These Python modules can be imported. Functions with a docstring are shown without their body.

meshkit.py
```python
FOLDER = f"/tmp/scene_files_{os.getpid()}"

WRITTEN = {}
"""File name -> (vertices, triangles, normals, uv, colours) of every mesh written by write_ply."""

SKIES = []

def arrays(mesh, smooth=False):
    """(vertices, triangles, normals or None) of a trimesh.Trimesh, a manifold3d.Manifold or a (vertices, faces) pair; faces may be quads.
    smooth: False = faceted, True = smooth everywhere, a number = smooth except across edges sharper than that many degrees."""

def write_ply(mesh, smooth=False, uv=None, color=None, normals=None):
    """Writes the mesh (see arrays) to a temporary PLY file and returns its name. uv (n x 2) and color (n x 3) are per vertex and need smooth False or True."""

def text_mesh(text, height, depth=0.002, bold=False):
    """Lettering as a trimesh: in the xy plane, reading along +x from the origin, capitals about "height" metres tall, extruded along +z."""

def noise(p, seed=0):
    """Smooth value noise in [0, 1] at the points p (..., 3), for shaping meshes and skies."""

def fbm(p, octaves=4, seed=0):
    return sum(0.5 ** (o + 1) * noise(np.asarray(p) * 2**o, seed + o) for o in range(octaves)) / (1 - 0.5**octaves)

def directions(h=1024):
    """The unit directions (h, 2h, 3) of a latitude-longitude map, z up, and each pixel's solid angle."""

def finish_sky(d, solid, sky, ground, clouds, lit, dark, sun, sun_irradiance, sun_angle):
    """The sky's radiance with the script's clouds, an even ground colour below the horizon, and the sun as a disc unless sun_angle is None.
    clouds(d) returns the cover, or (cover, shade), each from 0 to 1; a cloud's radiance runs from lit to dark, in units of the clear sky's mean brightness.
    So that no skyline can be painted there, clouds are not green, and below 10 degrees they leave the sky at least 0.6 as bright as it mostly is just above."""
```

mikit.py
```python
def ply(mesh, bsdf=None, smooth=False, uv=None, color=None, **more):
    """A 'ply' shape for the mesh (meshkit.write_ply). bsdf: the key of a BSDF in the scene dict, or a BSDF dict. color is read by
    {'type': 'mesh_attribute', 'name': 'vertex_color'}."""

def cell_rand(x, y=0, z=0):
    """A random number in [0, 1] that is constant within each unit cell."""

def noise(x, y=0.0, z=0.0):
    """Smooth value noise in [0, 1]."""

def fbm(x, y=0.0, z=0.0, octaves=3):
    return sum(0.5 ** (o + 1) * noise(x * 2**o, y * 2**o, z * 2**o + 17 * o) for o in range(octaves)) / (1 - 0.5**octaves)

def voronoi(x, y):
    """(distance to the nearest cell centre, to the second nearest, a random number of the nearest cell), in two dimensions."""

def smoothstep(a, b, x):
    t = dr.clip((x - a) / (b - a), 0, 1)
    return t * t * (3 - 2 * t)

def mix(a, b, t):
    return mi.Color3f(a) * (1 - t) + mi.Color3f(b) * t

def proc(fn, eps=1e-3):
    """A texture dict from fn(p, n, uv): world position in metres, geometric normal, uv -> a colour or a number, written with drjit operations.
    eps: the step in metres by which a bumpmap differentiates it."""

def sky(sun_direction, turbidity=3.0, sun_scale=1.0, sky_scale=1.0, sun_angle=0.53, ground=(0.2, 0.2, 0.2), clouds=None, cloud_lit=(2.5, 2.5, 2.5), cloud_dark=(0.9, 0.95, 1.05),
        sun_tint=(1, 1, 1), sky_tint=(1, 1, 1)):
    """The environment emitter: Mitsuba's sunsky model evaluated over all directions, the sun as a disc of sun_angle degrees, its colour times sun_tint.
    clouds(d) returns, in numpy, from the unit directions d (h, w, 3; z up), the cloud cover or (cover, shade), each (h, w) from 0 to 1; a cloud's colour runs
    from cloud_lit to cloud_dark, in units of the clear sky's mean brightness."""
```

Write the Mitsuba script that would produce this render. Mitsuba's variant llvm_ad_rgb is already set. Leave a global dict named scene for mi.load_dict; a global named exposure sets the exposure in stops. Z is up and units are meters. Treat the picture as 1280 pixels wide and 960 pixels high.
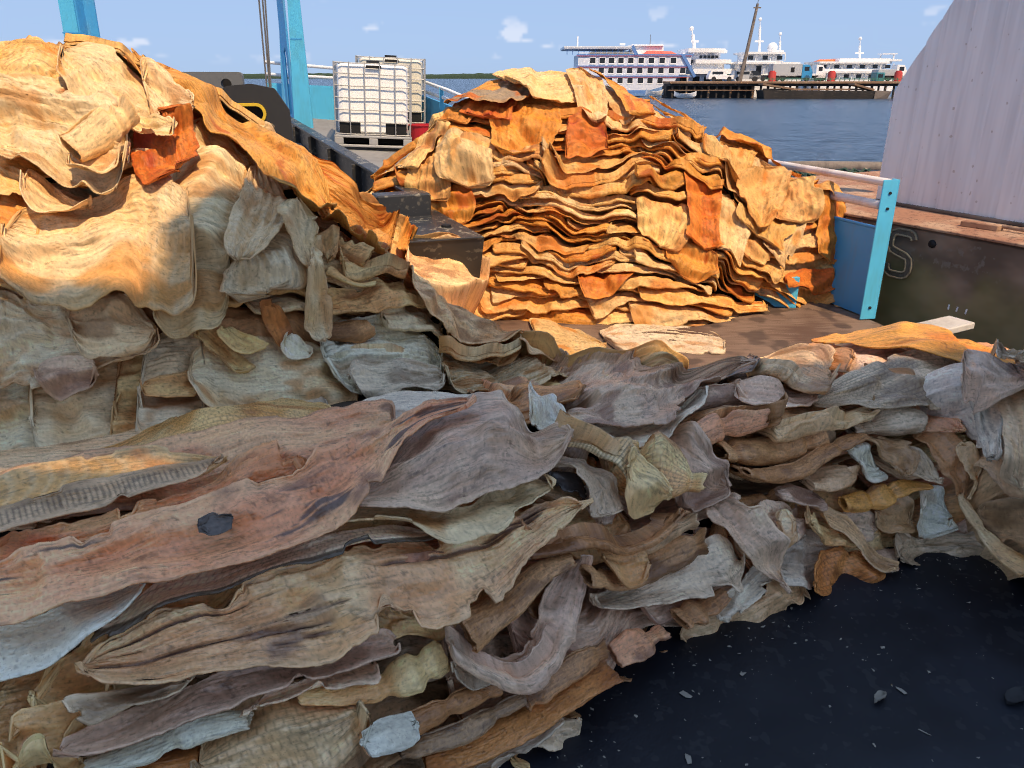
import math, numpy as np, trimesh, mitsuba as mi, mikit, meshkit
from scipy.interpolate import RBFInterpolator, PchipInterpolator
from scipy.ndimage import gaussian_filter, maximum_filter, map_coordinates
from shapely.geometry import Polygon, Point, box as sbox
import drjit as dr
T = mi.ScalarTransform4f
scene, labels = {}, {}

# ------------------------------------------------------------------ camera, sky, exposure
EYE = np.array([0.0, 0.0, 1.85]); PITCH = math.radians(21.7)
FWD = np.array([0, math.cos(PITCH), -math.sin(PITCH)])
scene['camera'] = {'type': 'perspective', 'fov': 67.33, 'fov_axis': 'x', 'near_clip': 0.05, 'far_clip': 9000.0,
                   'to_world': T().look_at(origin=EYE.tolist(), target=(EYE + FWD).tolist(), up=[0, 0, 1])}
SUN = np.array([0.265, -0.555, 0.77]); SUN /= np.linalg.norm(SUN)

def cloud_cover(d):
    az, el = np.degrees(np.arctan2(d[..., 0], d[..., 1])), np.degrees(np.arcsin(np.clip(d[..., 2], -1, 1)))
    p = np.stack([az * 0.42, el * 1.5, az * 0], -1)
    n = meshkit.fbm(p, 4, seed=5)
    small = np.clip((n - 0.70) * 7, 0, 0.35) * np.clip((el - 0.8) / 1.2, 0, 1) * np.clip((5 - el) / 2, 0, 1)
    return 0.88 * (1 - small) + small, 1 - np.clip(small * 1.6, 0, 1)

scene['sky'] = mikit.sky(SUN.tolist(), turbidity=3.2, sky_scale=1.0, sun_scale=0.45, sun_tint=(1.0, 0.90, 0.76), clouds=cloud_cover,
                         cloud_lit=(1.3, 1.3, 1.4), cloud_dark=(0.48, 0.67, 1.04))
exposure = 2.9

# ------------------------------------------------------------------ helpers
def numbered(name):
    if name not in scene and name not in labels and not any(k.startswith(name + '__') for k in scene): return name
    i = 1
    while True:
        k = '%s_%03d' % (name, i)
        if k not in scene and k not in labels and k not in USED: return k
        i += 1
USED = set()
COUNT = {}
def new_key(name):
    n = COUNT.get(name, 0); COUNT[name] = n + 1
    return name if n == 0 else '%s_%03d' % (name, n)
def thing(name, label, cat, group=None):
    k = new_key(name); labels[k] = {'label': label, 'category': cat}
    if group: labels[k]['group'] = group
    return k
def put(key, mesh, mat, smooth=False, **kw):
    scene[key] = mikit.ply(mesh, mat, smooth=smooth, **kw); return key
def part(parent, name, mesh, mat, smooth=False, label=None, **kw):
    k = new_key(parent + '__' + name); put(k, mesh, mat, smooth, **kw)
    if label: labels[k] = {'label': label}
    return k
def struct(name, mesh, mat, smooth=False, label=None, **kw):
    k = new_key(name); put(k, mesh, mat, smooth, **kw); labels[k] = {'kind': 'structure'}
    if label: labels[k]['label'] = label
    return k
def cat(*ms): return trimesh.util.concatenate([m for m in ms if m is not None])
def frame(x, y, z):  # 4x4 with columns
    m = np.eye(4); m[:3, 0] = x; m[:3, 1] = y; m[:3, 2] = z; return m
def unit(v): v = np.asarray(v, float); return v / np.linalg.norm(v)
def boxm(c, size, rz=0.0, ch=0.0):
    """box with chamfered edges, centre c, turned rz degrees about z"""
    if ch > 0:
        sx, sy, sz = np.asarray(size) / 2; c2 = min(ch, .45 * min(sx, sy, sz))
        P = []
        for i in (-1, 1):
            for j in (-1, 1):
                for k in (-1, 1):
                    P += [(i * (sx - c2), j * (sy - c2), k * sz), (i * (sx - c2), j * sy, k * (sz - c2)), (i * sx, j * (sy - c2), k * (sz - c2))]
        m = trimesh.convex.convex_hull(np.array(P))
    else: m = trimesh.creation.box(size)
    m.apply_transform(trimesh.transformations.rotation_matrix(math.radians(rz), [0, 0, 1])); m.apply_translation(c); return m
def bar(p0, p1, w, h, up=(0, 0, 1), ch=0.0):
    """rectangular bar from p0 to p1, w across, h along up"""
    p0, p1 = np.asarray(p0, float), np.asarray(p1, float); d = p1 - p0; L = np.linalg.norm(d); d /= L
    s = np.cross(d, up); s /= np.linalg.norm(s); u = np.cross(s, d)
    m = boxm((0, 0, 0), (L, w, h), 0, ch); M = frame(d, s, u); M[:3, 3] = (p0 + p1) / 2; m.apply_transform(M); return m
def tube(p0, p1, r, n=10):
    return trimesh.creation.cylinder(radius=r, segment=np.array([p0, p1], float), sections=n)
def pipe(pts, r, n=8):
    """smooth tube through points"""
    P = np.asarray(pts, float); k = len(P); t = np.gradient(P, axis=0); t /= np.linalg.norm(t, axis=1, keepdims=True)
    a = np.cross(t, [0.3, 0.2, 0.93]); a /= np.linalg.norm(a, axis=1, keepdims=True); b = np.cross(t, a)
    th = np.arange(n) * 2 * np.pi / n; r = np.broadcast_to(r, k)
    V = P[:, None] + r[:, None, None] * (a[:, None] * np.cos(th)[:, None] + b[:, None] * np.sin(th)[:, None])
    i, j = np.meshgrid(np.arange(k - 1), np.arange(n), indexing='ij'); q = lambda i, j: i * n + j % n
    F = np.stack([q(i, j), q(i, j + 1), q(i + 1, j + 1), q(i + 1, j)], -1).reshape(-1, 4)
    F = np.vstack([F[:, [0, 1, 2]], F[:, [0, 2, 3]]])
    caps = [[0, j + 1, j] for j in range(1, n - 1)] + [[(k - 1) * n, (k - 1) * n + j, (k - 1) * n + j + 1] for j in range(1, n - 1)]
    return trimesh.Trimesh(V.reshape(-1, 3), np.vstack([F, caps]), process=False)
def prism(poly, h, M=None):
    m = trimesh.creation.extrude_polygon(poly if isinstance(poly, Polygon) else Polygon(poly), h, engine='earcut')
    if M is not None: m.apply_transform(M)
    return m
def sheet_grid(X):
    """grid of points (a, b, 3) -> mesh"""
    a, b = X.shape[:2]; i, j = np.meshgrid(np.arange(a - 1), np.arange(b - 1), indexing='ij'); q = lambda i, j: i * b + j
    F = np.stack([q(i, j), q(i + 1, j), q(i + 1, j + 1), q(i, j + 1)], -1).reshape(-1, 4)
    return trimesh.Trimesh(X.reshape(-1, 3), np.vstack([F[:, [0, 1, 2]], F[:, [0, 2, 3]]]), process=False)

# 2-D value noise from a lattice, for shapes and vertex colours (fast)
_LAT = np.random.default_rng(11).random((256, 256)).astype(np.float32)
def n2(x, y, seed=0):
    x = np.asarray(x, np.float32) + 37.31 * seed; y = np.asarray(y, np.float32) + 91.7 * seed
    xi, yi = np.floor(x), np.floor(y); tx, ty = x - xi, y - yi; tx = tx * tx * (3 - 2 * tx); ty = ty * ty * (3 - 2 * ty)
    xi = xi.astype(np.int64) & 255; yi = yi.astype(np.int64) & 255; x1, y1 = (xi + 1) & 255, (yi + 1) & 255
    return (_LAT[xi, yi] * (1 - tx) + _LAT[x1, yi] * tx) * (1 - ty) + (_LAT[xi, y1] * (1 - tx) + _LAT[x1, y1] * tx) * ty
def f2(x, y, seed=0, o=3):
    return sum(0.5 ** (k + 1) * n2(np.asarray(x) * 2 ** k, np.asarray(y) * 2 ** k, seed + 7 * k) for k in range(o)) / (1 - 0.5 ** o)
def sstep(a, b, x): t = np.clip((x - a) / (b - a), 0, 1); return t * t * (3 - 2 * t)

# ------------------------------------------------------------------ materials
def principled(color, rough=0.5, spec=0.4, metal=0.0, **kw):
    c = color if isinstance(color, dict) else {'type': 'rgb', 'value': list(color)}
    return {'type': 'principled', 'base_color': c, 'roughness': rough, 'specular': spec, 'metallic': metal, **kw}
def two(b, bump=None, scale=1.0):
    if bump is not None: b = {'type': 'bumpmap', 'arbitrary': bump, 'scale': scale, 'bsdf': b}
    return {'type': 'twosided', 'bsdf': b}
def painted(c, dirt, amount=0.35, sc=3.0, rough=0.45, spec=0.4, streak=1.0):
    """worn paint: colour with cloudy grime and vertical streaks of its own"""
    def fn(p, n, uv):
        g = mikit.fbm(p.x * sc, p.y * sc, p.z * sc * 0.5, 3) * 0.65 + 0.35 * mikit.fbm(p.x * sc * 9, p.y * sc * 9, p.z * sc * streak, 2)
        return mikit.mix(c, dirt, mikit.smoothstep(0.40, 0.78, g) * amount)
    return two(principled(mikit.proc(fn), rough, spec))
VC = {'type': 'mesh_attribute', 'name': 'vertex_color'}
def hide_bump(p, n, uv):
    return 0.0022 * mikit.noise(uv.x * 60, uv.y * 330) + 0.0036 * mikit.fbm(uv.x * 150, uv.y * 210, 0.0, 2)
def hide_fibre(p, n, uv):
    """thin dark dried fibres along the hide, and pores"""
    a = 0.6 * mikit.noise(uv.x * 38, uv.y * 460) + 0.4 * mikit.noise(uv.x * 95 + 9, uv.y * 830)
    patch = mikit.smoothstep(0.3, 0.7, mikit.noise(uv.x * 7, uv.y * 9 + 31))
    return mikit.smoothstep(0.56, 0.86, a) * (0.10 + 0.26 * patch) + 0.22 * mikit.smoothstep(0.74, 0.92, mikit.noise(uv.x * 330, uv.y * 390)) * (1 - 0.5 * patch)
def hide_bsdf(rough, spec, coat=0.0):
    return two({'type': 'blendbsdf', 'weight': mikit.proc(hide_fibre), 'a': principled(VC, rough, spec, clearcoat=coat, clearcoat_gloss=0.55), 'b': principled((0.10, 0.058, 0.034), rough + .1, spec)}, mikit.proc(hide_bump, 1.2e-3))
scene['mat_dry_hide'] = hide_bsdf(0.55, 0.35)
scene['mat_damp_hide'] = hide_bsdf(0.36, 0.55, 0.35)
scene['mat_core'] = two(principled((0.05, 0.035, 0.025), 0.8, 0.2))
scene['mat_blue'] = painted((0.06, 0.32, 0.62), (0.12, 0.27, 0.42), 0.5, 4.0)
scene['mat_blue_bright'] = painted((0.09, 0.46, 0.72), (0.10, 0.30, 0.35), 0.35, 6.0)
scene['mat_pipe_white'] = painted((0.72, 0.66, 0.62), (0.50, 0.36, 0.28), 0.6, 9.0)
scene['mat_white'] = painted((0.74, 0.76, 0.78), (0.5, 0.5, 0.5), 0.3, 0.5)
def wall_white(p, n, uv):
    g = mikit.fbm(p.x * 2.0, p.y * 2.0, p.z * 0.7, 3); s = mikit.fbm(p.x * 30, p.y * 30, p.z * 1.3, 2)
    c = mikit.mix((0.82, 0.80, 0.79), (0.66, 0.64, 0.64), mikit.smoothstep(0.35, 0.75, g * 0.5 + s * 0.5))
    return mikit.mix(c, (0.35, 0.26, 0.20), mikit.smoothstep(0.80, 0.86, mikit.fbm(p.x * 30, p.y * 30, p.z * 18, 2)) * 0.5)
scene['mat_wall_white'] = two(principled(mikit.proc(wall_white), 0.5, 0.35))
def hull_col(p, n, uv):
    g = mikit.fbm(p.x * 3, p.y * 3, p.z * 4, 4); f = mikit.fbm(p.x * 25, p.y * 25, p.z * 18, 3)
    c = mikit.mix((0.12, 0.085, 0.062), (0.28, 0.195, 0.14), mikit.smoothstep(0.3, 0.75, g))
    c = mikit.mix(c, (0.20, 0.17, 0.14), mikit.smoothstep(0.58, 0.68, 0.55 * f + 0.45 * mikit.fbm(p.x * 2, p.y * 2, p.z * 2 + 3, 2)) * 0.75 * mikit.smoothstep(0.32, 0.5, p.z))
    alg = mikit.smoothstep(0.60, 0.35, p.z) * mikit.smoothstep(0.38, 0.62, mikit.fbm(p.x * 2.4 + 7, p.y * 2.4, p.z * 1.6, 3))
    return mikit.mix(c, (0.23, 0.21, 0.06), alg * 0.45)
scene['mat_hull'] = two(principled(mikit.proc(hull_col), 0.75, 0.25), mikit.proc(lambda p, n, uv: 0.004 * mikit.fbm(p.x * 40, p.y * 40, p.z * 30, 3), 2e-3))
def rust_deck(p, n, uv):
    g = mikit.fbm(p.x * 5, p.y * 5, p.z * 5, 4); f = mikit.fbm(p.x * 40, p.y * 40, p.z * 40, 2)
    return mikit.mix(mikit.mix((0.27, 0.14, 0.09), (0.36, 0.24, 0.165), mikit.smoothstep(0.35, 0.7, g)), (0.12, 0.07, 0.05), mikit.smoothstep(0.55, 0.75, f) * 0.7)
scene['mat_rust_deck'] = two(principled(mikit.proc(rust_deck), 0.8, 0.2))
def brown_deck(p, n, uv):
    g = mikit.fbm(p.x * 2.2, p.y * 2.2, 0.0, 4); f = mikit.fbm(p.x * 7, p.y * 55, 0.0, 3)
    c = mikit.mix((0.105, 0.062, 0.042), (0.20, 0.135, 0.095), mikit.smoothstep(0.3, 0.72, 0.6 * g + 0.4 * f))
    return mikit.mix(c, (0.05, 0.035, 0.028), mikit.smoothstep(0.58, 0.74, mikit.fbm(p.x * 5 + 3, p.y * 5, 0.0, 3)) * 0.7)
scene['mat_brown_deck'] = two(principled(mikit.proc(brown_deck), 0.6, 0.35))
def dark_deck(p, n, uv):
    g = mikit.fbm(p.x * 3.1, p.y * 3.1, 0.0, 4)
    s = mikit.smoothstep(0.66, 0.74, mikit.fbm(p.x * 26, p.y * 26, 0.0, 3)) * 0.35
    return mikit.mix(mikit.mix((0.006, 0.0075, 0.012), (0.013, 0.016, 0.024), mikit.smoothstep(0.3, 0.7, g)), (0.05, 0.05, 0.05), s * 0.6)
scene['mat_dark_deck'] = two(principled(mikit.proc(dark_deck), mikit.proc(lambda p, n, uv: 0.40 + 0.25 * mikit.fbm(p.x * 6, p.y * 6, 0.0, 3)), 0.35),
                             mikit.proc(lambda p, n, uv: 0.002 * mikit.fbm(p.x * 9, p.y * 9, 0.0, 3) + 0.0006 * mikit.noise(p.x * 160, p.y * 160), 2e-3))
def black_paint(p, n, uv):
    g = mikit.fbm(p.x * 6, p.y * 6, p.z * 6, 3); f = mikit.fbm(p.x * 34, p.y * 34, p.z * 34, 3)
    up = mikit.smoothstep(0.3, 0.9, n.z)
    c = mikit.mix((0.012, 0.013, 0.015), (0.035, 0.036, 0.038), g)
    return mikit.mix(c, (0.30, 0.27, 0.20), mikit.smoothstep(0.58, 0.68, 0.6 * f + 0.4 * g) * (0.25 + 0.5 * up))
scene['mat_black_steel'] = two(principled(mikit.proc(black_paint), 0.38, 0.5))
scene['mat_grey_deck'] = painted((0.20, 0.20, 0.20), (0.12, 0.10, 0.09), 0.5, 2.0, 0.7)
scene['mat_rubber'] = two(principled((0.03, 0.03, 0.032), 0.6, 0.3))
scene['mat_grey_block'] = two(principled((0.13, 0.135, 0.14), 0.6, 0.3))
scene['mat_yellow'] = two(principled((0.62, 0.42, 0.03), 0.5, 0.4))
scene['mat_tank'] = two(principled((0.86, 0.86, 0.85), 0.4, 0.4))
scene['mat_tank_old'] = two(principled((0.66, 0.63, 0.52), 0.45, 0.4))
scene['mat_zinc'] = two(principled((0.46, 0.46, 0.45), 0.45, 0.5, 0.4))
scene['mat_dark'] = two(principled((0.012, 0.012, 0.013), 0.6, 0.3))
scene['mat_glass_dark'] = two(principled((0.02, 0.022, 0.026), 0.15, 0.5))
scene['mat_red'] = two(principled((0.45, 0.02, 0.03), 0.4, 0.4))
scene['mat_wire'] = two(principled((0.16, 0.15, 0.14), 0.5, 0.4, 0.3))
scene['mat_wood_pale'] = painted((0.55, 0.52, 0.48), (0.32, 0.28, 0.24), 0.6, 6.0)
scene['mat_ship_white'] = two(principled((0.80, 0.80, 0.80), 0.4, 0.4))
scene['mat_ship_blue'] = two(principled((0.12, 0.24, 0.52), 0.4, 0.4))
scene['mat_ship_pale'] = two(principled((0.64, 0.67, 0.75), 0.4, 0.4))
scene['mat_ship_red'] = two(principled((0.55, 0.07, 0.06), 0.5, 0.4))
scene['mat_orange_cloth'] = two(principled((0.62, 0.16, 0.05), 0.6, 0.3))
scene['mat_pier'] = painted((0.028, 0.025, 0.023), (0.07, 0.055, 0.045), 0.6, 0.4, 0.8)
scene['mat_pier_rust'] = painted((0.20, 0.12, 0.075), (0.33, 0.24, 0.16), 0.8, 0.35, 0.8)
scene['mat_green'] = two(principled((0.05, 0.16, 0.10), 0.5, 0.4))
scene['mat_teal'] = two(principled((0.05, 0.20, 0.24), 0.5, 0.4))
scene['mat_truck_blue'] = two(principled((0.04, 0.25, 0.50), 0.4, 0.4))
scene['mat_truck_grey'] = two(principled((0.42, 0.44, 0.46), 0.5, 0.4))
scene['mat_far_trees'] = two(principled((0.035, 0.055, 0.035), 0.9, 0.1))
scene['mat_weed'] = painted((0.02, 0.05, 0.035), (0.05, 0.07, 0.03), 0.8, 8.0, 0.7)
scene['mat_log'] = painted((0.22, 0.18, 0.15), (0.10, 0.08, 0.07), 0.8, 4.0, 0.8)
def wave(p, n, uv):
    a = mikit.fbm(p.x * 0.55, p.y * 0.85, 0.0, 3) * 0.34
    return a + mikit.fbm(p.x * 2.6 + 11, p.y * 4.2, 0.0, 3) * 0.075
scene['mat_water'] = two(principled((0.012, 0.024, 0.045), 0.14, 0.5), mikit.proc(wave, 0.03))
scene['mat_crumb'] = two(principled((0.30, 0.27, 0.22), 0.8, 0.2))
scene['mat_letter_lit_edge'] = painted((0.27, 0.23, 0.16), (0.09, 0.07, 0.05), 0.9, 14.0, 0.8)  # pale tone for the lit edges painted onto the letter
scene['mat_letter_body'] = painted((0.15, 0.12, 0.09), (0.05, 0.04, 0.03), 0.9, 10.0, 0.8)

# ================================================================== setting
def quad_sheet(pts): return trimesh.Trimesh(np.array(pts, float), [[0, 1, 2], [0, 2, 3]], process=False)
# river: one sheet to the horizon, finer waves come from the material
struct('water', quad_sheet([(-6000, -60, -0.9), (6000, -60, -0.9), (6000, 6500, -0.9), (-6000, 6500, -0.9)]), 'mat_water', label='dark blue choppy river water behind the barge')
# wooded far bank
_x = np.linspace(-3600, 2600, 700); _r = np.random.default_rng(3)
_h = 9 + 13 * f2(_x / 260, _x * 0, 4, 3) + 7 * f2(_x / 28, _x * 0, 5, 3)
_rows = [np.stack([_x, 0 * _x + 3300 + dy, np.maximum(-0.95, -1 + _h * k)], 1) for dy, k in ((-60, 0), (-55, .45), (-30, .85), (10, 1.0), (120, .9), (200, 0))]
struct('far_river_bank', sheet_grid(np.stack(_rows, 1)), 'mat_far_trees', True, label='low wooded far bank along the horizon')

# barge: hull below, dark foredeck sheet, brown deck sheet, raised deck at the bow
AX, BX = np.array([-0.30, 0.954, 0]), np.array([0.954, 0.30, 0])
_hull = prism([(-7, -6), (3.6, -6), (3.55, 3.9), (2.98, 6.1), (0.3, 14.6), (-7.5, 14.6)], 0.85); _hull.apply_translation([0, 0, -0.865])
struct('barge_hull', _hull, 'mat_grey_deck')
struct('deck', quad_sheet([(-6.9, -5.9, -0.008), (3.52, -5.9, -0.008), (3.48, 4.2, -0.008), (-6.9, 4.2, -0.008)]), 'mat_dark_deck', label='near black stained deck strewn with crumbs')
struct('deck', trimesh.Trimesh([(-6.9, 4.206, -0.006), (3.46, 4.206, -0.006), (2.97, 6.05, -0.006), (1.9, 9.5, -0.006), (-6.9, 9.5, -0.006)], [[0, 1, 2], [0, 2, 3], [0, 3, 4]], process=False), 'mat_brown_deck', label='worn brown deck in front of the orange heap')
_hc = prism([(1.0, 5.66), (1.45, 5.80), (2.53, 6.33), (2.95, 5.77), (2.7, 4.9), (1.2, 4.8)], 0.03)
k = thing('hatch_cover', 'flat worn brown wooden cover lying on the deck by the blue post', 'board'); put(k, _hc, 'mat_brown_deck')
# raised bow deck, slightly tilted
def bowz(x, y): return 0.90 + 0.07 * (-1.95 - x) + 0.08 * (y - 10.6)
_p = [(-6.9, 7.4), (-1.25, 7.4), (-0.55, 9.6), (-0.35, 13.9), (-6.9, 13.9)]
_top = [(x, y, bowz(x, y)) for x, y in _p]; _bot = [(x, y, 0.0) for x, y in _p]
struct('bow_deck', trimesh.convex.convex_hull(np.array(_top + _bot)), 'mat_grey_deck', label='grey raised deck at the bow')

# blue bulwark with rails and slanting end post on the starboard side
def a_pt(o, d, z): return np.array([o[0] - 0.28 * d, o[1] + 0.96 * d, z])
k = thing('bulwark', 'blue steel bulwark with two pale pipe rails and a bright blue end post', 'bulwark')
o = (2.97, 6.16)
part(k, 'plate', bar(a_pt(o, 0.0, 0.355), a_pt(o, 3.6, 0.355), 0.02, 0.72), 'mat_blue')
part(k, 'plate_cap', bar(a_pt(o, 0.0, 0.727), a_pt(o, 3.6, 0.727), 0.035, 0.018, ch=.004), 'mat_blue')
pm = cat(boxm((2.93, 6.10, 0.56), (0.128, 0.012, 1.12), 10, .003), boxm((2.992, 6.15, 0.56), (0.012, 0.085, 1.12), 10, .003)) 
pst = part(k, 'post', pm, 'mat_blue_bright', label='bright blue steel end post')
for z in (1.02, 0.90, 0.10):
    part(pst, 'bolt', trimesh.creation.cylinder(radius=0.011, height=0.014, sections=12, transform=trimesh.transformations.rotation_matrix(math.pi / 2, [1, 0, 0]) @ trimesh.transformations.translation_matrix([0, 0, 0])).apply_translation((2.935, 6.09, z)), 'mat_dark')
part(k, 'rail', pipe([a_pt(o, d, 1.085) for d in np.linspace(0.02, 3.5, 8)], 0.033, 12), 'mat_pipe_white', True, label='upper pale pipe rail')
part(k, 'rail', pipe([a_pt(o, d, 0.905) for d in np.linspace(0.08, 3.5, 8)], 0.036, 12), 'mat_pipe_white', True, label='lower pale pipe rail')
part(k, 'stanchion', bar(a_pt(o, 2.4, 0.0), a_pt(o, 2.4, 1.1), 0.08, 0.02, up=(0.9, 0.3, 0)), 'mat_blue_bright')
k = thing('coaming', 'low blue steel plate standing on deck under the right end of the orange heap', 'steel plate')
put(k, cat(bar((1.75, 6.60, 0.13), (2.46, 6.45, 0.13), 0.02, 0.27, ch=.004), bar((2.46, 6.45, 0.13), (2.30, 7.0, 0.13), 0.02, 0.27, ch=.004)), 'mat_blue_bright')

# neighbouring barge: rusty hull with welded letter and white plated deckhouse
HD = unit((0.455, -0.890, 0)); HN = np.array([-0.890, -0.455, 0])
def hp(d, n, z): return np.array([3.167, 6.387, 0]) + HD * d + HN * n + np.array([0, 0, z])
k = thing('moored_barge', 'dark rusty hull with welded letter and pale rusty deck edge beyond the blue post', 'barge')
hm = bar(hp(-2.6, -1.6, -0.15), hp(3.2, -1.6, -0.15), 3.2, 1.76, ch=.02)
part(k, 'hull', hm.subdivide().subdivide(), 'mat_hull')
part(k, 'deck_edge', bar(hp(-2.62, -1.57, 0.742), hp(3.22, -1.57, 0.742), 3.19, 0.022, ch=.006), 'mat_rust_deck', label='pale rust coloured deck edge')
part(k, 'deck_pipe', pipe([hp(d, -0.36 - 0.01 * d, 0.785) for d in np.linspace(0.62, 3.0, 8)], 0.016, 8), 'mat_rust_deck', True)
part(k, 'bracket', bar(hp(0.38, -0.30, 0.775), hp(0.66, -0.34, 0.775), 0.10, 0.045, ch=.006), 'mat_rust_deck')
# welded letter S from bent bar
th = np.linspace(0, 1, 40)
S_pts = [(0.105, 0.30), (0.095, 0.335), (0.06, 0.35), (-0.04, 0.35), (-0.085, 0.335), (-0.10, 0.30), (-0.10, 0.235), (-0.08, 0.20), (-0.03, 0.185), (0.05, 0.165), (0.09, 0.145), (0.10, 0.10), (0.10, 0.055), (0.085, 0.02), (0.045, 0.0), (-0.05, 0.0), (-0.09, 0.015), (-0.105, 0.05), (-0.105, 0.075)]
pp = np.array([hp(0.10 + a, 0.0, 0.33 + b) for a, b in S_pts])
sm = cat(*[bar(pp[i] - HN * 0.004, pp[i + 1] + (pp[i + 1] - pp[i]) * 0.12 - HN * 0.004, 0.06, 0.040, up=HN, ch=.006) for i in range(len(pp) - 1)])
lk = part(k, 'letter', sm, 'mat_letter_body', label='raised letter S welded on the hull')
so = np.roll(np.diff(pp, axis=0, append=pp[-1:] * 2 - pp[-2:-1]), 0, axis=0); so = np.cross(so, HN); so /= np.linalg.norm(so, axis=1, keepdims=True)
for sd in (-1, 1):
    e = pp + so * .026 * sd; part(lk, 'lit_edge', cat(*[bar(e[i] + HN * .017, e[i + 1] + HN * .017, 0.014, 0.014, up=HN, ch=.002) for i in range(len(e) - 1)]), 'mat_letter_lit_edge')  # pale bars put in as the letter's sunlit edges
part(k, 'drain_hole', trimesh.creation.cylinder(radius=0.032, height=0.02, sections=16, transform=frame(HD, np.array([0, 0, 1.0]), HN)).apply_translation(hp(0.36, 0.0, 0.63)), 'mat_dark', True)
for i, d in enumerate((0.60, 0.67, 0.745)):
    part(k, 'draught_mark', bar(hp(d, 0.002, 0.155), hp(d + .004, 0.002, 0.195), 0.012, 0.003, up=HN), 'mat_white')
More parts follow.
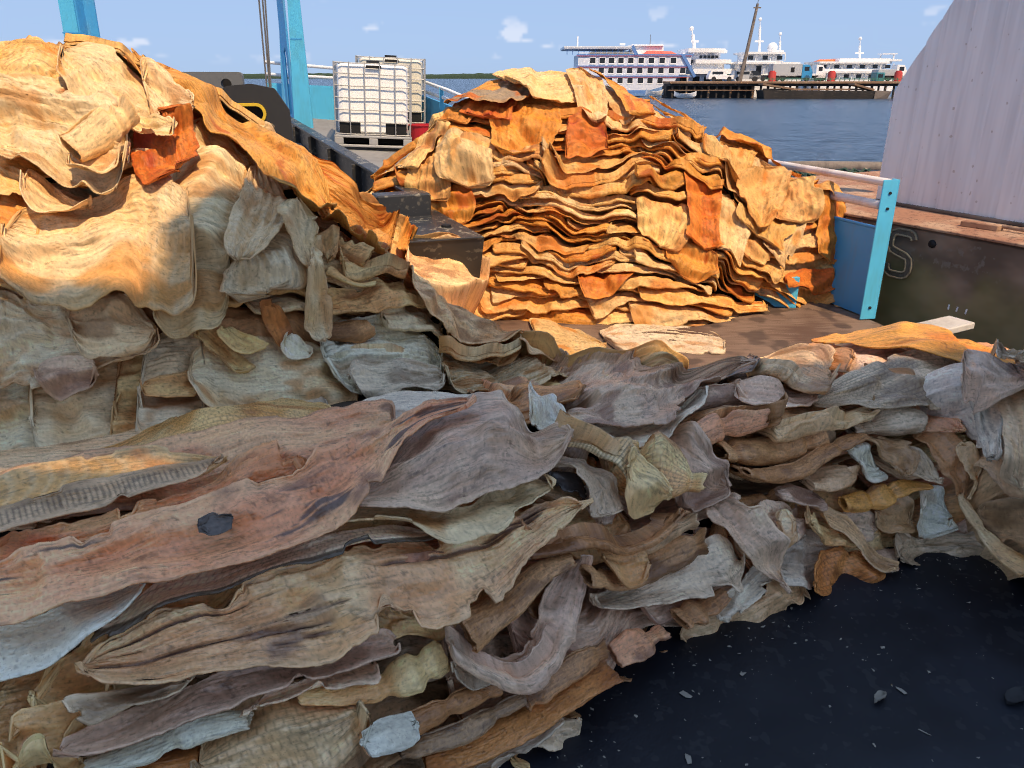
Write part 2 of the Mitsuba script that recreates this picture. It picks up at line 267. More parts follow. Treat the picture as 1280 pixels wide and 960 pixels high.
# deckhouse wall: plates side by side with folded ribs; outline slants up to the right
WD = unit((0.405, -0.914, 0)); WN = np.array([-0.914, -0.405, 0])
def wp(d, z, n=0.0): return np.array([3.481, 7.441, 0]) + WD * d + WN * n + np.array([0, 0, z])
k = thing('white_deckhouse', 'white painted plated steel wall of a deckhouse on the rusty barge', 'deckhouse')
def wtop(d): return 1.64 + max(0, d + 0.09) * 1.60 if d < 1.5 else 4.2
edges = [-0.03, 0.22, 0.34, 0.62, 0.90, 1.18, 1.46, 1.74, 2.02, 2.30, 2.58, 2.86, 3.14]
for i in range(len(edges) - 1):
    d0, d1 = edges[i], edges[i + 1]; off = 0.006 * (i % 2)
    q = [(d0 + 0.004, 0.77), (d1 - 0.004, 0.77), (d1 - 0.004, min(wtop(d1), 4.2)), (d0 + 0.004, min(wtop(d0), 4.2))]
    # panel bulges a little and folds inwards at its right edge
    a = np.linspace(0, 1, 7); prof = np.array([-0.004, 0.003, 0.004, 0.004, 0.003, -0.002, -0.016]) + off
    zz = np.linspace(0, 1, 14); X = np.stack([[wp(d0 + (d1 - d0) * u, 0.775 + (min(wtop(d0 + (d1 - d0) * u), 4.2) - 0.775) * z, prof[j] + 0.006 * (n2(u * 2 + i * 3, z * 4, 6) - .5)) for j, u in enumerate(a)] for z in zz])
    m = sheet_grid(X); Y = X - WN * 0.05; m2 = sheet_grid(Y); part(k, 'plate', cat(m, m2, sheet_grid(np.stack([X[-1], Y[-1]])), sheet_grid(np.stack([X[:, 0], Y[:, 0]])), sheet_grid(np.stack([X[:, -1], Y[:, -1]]))), 'mat_wall_white', 25)
part(k, 'backing', prism([(-0.02, 0.77), (3.1, 0.77), (3.1, 4.1), (1.49, 4.0), (-0.02, 1.62)], 0.05, frame(WD, np.array([0, 0, 1.0]), WN)).apply_translation(wp(0, 0, -0.115)), 'mat_wall_white')
part(k, 'foot_rail', bar(wp(-0.03, 0.768, 0.012), wp(3.14, 0.768, 0.012), 0.045, 0.03, ch=.006), 'mat_hull')
k = thing('awning', 'dark rolled awning showing above the slanted edge of the white wall', 'awning')
part(k, 'canvas', pipe([wp(0.28, 1.98, -0.35), wp(0.36, 2.16, -0.38), wp(0.48, 2.38, -0.42), wp(0.66, 2.56, -0.48), wp(0.9, 2.66, -0.55)], [0.05, .10, .13, .12, .08], 12), 'mat_dark', True)
part(k, 'stripe', pipe([wp(0.40, 2.10, -0.27), wp(0.47, 2.14, -0.27)], 0.022, 8), 'mat_ship_red')
k = thing('floating_log', 'long grey timber log afloat beyond the pipe rails', 'log')
put(k, pipe([(8.2, 26.4, -0.86), (10, 26.1, -0.84), (12, 25.8, -0.84), (15.5, 25.4, -0.86)], [.13, .17, .17, .15], 14), 'mat_log', True)
_r = np.random.default_rng(8); ms = []
for i in range(130):
    c = np.array([_r.uniform(7.4, 13.5), _r.uniform(21.0, 24.5), -0.88]); L = _r.uniform(.3, .8); a = _r.uniform(0, 2 * np.pi)
    ms.append(pipe([c, c + [L * .4 * math.cos(a), L * .4 * math.sin(a), L * .28], c + [L * math.cos(a), L * math.sin(a), .05]], [.05, .045, .01], 4))
k = new_key('floating_weed'); put(k, cat(*ms), 'mat_weed'); labels[k] = {'label': 'dark green floating weed on the water beyond the rails', 'category': 'weed', 'kind': 'stuff'}

# ------------------------------------------------------------------ black steel ramp beam
k = thing('ramp_beam', 'long black painted steel ramp beam with box end running between the two heaps', 'beam')
P0, P1 = np.array([-0.72, 6.05, 1.0]), np.array([-3.42, 12.3, 1.30]); bd = unit(P1 - P0); bs = unit(np.cross(bd, [0, 0, 1]))
part(k, 'flange', bar(P0 - bd * .02, P1, 0.13, 0.03, ch=.006), 'mat_black_steel')
part(k, 'web', bar(P0 + [0, 0, -.16], P1 + [0, 0, -.16], 0.03, 0.29), 'mat_black_steel')
part(k, 'flange', bar(P0 - bs * .02 + [0, 0, -.31], P1 - bs * .02 + [0, 0, -.31], 0.19, 0.03, ch=.006), 'mat_black_steel')
for t in (0.10, 0.28, 0.46, 0.64, 0.82):
    c = P0 + (P1 - P0) * t - bs * 0.05 + [0, 0, -.15]; part(k, 'gusset', bar(c - bs * .05, c + bs * .05 , 0.02, 0.27, ch=.003), 'mat_black_steel')
part(k, 'end_plate', bar(P0 - bd * .03 - bs * .36 + [0, 0, -.06], P0 - bd * .03 + bs * .06 + [0, 0, -.06], 0.20, 0.20, ch=.012), 'mat_black_steel')
bx = trimesh.convex.convex_hull(np.array([(-0.18, 5.0, .89), (-0.62, 6.25, .87), (-1.16, 6.05, .87), (-0.72, 4.80, .89), (-0.22, 5.12, .585), (-0.62, 6.25, .53), (-1.16, 6.05, .53), (-0.76, 4.92, .585),
     (-0.19, 5.01, .875), (-0.73, 4.81, .875)]))
bxk = part(k, 'box_end', bx, 'mat_black_steel')
part(bxk, 'edge_weld', bar((-0.183, 4.995, .889), (-0.72, 4.797, .889), 0.012, 0.012, ch=.003), 'mat_black_steel')
part(bxk, 'bolt_head', trimesh.creation.cylinder(radius=0.035, height=0.02, sections=12).apply_translation((-0.46, 5.40, .889)), 'mat_dark')
part(k, 'leg', bar((-0.70, 5.6, -0.02), (-0.70, 5.6, 0.55), .3, .3, up=(0, 1, 0)), 'mat_black_steel')
part(k, 'leg', bar((-2.3, 9.75, 0.7), (-2.3, 9.75, 0.90), .2, .2, up=(0, 1, 0)), 'mat_black_steel')

# black panel with a yellow rimmed hand hole, grey block with three holes
def stadium(w, h): return sbox(-w / 2 + h / 2, -0.001, w / 2 - h / 2, 0.001).buffer(h / 2, quad_segs=8)
RM = frame(unit((1, .16, 0)), np.array([0, 0, 1.0]), unit((.16, -1, 0)))
k = thing('lifting_panel', 'dark grey rounded steel panel with a yellow rimmed hand hole behind the left heap', 'panel')
pl = Polygon([(-.32, -.75), (.36, -.75), (.33, .22), (.22, .40), (.02, .44), (-.20, .42), (-.30, .34)]).buffer(.03, quad_segs=4); hole = stadium(.30, .145)
from shapely import affinity
hole = affinity.translate(hole, -.03, .20)
part(k, 'plate', prism(pl.difference(hole), .06, RM).apply_translation((-2.55, 8.0, 1.33)), 'mat_rubber')
part(k, 'rim', prism(hole.buffer(.022).difference(hole.buffer(-.006)), .075, RM).apply_translation((-2.55, 7.992, 1.33)), 'mat_yellow', label='yellow rim of the hand hole')
part(k, 'backing', prism(affinity.scale(pl, .8, .8), .03, RM).apply_translation((-2.56, 8.16, 1.33)), 'mat_dark')
k = thing('cable_block', 'grey block with three round holes behind the dark panel', 'block')
bl = sbox(-.62, -.70, .22, .20).buffer(.04, quad_segs=4)
for (hx, hz) in ((-.12, .05), (.09, .12), (.09, -.03), (-.14, -.17), (.09, -.19)): bl = bl.difference(Point(hx, hz).buffer(.055, quad_segs=8))
part(k, 'face', prism(bl, .12, RM).apply_translation((-3.12, 8.8, 1.67)), 'mat_grey_block')
part(k, 'backing', prism(sbox(-.6, -.68, .2, .18), .03, RM).apply_translation((-3.12, 8.98, 1.67)), 'mat_dark')

# ------------------------------------------------------------------ blue posts and bow bulwark
def ibeam(k, p0, p1, w0, w1, xl):
    p0, p1 = np.array(p0, float), np.array(p1, float); pass
k = thing('blue_post', 'bright blue tapering steel post with cut-out side beside the black beam', 'post')
def taper(x0a, x1a, za, x0b, x1b, zb, y, d): return trimesh.convex.convex_hull(np.array([(x0a, y, za), (x1a, y, za), (x0b, y, zb), (x1b, y, zb), (x0a, y + d, za), (x1a, y + d, za), (x0b, y + d, zb), (x1b, y + d, zb)]))
part(k, 'front_flange', taper(-3.36, -3.07, 1.05, -3.22, -3.13, 4.4, 12.5, .03), 'mat_blue_bright')
wb = Polygon([(-.02, 1.05), (.42, 1.05), (.26, 4.4), (.0, 4.4)]).difference(Polygon([(.10, 1.35), (.26, 1.35), (.20, 2.2), (.13, 2.25)]).buffer(.03))
part(k, 'web', prism(wb, .03, frame(unit((-.50, .86, 0)), np.array([0, 0, 1.0]), unit((.86, .5, 0)))).apply_translation((-3.36, 12.53, 0)), 'mat_blue', label='side web with long cut-out')
part(k, 'back_flange', taper(-3.64, -3.56, 1.05, -3.42, -3.36, 4.4, 12.86, .03), 'mat_blue')
part(k, 'seam', taper(-3.29, -3.12, 2.38, -3.285, -3.12, 2.40, 12.494, .01), 'mat_blue')
k = thing('blue_post', 'bright blue steel post with dark channel side rising behind the left heap', 'post')
part(k, 'front_flange', taper(-6.42, -6.20, 0.9, -6.32, -6.12, 4.6, 12.0, .03), 'mat_blue_bright')
part(k, 'web', bar((-6.19, 12.12, 0.9), (-6.10, 12.12, 4.6), .02, .20, up=(0, 1, 0)), 'mat_blue')
part(k, 'back_flange', bar((-6.10, 12.24, 0.9), (-6.02, 12.24, 4.6), .03, .16, up=(1, 0, 0)), 'mat_blue')
part(k, 'seam', taper(-6.39, -6.165, 2.44, -6.388, -6.165, 2.46, 11.994, .01), 'mat_blue')
k = thing('hanging_ropes', 'grey hoisting ropes hanging beside the blue post', 'rope')
for i, (x0, x1) in enumerate(((-3.60, -3.66), (-3.53, -3.62), (-3.47, -3.60))): part(k, 'rope', tube((x0, 12.3, 4.6), (x1, 12.3, 1.72), .013, 6), 'mat_wire')
part(k, 'hook_block', cat(boxm((-3.63, 12.3, 1.66), (.07, .05, .13), 0, .01), pipe([(-3.63, 12.3, 1.60), (-3.63, 12.3, 1.53), (-3.60, 12.3, 1.50), (-3.57, 12.3, 1.53)], .014, 6)), 'mat_wire')
k = thing('bow_bulwark', 'bright blue bow bulwark with white pipe rails behind the white tanks', 'bulwark')
part(k, 'plate', trimesh.convex.convex_hull(np.array([(-4.0, 13.5, .9), (-1.7, 13.5, .7), (-1.7, 13.5, 1.66), (-4.0, 13.5, 1.78), (-4.0, 13.53, .9), (-1.7, 13.53, .7), (-1.7, 13.53, 1.66), (-4.0, 13.53, 1.78)])), 'mat_blue_bright')
part(k, 'plate', trimesh.convex.convex_hull(np.array([(-1.69, 13.5, .7), (-0.3, 11.2, .5), (-0.3, 11.2, 1.30), (-1.69, 13.5, 1.66), (-1.66, 13.52, .7), (-0.27, 11.22, .5), (-0.27, 11.22, 1.30), (-1.66, 13.52, 1.66)])), 'mat_blue')
part(k, 'rail', pipe([(-4.0, 13.5, 2.09), (-2.9, 13.5, 2.0), (-1.6, 13.5, 1.85), (-0.95, 12.0, 1.69), (-.4, 10.9, 1.52)], .026, 8), 'mat_white', True)
part(k, 'rail', pipe([(-4.0, 13.5, 1.91), (-2.9, 13.5, 1.85), (-1.6, 13.5, 1.70), (-1.02, 12.2, 1.58), (-.4, 10.9, 1.38)], .026, 8), 'mat_white', True)
part(k, 'stanchion', bar((-1.05, 12.25, 1.2), (-1.05, 12.25, 1.72), .06, .06, up=(0, 1, 0)), 'mat_blue_bright')
k = thing('red_bucket', 'red plastic bucket on the bow deck beside the white tanks', 'bucket')
rv = trimesh.creation.revolve(np.array([(0, 0), (.15, 0), (.17, .02), (.20, .34), (.215, .345), (.215, .36), (.19, .36), (.17, .05), (0, .05)]), sections=24); rv.apply_translation((-1.22, 11.2, bowz(-1.22, 11.2)))
put(k, rv, 'mat_red', 30)

# ------------------------------------------------------------------ caged white tanks
def tank(x, y, rz, mat, label, roll=-2.5):
    k = thing('caged_tank', label, 'tank'); z = bowz(x, y)
    M = trimesh.transformations.translation_matrix((x, y, z)) @ trimesh.transformations.rotation_matrix(math.radians(rz), [0, 0, 1]) @ trimesh.transformations.rotation_matrix(math.radians(-roll), [0, 1, 0])
    w, d = 0.5, 0.5
    def go(n, m, mt, s=False, par=None): m.apply_transform(M); return part(par or k, n, m, mt, s)
    tk = trimesh.creation.box((0.93, 0.93, 0.90)); body = trimesh.convex.convex_hull(np.array([(sx * (.465 - c), sy * (.465 - e), zz) for sx in (-1, 1) for sy in (-1, 1) for c, e in ((0, .07), (.07, 0), (.02, .02)) for zz in (.20, 1.02)] + [(sx * .38, sy * .38, zz) for sx in (-1, 1) for sy in (-1, 1) for zz in (.17, 1.06)]))
    b = go('tank', body, mat)
    go('cap', trimesh.creation.cylinder(radius=.09, height=.05, sections=20).apply_translation((0, 0, 1.08)), 'mat_dark', par=b)
    go('label_plate', boxm((0.02, -.503, 1.02), (.20, .006, .035)), 'mat_dark')
    for s in (-1, 1): go('lower_panel', boxm((s * .31, -.470, .24), (.28, .012, .15), 0, .004), 'mat_dark')
    r = .0075
    for zz in (.17, .33, .48, .63, .78, .93, 1.06):
        pts = [(-w, -d, zz), (-w + .02, -d, zz), (-.25, -d - .004, zz - .006), (0, -d, zz), (.25, -d - .004, zz - .006), (w - .02, -d, zz), (w, -d, zz)]
        go('cage_bar', cat(pipe(pts, r, 6), pipe([(w, -d, zz), (w, d, zz)], r, 6), pipe([(-w, -d, zz), (-w, d, zz)], r, 6), pipe([(-w, d, zz), (w, d, zz)], r, 6)), 'mat_zinc', True)
    for xx in (-.5, -.3, -.1, .1, .3, .5):
        for yy in (-d - .014, d + .014): go('cage_bar', tube((xx, yy, .15), (xx, yy, 1.07), r, 6), 'mat_zinc', True)
    for yy in (-.3, -.1, .1, .3):
        for xx in (-w - .014, w + .014): go('cage_bar', tube((xx, yy, .15), (xx, yy, 1.07), r, 6), 'mat_zinc', True)
    p = go('pallet', cat(boxm((0, 0, .135), (1.04, 1.04, .03), 0, .006), boxm((0, -.48, .015), (1.04, .09, .03), 0, .006), boxm((0, .48, .015), (1.04, .09, .03), 0, .006)), 'mat_zinc')
    for xx in (-.46, 0, .46): go('pallet_foot', boxm((xx, -.46, .075), (.12, .12, .09), 0, .01), 'mat_zinc', par=p)
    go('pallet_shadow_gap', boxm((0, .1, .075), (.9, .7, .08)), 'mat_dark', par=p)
tank(-1.96, 11.45, 8, 'mat_tank', 'white caged liquid tank on a steel pallet, nearer of the two on the bow deck')
tank(-1.90, 12.75, 8, 'mat_tank_old', 'yellowed caged liquid tank standing behind the whiter one')
# white wooden plank by the right pile
k = thing('white_plank', 'weathered whitish wooden plank end behind the orange hide', 'plank')
put(k, bar((2.30, 4.75, .235), (3.20, 5.25, .235), .20, .05, ch=.008), 'mat_wood_pale')

# ------------------------------------------------------------------ ships, pier and trucks across the river
def bx2(x0, x1, y0, y1, z0, z1, ch=0.0): return boxm(((x0 + x1) / 2, (y0 + y1) / 2, (z0 + z1) / 2), (x1 - x0, y1 - y0, z1 - z0), 0, ch)
def oval(x0, x1, y0, y1, z0, z1, nose=0.5):
    """deck slab with a rounded bow at its right end"""
    w = y1 - y0; L = x1 - x0; n = L * nose; a = np.linspace(-np.pi / 2, np.pi / 2, 17)
    P = [(x0, y0)] + [(x1 - n + n * math.cos(t), (y0 + y1) / 2 + w / 2 * math.sin(t)) for t in a] + [(x0, y1)]
    return prism(P, z1 - z0).apply_translation((0, 0, z0))
YS = 130.0
# big three-decked ferry
k = thing('river_ferry', 'big white and blue three-decked river ferry moored left of the leaning pole', 'ferry')
hl = part(k, 'hull', trimesh.convex.convex_hull(np.array([(9.44, YS, 0.04), (21.64, YS, 0.04), (10.32, YS, 3.69), (27.05, YS, 3.69), (25.41, YS, 1.10), (9.44, YS + 9, 0.04), (21.64, YS + 9, 0.04), (10.32, YS + 9, 3.69), (27.05, YS + 9, 3.69), (25.41, YS + 9, 1.10)])), 'mat_ship_pale')
part(k, 'keel_band', bx2(9.56, 21.51, YS - .04, YS + 9, -0.44, 0.08), 'mat_ship_blue')
sd = part(k, 'upper_deck', bx2(10.32, 27.93, YS + .05, YS + 9, 3.45, 5.22), 'mat_ship_pale')
for y0, y1 in ((69.6, 68.2), (83.2, 82.0), (95.6, 94.4)):
    part(k, 'blue_band', bx2(10.06, 28.18, YS - .10, YS + .2, (1.85 + (97.6 - (y0 + .3)) * 0.1178), (1.85 + (97.6 - (y1)) * 0.1178)), 'mat_ship_blue'); part(k, 'red_line', bx2(10.06, 27.93, YS - .14, YS, (1.85 + (97.6 - (y0 + 1.1)) * 0.1178), (1.85 + (97.6 - (y0 + .55)) * 0.1178)), 'mat_ship_red')
rows = ((76.5, (740, 751.8, 763.4, 775, 787.2, 800, 812.7, 826, 840)), (88.8, (751, 763, 774, 786.5, 799, 812, 825.3, 838.6, 852.5)), (101.2, (762, 775, 787.5, 800.5, 812.5, 825)))
for ry, xs in rows:
    for i, xx in enumerate(xs):
        wk = part(k, 'window', cat(bx2(((xx) - 640) * 0.1258 - .50, ((xx) - 640) * 0.1258 - .42, YS - .06, YS + .12, (1.85 + (97.6 - (ry)) * 0.1178) - .52, (1.85 + (97.6 - (ry)) * 0.1178) + .52), bx2(((xx) - 640) * 0.1258 + .42, ((xx) - 640) * 0.1258 + .50, YS - .06, YS + .12, (1.85 + (97.6 - (ry)) * 0.1178) - .52, (1.85 + (97.6 - (ry)) * 0.1178) + .52), bx2(((xx) - 640) * 0.1258 - .42, ((xx) - 640) * 0.1258 + .42, YS - .06, YS + .12, (1.85 + (97.6 - (ry)) * 0.1178) + .44, (1.85 + (97.6 - (ry)) * 0.1178) + .52), bx2(((xx) - 640) * 0.1258 - .42, ((xx) - 640) * 0.1258 + .42, YS - .06, YS + .12, (1.85 + (97.6 - (ry)) * 0.1178) - .52, (1.85 + (97.6 - (ry)) * 0.1178) - .30)), 'mat_ship_white')
        part(wk, 'pane', bx2(((xx) - 640) * 0.1258 - .42, ((xx) - 640) * 0.1258 + .42, YS - .02, YS + .1, (1.85 + (97.6 - (ry)) * 0.1178) - .30, (1.85 + (97.6 - (ry)) * 0.1178) + .44), 'mat_glass_dark')
# open top deck: roof on posts, dark interior, funnel house, red canopy
part(k, 'top_deck_interior', bx2(12.58, 18.62, YS + 1.5, YS + 7.5, 5.10, 5.75), 'mat_dark')
part(k, 'top_roof', bx2(8.05, 18.49, YS - .3, YS + 9.3, 6.01, 6.36, .1), 'mat_ship_pale')
part(k, 'top_roof_edge', bx2(8.05, 18.49, YS - .36, YS + 9.36, 6.23, 6.41), 'mat_ship_white')
for xx in np.linspace(708, 785, 12): part(k, 'roof_post', bx2(-80.51 + 0.1258 * xx - .05, -80.51 + 0.1258 * xx + .05, YS + .1, YS + .2, 5.22, 6.04), 'mat_ship_blue')
part(k, 'top_rail', bx2(10.32, 18.87, YS + .02, YS + .08, 5.43, 5.53), 'mat_ship_white')
part(k, 'funnel_house', bx2(19.00, 23.90, YS + 2, YS + 7, 5.22, 6.57, .2), 'mat_ship_white')
part(k, 'funnel_roof', bx2(18.74, 23.78, YS + 1.6, YS + 7.4, 6.47, 6.73, .15), 'mat_ship_white')
part(k, 'red_canopy', trimesh.convex.convex_hull(np.array([(20.63, YS + .6, 5.34), (25.79, YS + .6, 5.34), (21.26, YS + .8, 5.84), (24.91, YS + .8, 5.75), (21.26, YS + 2, 5.84), (24.91, YS + 2, 5.75), (20.63, YS + 2, 5.34), (25.79, YS + 2, 5.34)])), 'mat_ship_red')
part(k, 'blue_stripe', bar((18.62, YS - .05, 6.51), (19.37, YS - .05, 5.22), .3, .5, up=(1, 0, 0)), 'mat_ship_blue')
part(k, 'blue_stripe', bar((26.54, YS - .08, 5.22), (28.68, YS - .08, 2.04), .3, .45, up=(1, 0, 0)), 'mat_ship_blue')
part(k, 'radar', boxm((17.61, YS + 4, 6.87), (.9, .4, .3), 0, .1), 'mat_ship_white')
part(k, 'aerial', tube((10.44, YS + 4, 6.28), (10.44, YS + 4, 8.05), .12, 6), 'mat_ship_white'); part(k, 'aerial', tube((22.02, YS + 4, 6.63), (22.02, YS + 4, 8.28), .05, 5), 'mat_wire')
# rounded bow decks
for i, (xa, xb, ya, yb, mt) in enumerate(((858, 914, 66, 62.5, 'mat_ship_white'), (868, 920, 79.5, 74.5, 'mat_ship_white'), (866, 926, 92.5, 86, 'mat_ship_white'), (858, 912, 63, 61, 'mat_ship_white'))):
    part(k, 'bow_deck', oval(((xa) - 640) * 0.1258, ((xb) - 640) * 0.1258, YS + .2, YS + 9, (1.85 + (97.6 - (ya)) * 0.1178), (1.85 + (97.6 - (yb)) * 0.1178), .55), mt)
for i, (xa, xb, ya, yb) in enumerate(((853, 906, 74.5, 66), (866, 912, 86, 79.5), (852, 915, 103, 92.5))):
    part(k, 'deckhouse', oval(((xa) - 640) * 0.1258, ((xb) - 640) * 0.1258, YS + 1.2, YS + 8, (1.85 + (97.6 - (ya)) * 0.1178), (1.85 + (97.6 - (yb)) * 0.1178), .5), ('mat_ship_pale', 'mat_ship_white', 'mat_ship_pale')[i])
for xx in (874, 879, 884, 889, 894): part(k, 'bridge_window', bx2(-80.51 + 0.1258 * xx, -80.51 + 0.1258 * (xx + 3.6), YS + 1.1, YS + 1.4, 4.75, 5.16), 'mat_glass_dark')
for xx in (852, 868, 882, 897): part(k, 'lower_opening', bx2(-80.51 + 0.1258 * xx, -80.51 + 0.1258 * (xx + 8), YS + 1.0, YS + 1.4, 1.33, 2.10), 'mat_dark')
mk = part(k, 'mast', tube((29.31, YS + 4.5, 6.04), (28.81, YS + 4.5, 8.28), .28, 8), 'mat_ship_white')
part(mk, 'crosstree', bx2(28.62, 29.81, YS + 4.4, YS + 4.6, 7.16, 7.46), 'mat_ship_white'); part(mk, 'lamp', trimesh.creation.icosphere(1, .35).apply_translation((28.56, YS + 4.5, 9.17)), 'mat_ship_white'); part(mk, 'topmast', tube((28.81, YS + 4.5, 8.28), (28.56, YS + 4.5, 9.22), .1, 6), 'mat_ship_white')

def white_boat(label, x0, x1, levels, mast, pal='mat_ship_white', y=YS, wins=(), left=True):
    """smaller white vessel with rounded decks; levels: (x0, x1, floor, roof edge)"""
    k = thing('river_boat', label, 'boat')
    part(k, 'hull', trimesh.convex.convex_hull(np.array([(x0 + 1, y, -.9), (x1 - 1, y, -.9), (x0, y, 1.7), (x1, y, 1.7), (x0 + 1, y + 7, -.9), (x1 - 1, y + 7, -.9), (x0, y + 7, 1.7), (x1, y + 7, 1.7)])), pal)
    for (a, b, z0, z1) in levels:
        h = part(k, 'deckhouse', oval(a + .6, b - .6, y + 1.0, y + 6.5, z0, z1, .25), pal)
        part(k, 'roof', oval(a, b, y - .1, y + 7, z1, z1 + .30, .35), 'mat_ship_white')
        part(k, 'bulwark', oval(a + .2, b - .2, y + .3, y + 6.8, z0, z0 + .45, .3), 'mat_ship_white')
        n = max(2, int((b - a) / 1.9))
        for i in range(n):
            xx = a + 1.2 + (b - a - 2.6) * i / max(1, n - 1); part(k, 'window', bx2(xx - .40, xx + .40, y + .93, y + 1.1, z0 + .60, z1 - .22), 'mat_glass_dark')
            part(k, 'stanchion', bx2(xx + .6, xx + .72, y + .35, y + .45, z0 + .4, z1), 'mat_ship_white')
    if mast:
        mx, z0, z1 = mast; m = part(k, 'mast', tube((mx + .3, y + 3.5, z0), (mx, y + 3.5, z1), .2, 8), 'mat_ship_white'); part(m, 'crosstree', bx2(mx - .6, mx + .8, y + 3.4, y + 3.6, z0 + (z1 - z0) * .4, z0 + (z1 - z0) * .4 + .25), 'mat_ship_white')
        part(m, 'topmast', tube((mx, y + 3.5, z1), (mx - .1, y + 3.5, z1 + 1.0), .07, 6), 'mat_ship_white'); part(m, 'lamp', trimesh.creation.icosphere(1, .28).apply_translation((mx - .1, y + 3.5, z1 + 1.1)), 'mat_ship_white')
    return k
k = white_boat('white ferry with raked pilot house moored right of the leaning pole', 34.97, 43.53, ((35.22, 42.77, 1.21, 3.92), (36.23, 43.40, 3.92, 5.34)), (39.12, 5.69, 9.34))
k = white_boat('white ferry with radar dome showing behind the box truck', 41.01, 49.31, ((41.26, 49.06, 2.16, 4.04), (41.26, 45.67, 4.39, 5.57)), (45.41, 4.87, 7.69), y=YS + 9)
dm = part(k, 'radar_dome', trimesh.creation.icosphere(2, .85).apply_translation((43.78, YS + 11, 6.57)), 'mat_ship_white', True); part(k, 'dome_stand', tube((43.78, YS + 11, 5.57), (43.78, YS + 11, 6.40), .3, 8), 'mat_ship_white')
k = white_boat('long white two-decked boat with open galleries at the right of the pier', 49.19, 62.52, ((49.31, 61.89, 1.21, 2.63), (49.44, 62.40, 2.75, 4.04)), (56.99, 4.75, 6.75), y=YS + 4)
part(k, 'orange_awning', trimesh.convex.convex_hull(np.array([(49.57, YS + 6, 4.16), (53.84, YS + 6, 4.16), (50.32, YS + 6.5, 4.69), (52.84, YS + 6.5, 4.69), (49.57, YS + 9, 4.16), (53.84, YS + 9, 4.16)])), 'mat_orange_cloth')
part(k, 'upper_roof', oval(52.84, 62.15, YS + 4.5, YS + 10, 4.28, 4.81, .3), 'mat_ship_white')
part(k, 'roof_frame', cat(tube((60.01, YS + 6, 4.51), (60.01, YS + 6, 5.51), .12, 6), tube((62.15, YS + 6, 4.51), (62.15, YS + 6, 5.51), .12, 6), bx2(59.88, 62.27, YS + 5, YS + 7, 5.42, 5.57), bx2(60.38, 63.15, YS + 5, YS + 7, 4.39, 4.69)), 'mat_ship_white')
k = white_boat('white boat upper deck showing at the far left behind the left heap', -96.0, -80.8, ((-96, -81, 2.4, 5.0), (-95, -80.4, 5.0, 7.1)), None, y=118.0)

# pier on dark piles, leaning pole, pontoon with ramps
k = thing('river_pier', 'dark timber and steel pier carrying trucks in front of the white boats', 'pier')
part(k, 'platform', bx2(23.21, 60.94, 121, 127, 1.08, 1.41, .05), 'mat_pier_rust')
part(k, 'under_beam', bx2(23.21, 60.94, 121.4, 126.6, 0.76, 1.06), 'mat_pier')
for i, xx in enumerate(np.arange(842, 1158, 9.3)): part(k, 'pile', tube((-75.01 + 0.1172 * xx, 121.6 + .2 * (i % 3), 1.06), (-75.01 + 0.1172 * xx, 121.6 + .2 * (i % 3), -1.4), .16 + .03 * (i % 2), 7), ('mat_pier', 'mat_pier', 'mat_pier_rust')[i % 3])
part(k, 'fender_wall', bx2(22.97, 36.10, 122.6, 126, -0.93, 0.75), 'mat_pier'); part(k, 'waling', bx2(22.97, 35.86, 121.2, 121.5, 0.12, 0.23), 'mat_pier_rust')
for i, xx in enumerate(np.arange(960, 1150, 6.0)): part(k, 'railing_post', bx2(-75.01 + 0.1172 * xx - .04, -75.01 + 0.1172 * xx + .04, 121.1, 121.2, 1.40, 1.89), 'mat_green')
part(k, 'railing', bx2(36.92, 59.77, 121.1, 121.16, 1.82, 1.88), 'mat_green'); part(k, 'railing', bx2(36.92, 59.77, 121.1, 121.16, 1.60, 1.66), 'mat_green')
k = thing('pontoon', 'long black pontoon with brown ramps floating before the pier', 'pontoon')
part(k, 'hull', trimesh.convex.convex_hull(np.array([(36.10, 117.2, -1.2), (51.45, 117.2, -1.2), (35.75, 117, 0.22), (51.69, 117, 0.11), (36.10, 120.6, -1.2), (51.45, 120.6, -1.2), (35.75, 120.6, 0.22), (51.69, 120.6, 0.11)])), 'mat_pier')
part(k, 'bow', trimesh.convex.convex_hull(np.array([(51.71, 117.2, -1.1), (53.68, 117.4, -1.1), (51.71, 117, 0.16), (54.03, 117, 0.12), (51.71, 120.4, -1.1), (53.68, 120.4, -1.1), (51.71, 120.4, 0.16), (54.03, 120.4, 0.12)])), 'mat_log', label='pale grey pontoon end')
part(k, 'ramp', bar((35.86, 119, 1.04), (40.79, 119, 0.33), 2.2, .25), 'mat_pier_rust'); part(k, 'ramp', bar((48.99, 119, 1.04), (51.92, 119, 0.27), 2.2, .25), 'mat_pier_rust')
part(k, 'deck_beam', bx2(36.33, 51.57, 118.6, 119.4, 0.23, 0.43), 'mat_pier_rust')
k = thing('leaning_pole', 'tall leaning wooden pole with crossarm on the pier', 'pole')
part(k, 'shaft', pipe([(33.40, 121.3, 1.15), (34.11, 121.3, 5.97), (34.87, 121.3, 11.67)], [.30, .26, .20], 8), 'mat_log', True); part(k, 'crossarm', bx2(34.34, 35.39, 121.2, 121.35, 11.07, 11.23), 'mat_log'); part(k, 'tip', tube((34.87, 121.3, 11.67), (34.90, 121.3, 12.22), .05, 5), 'mat_wire')
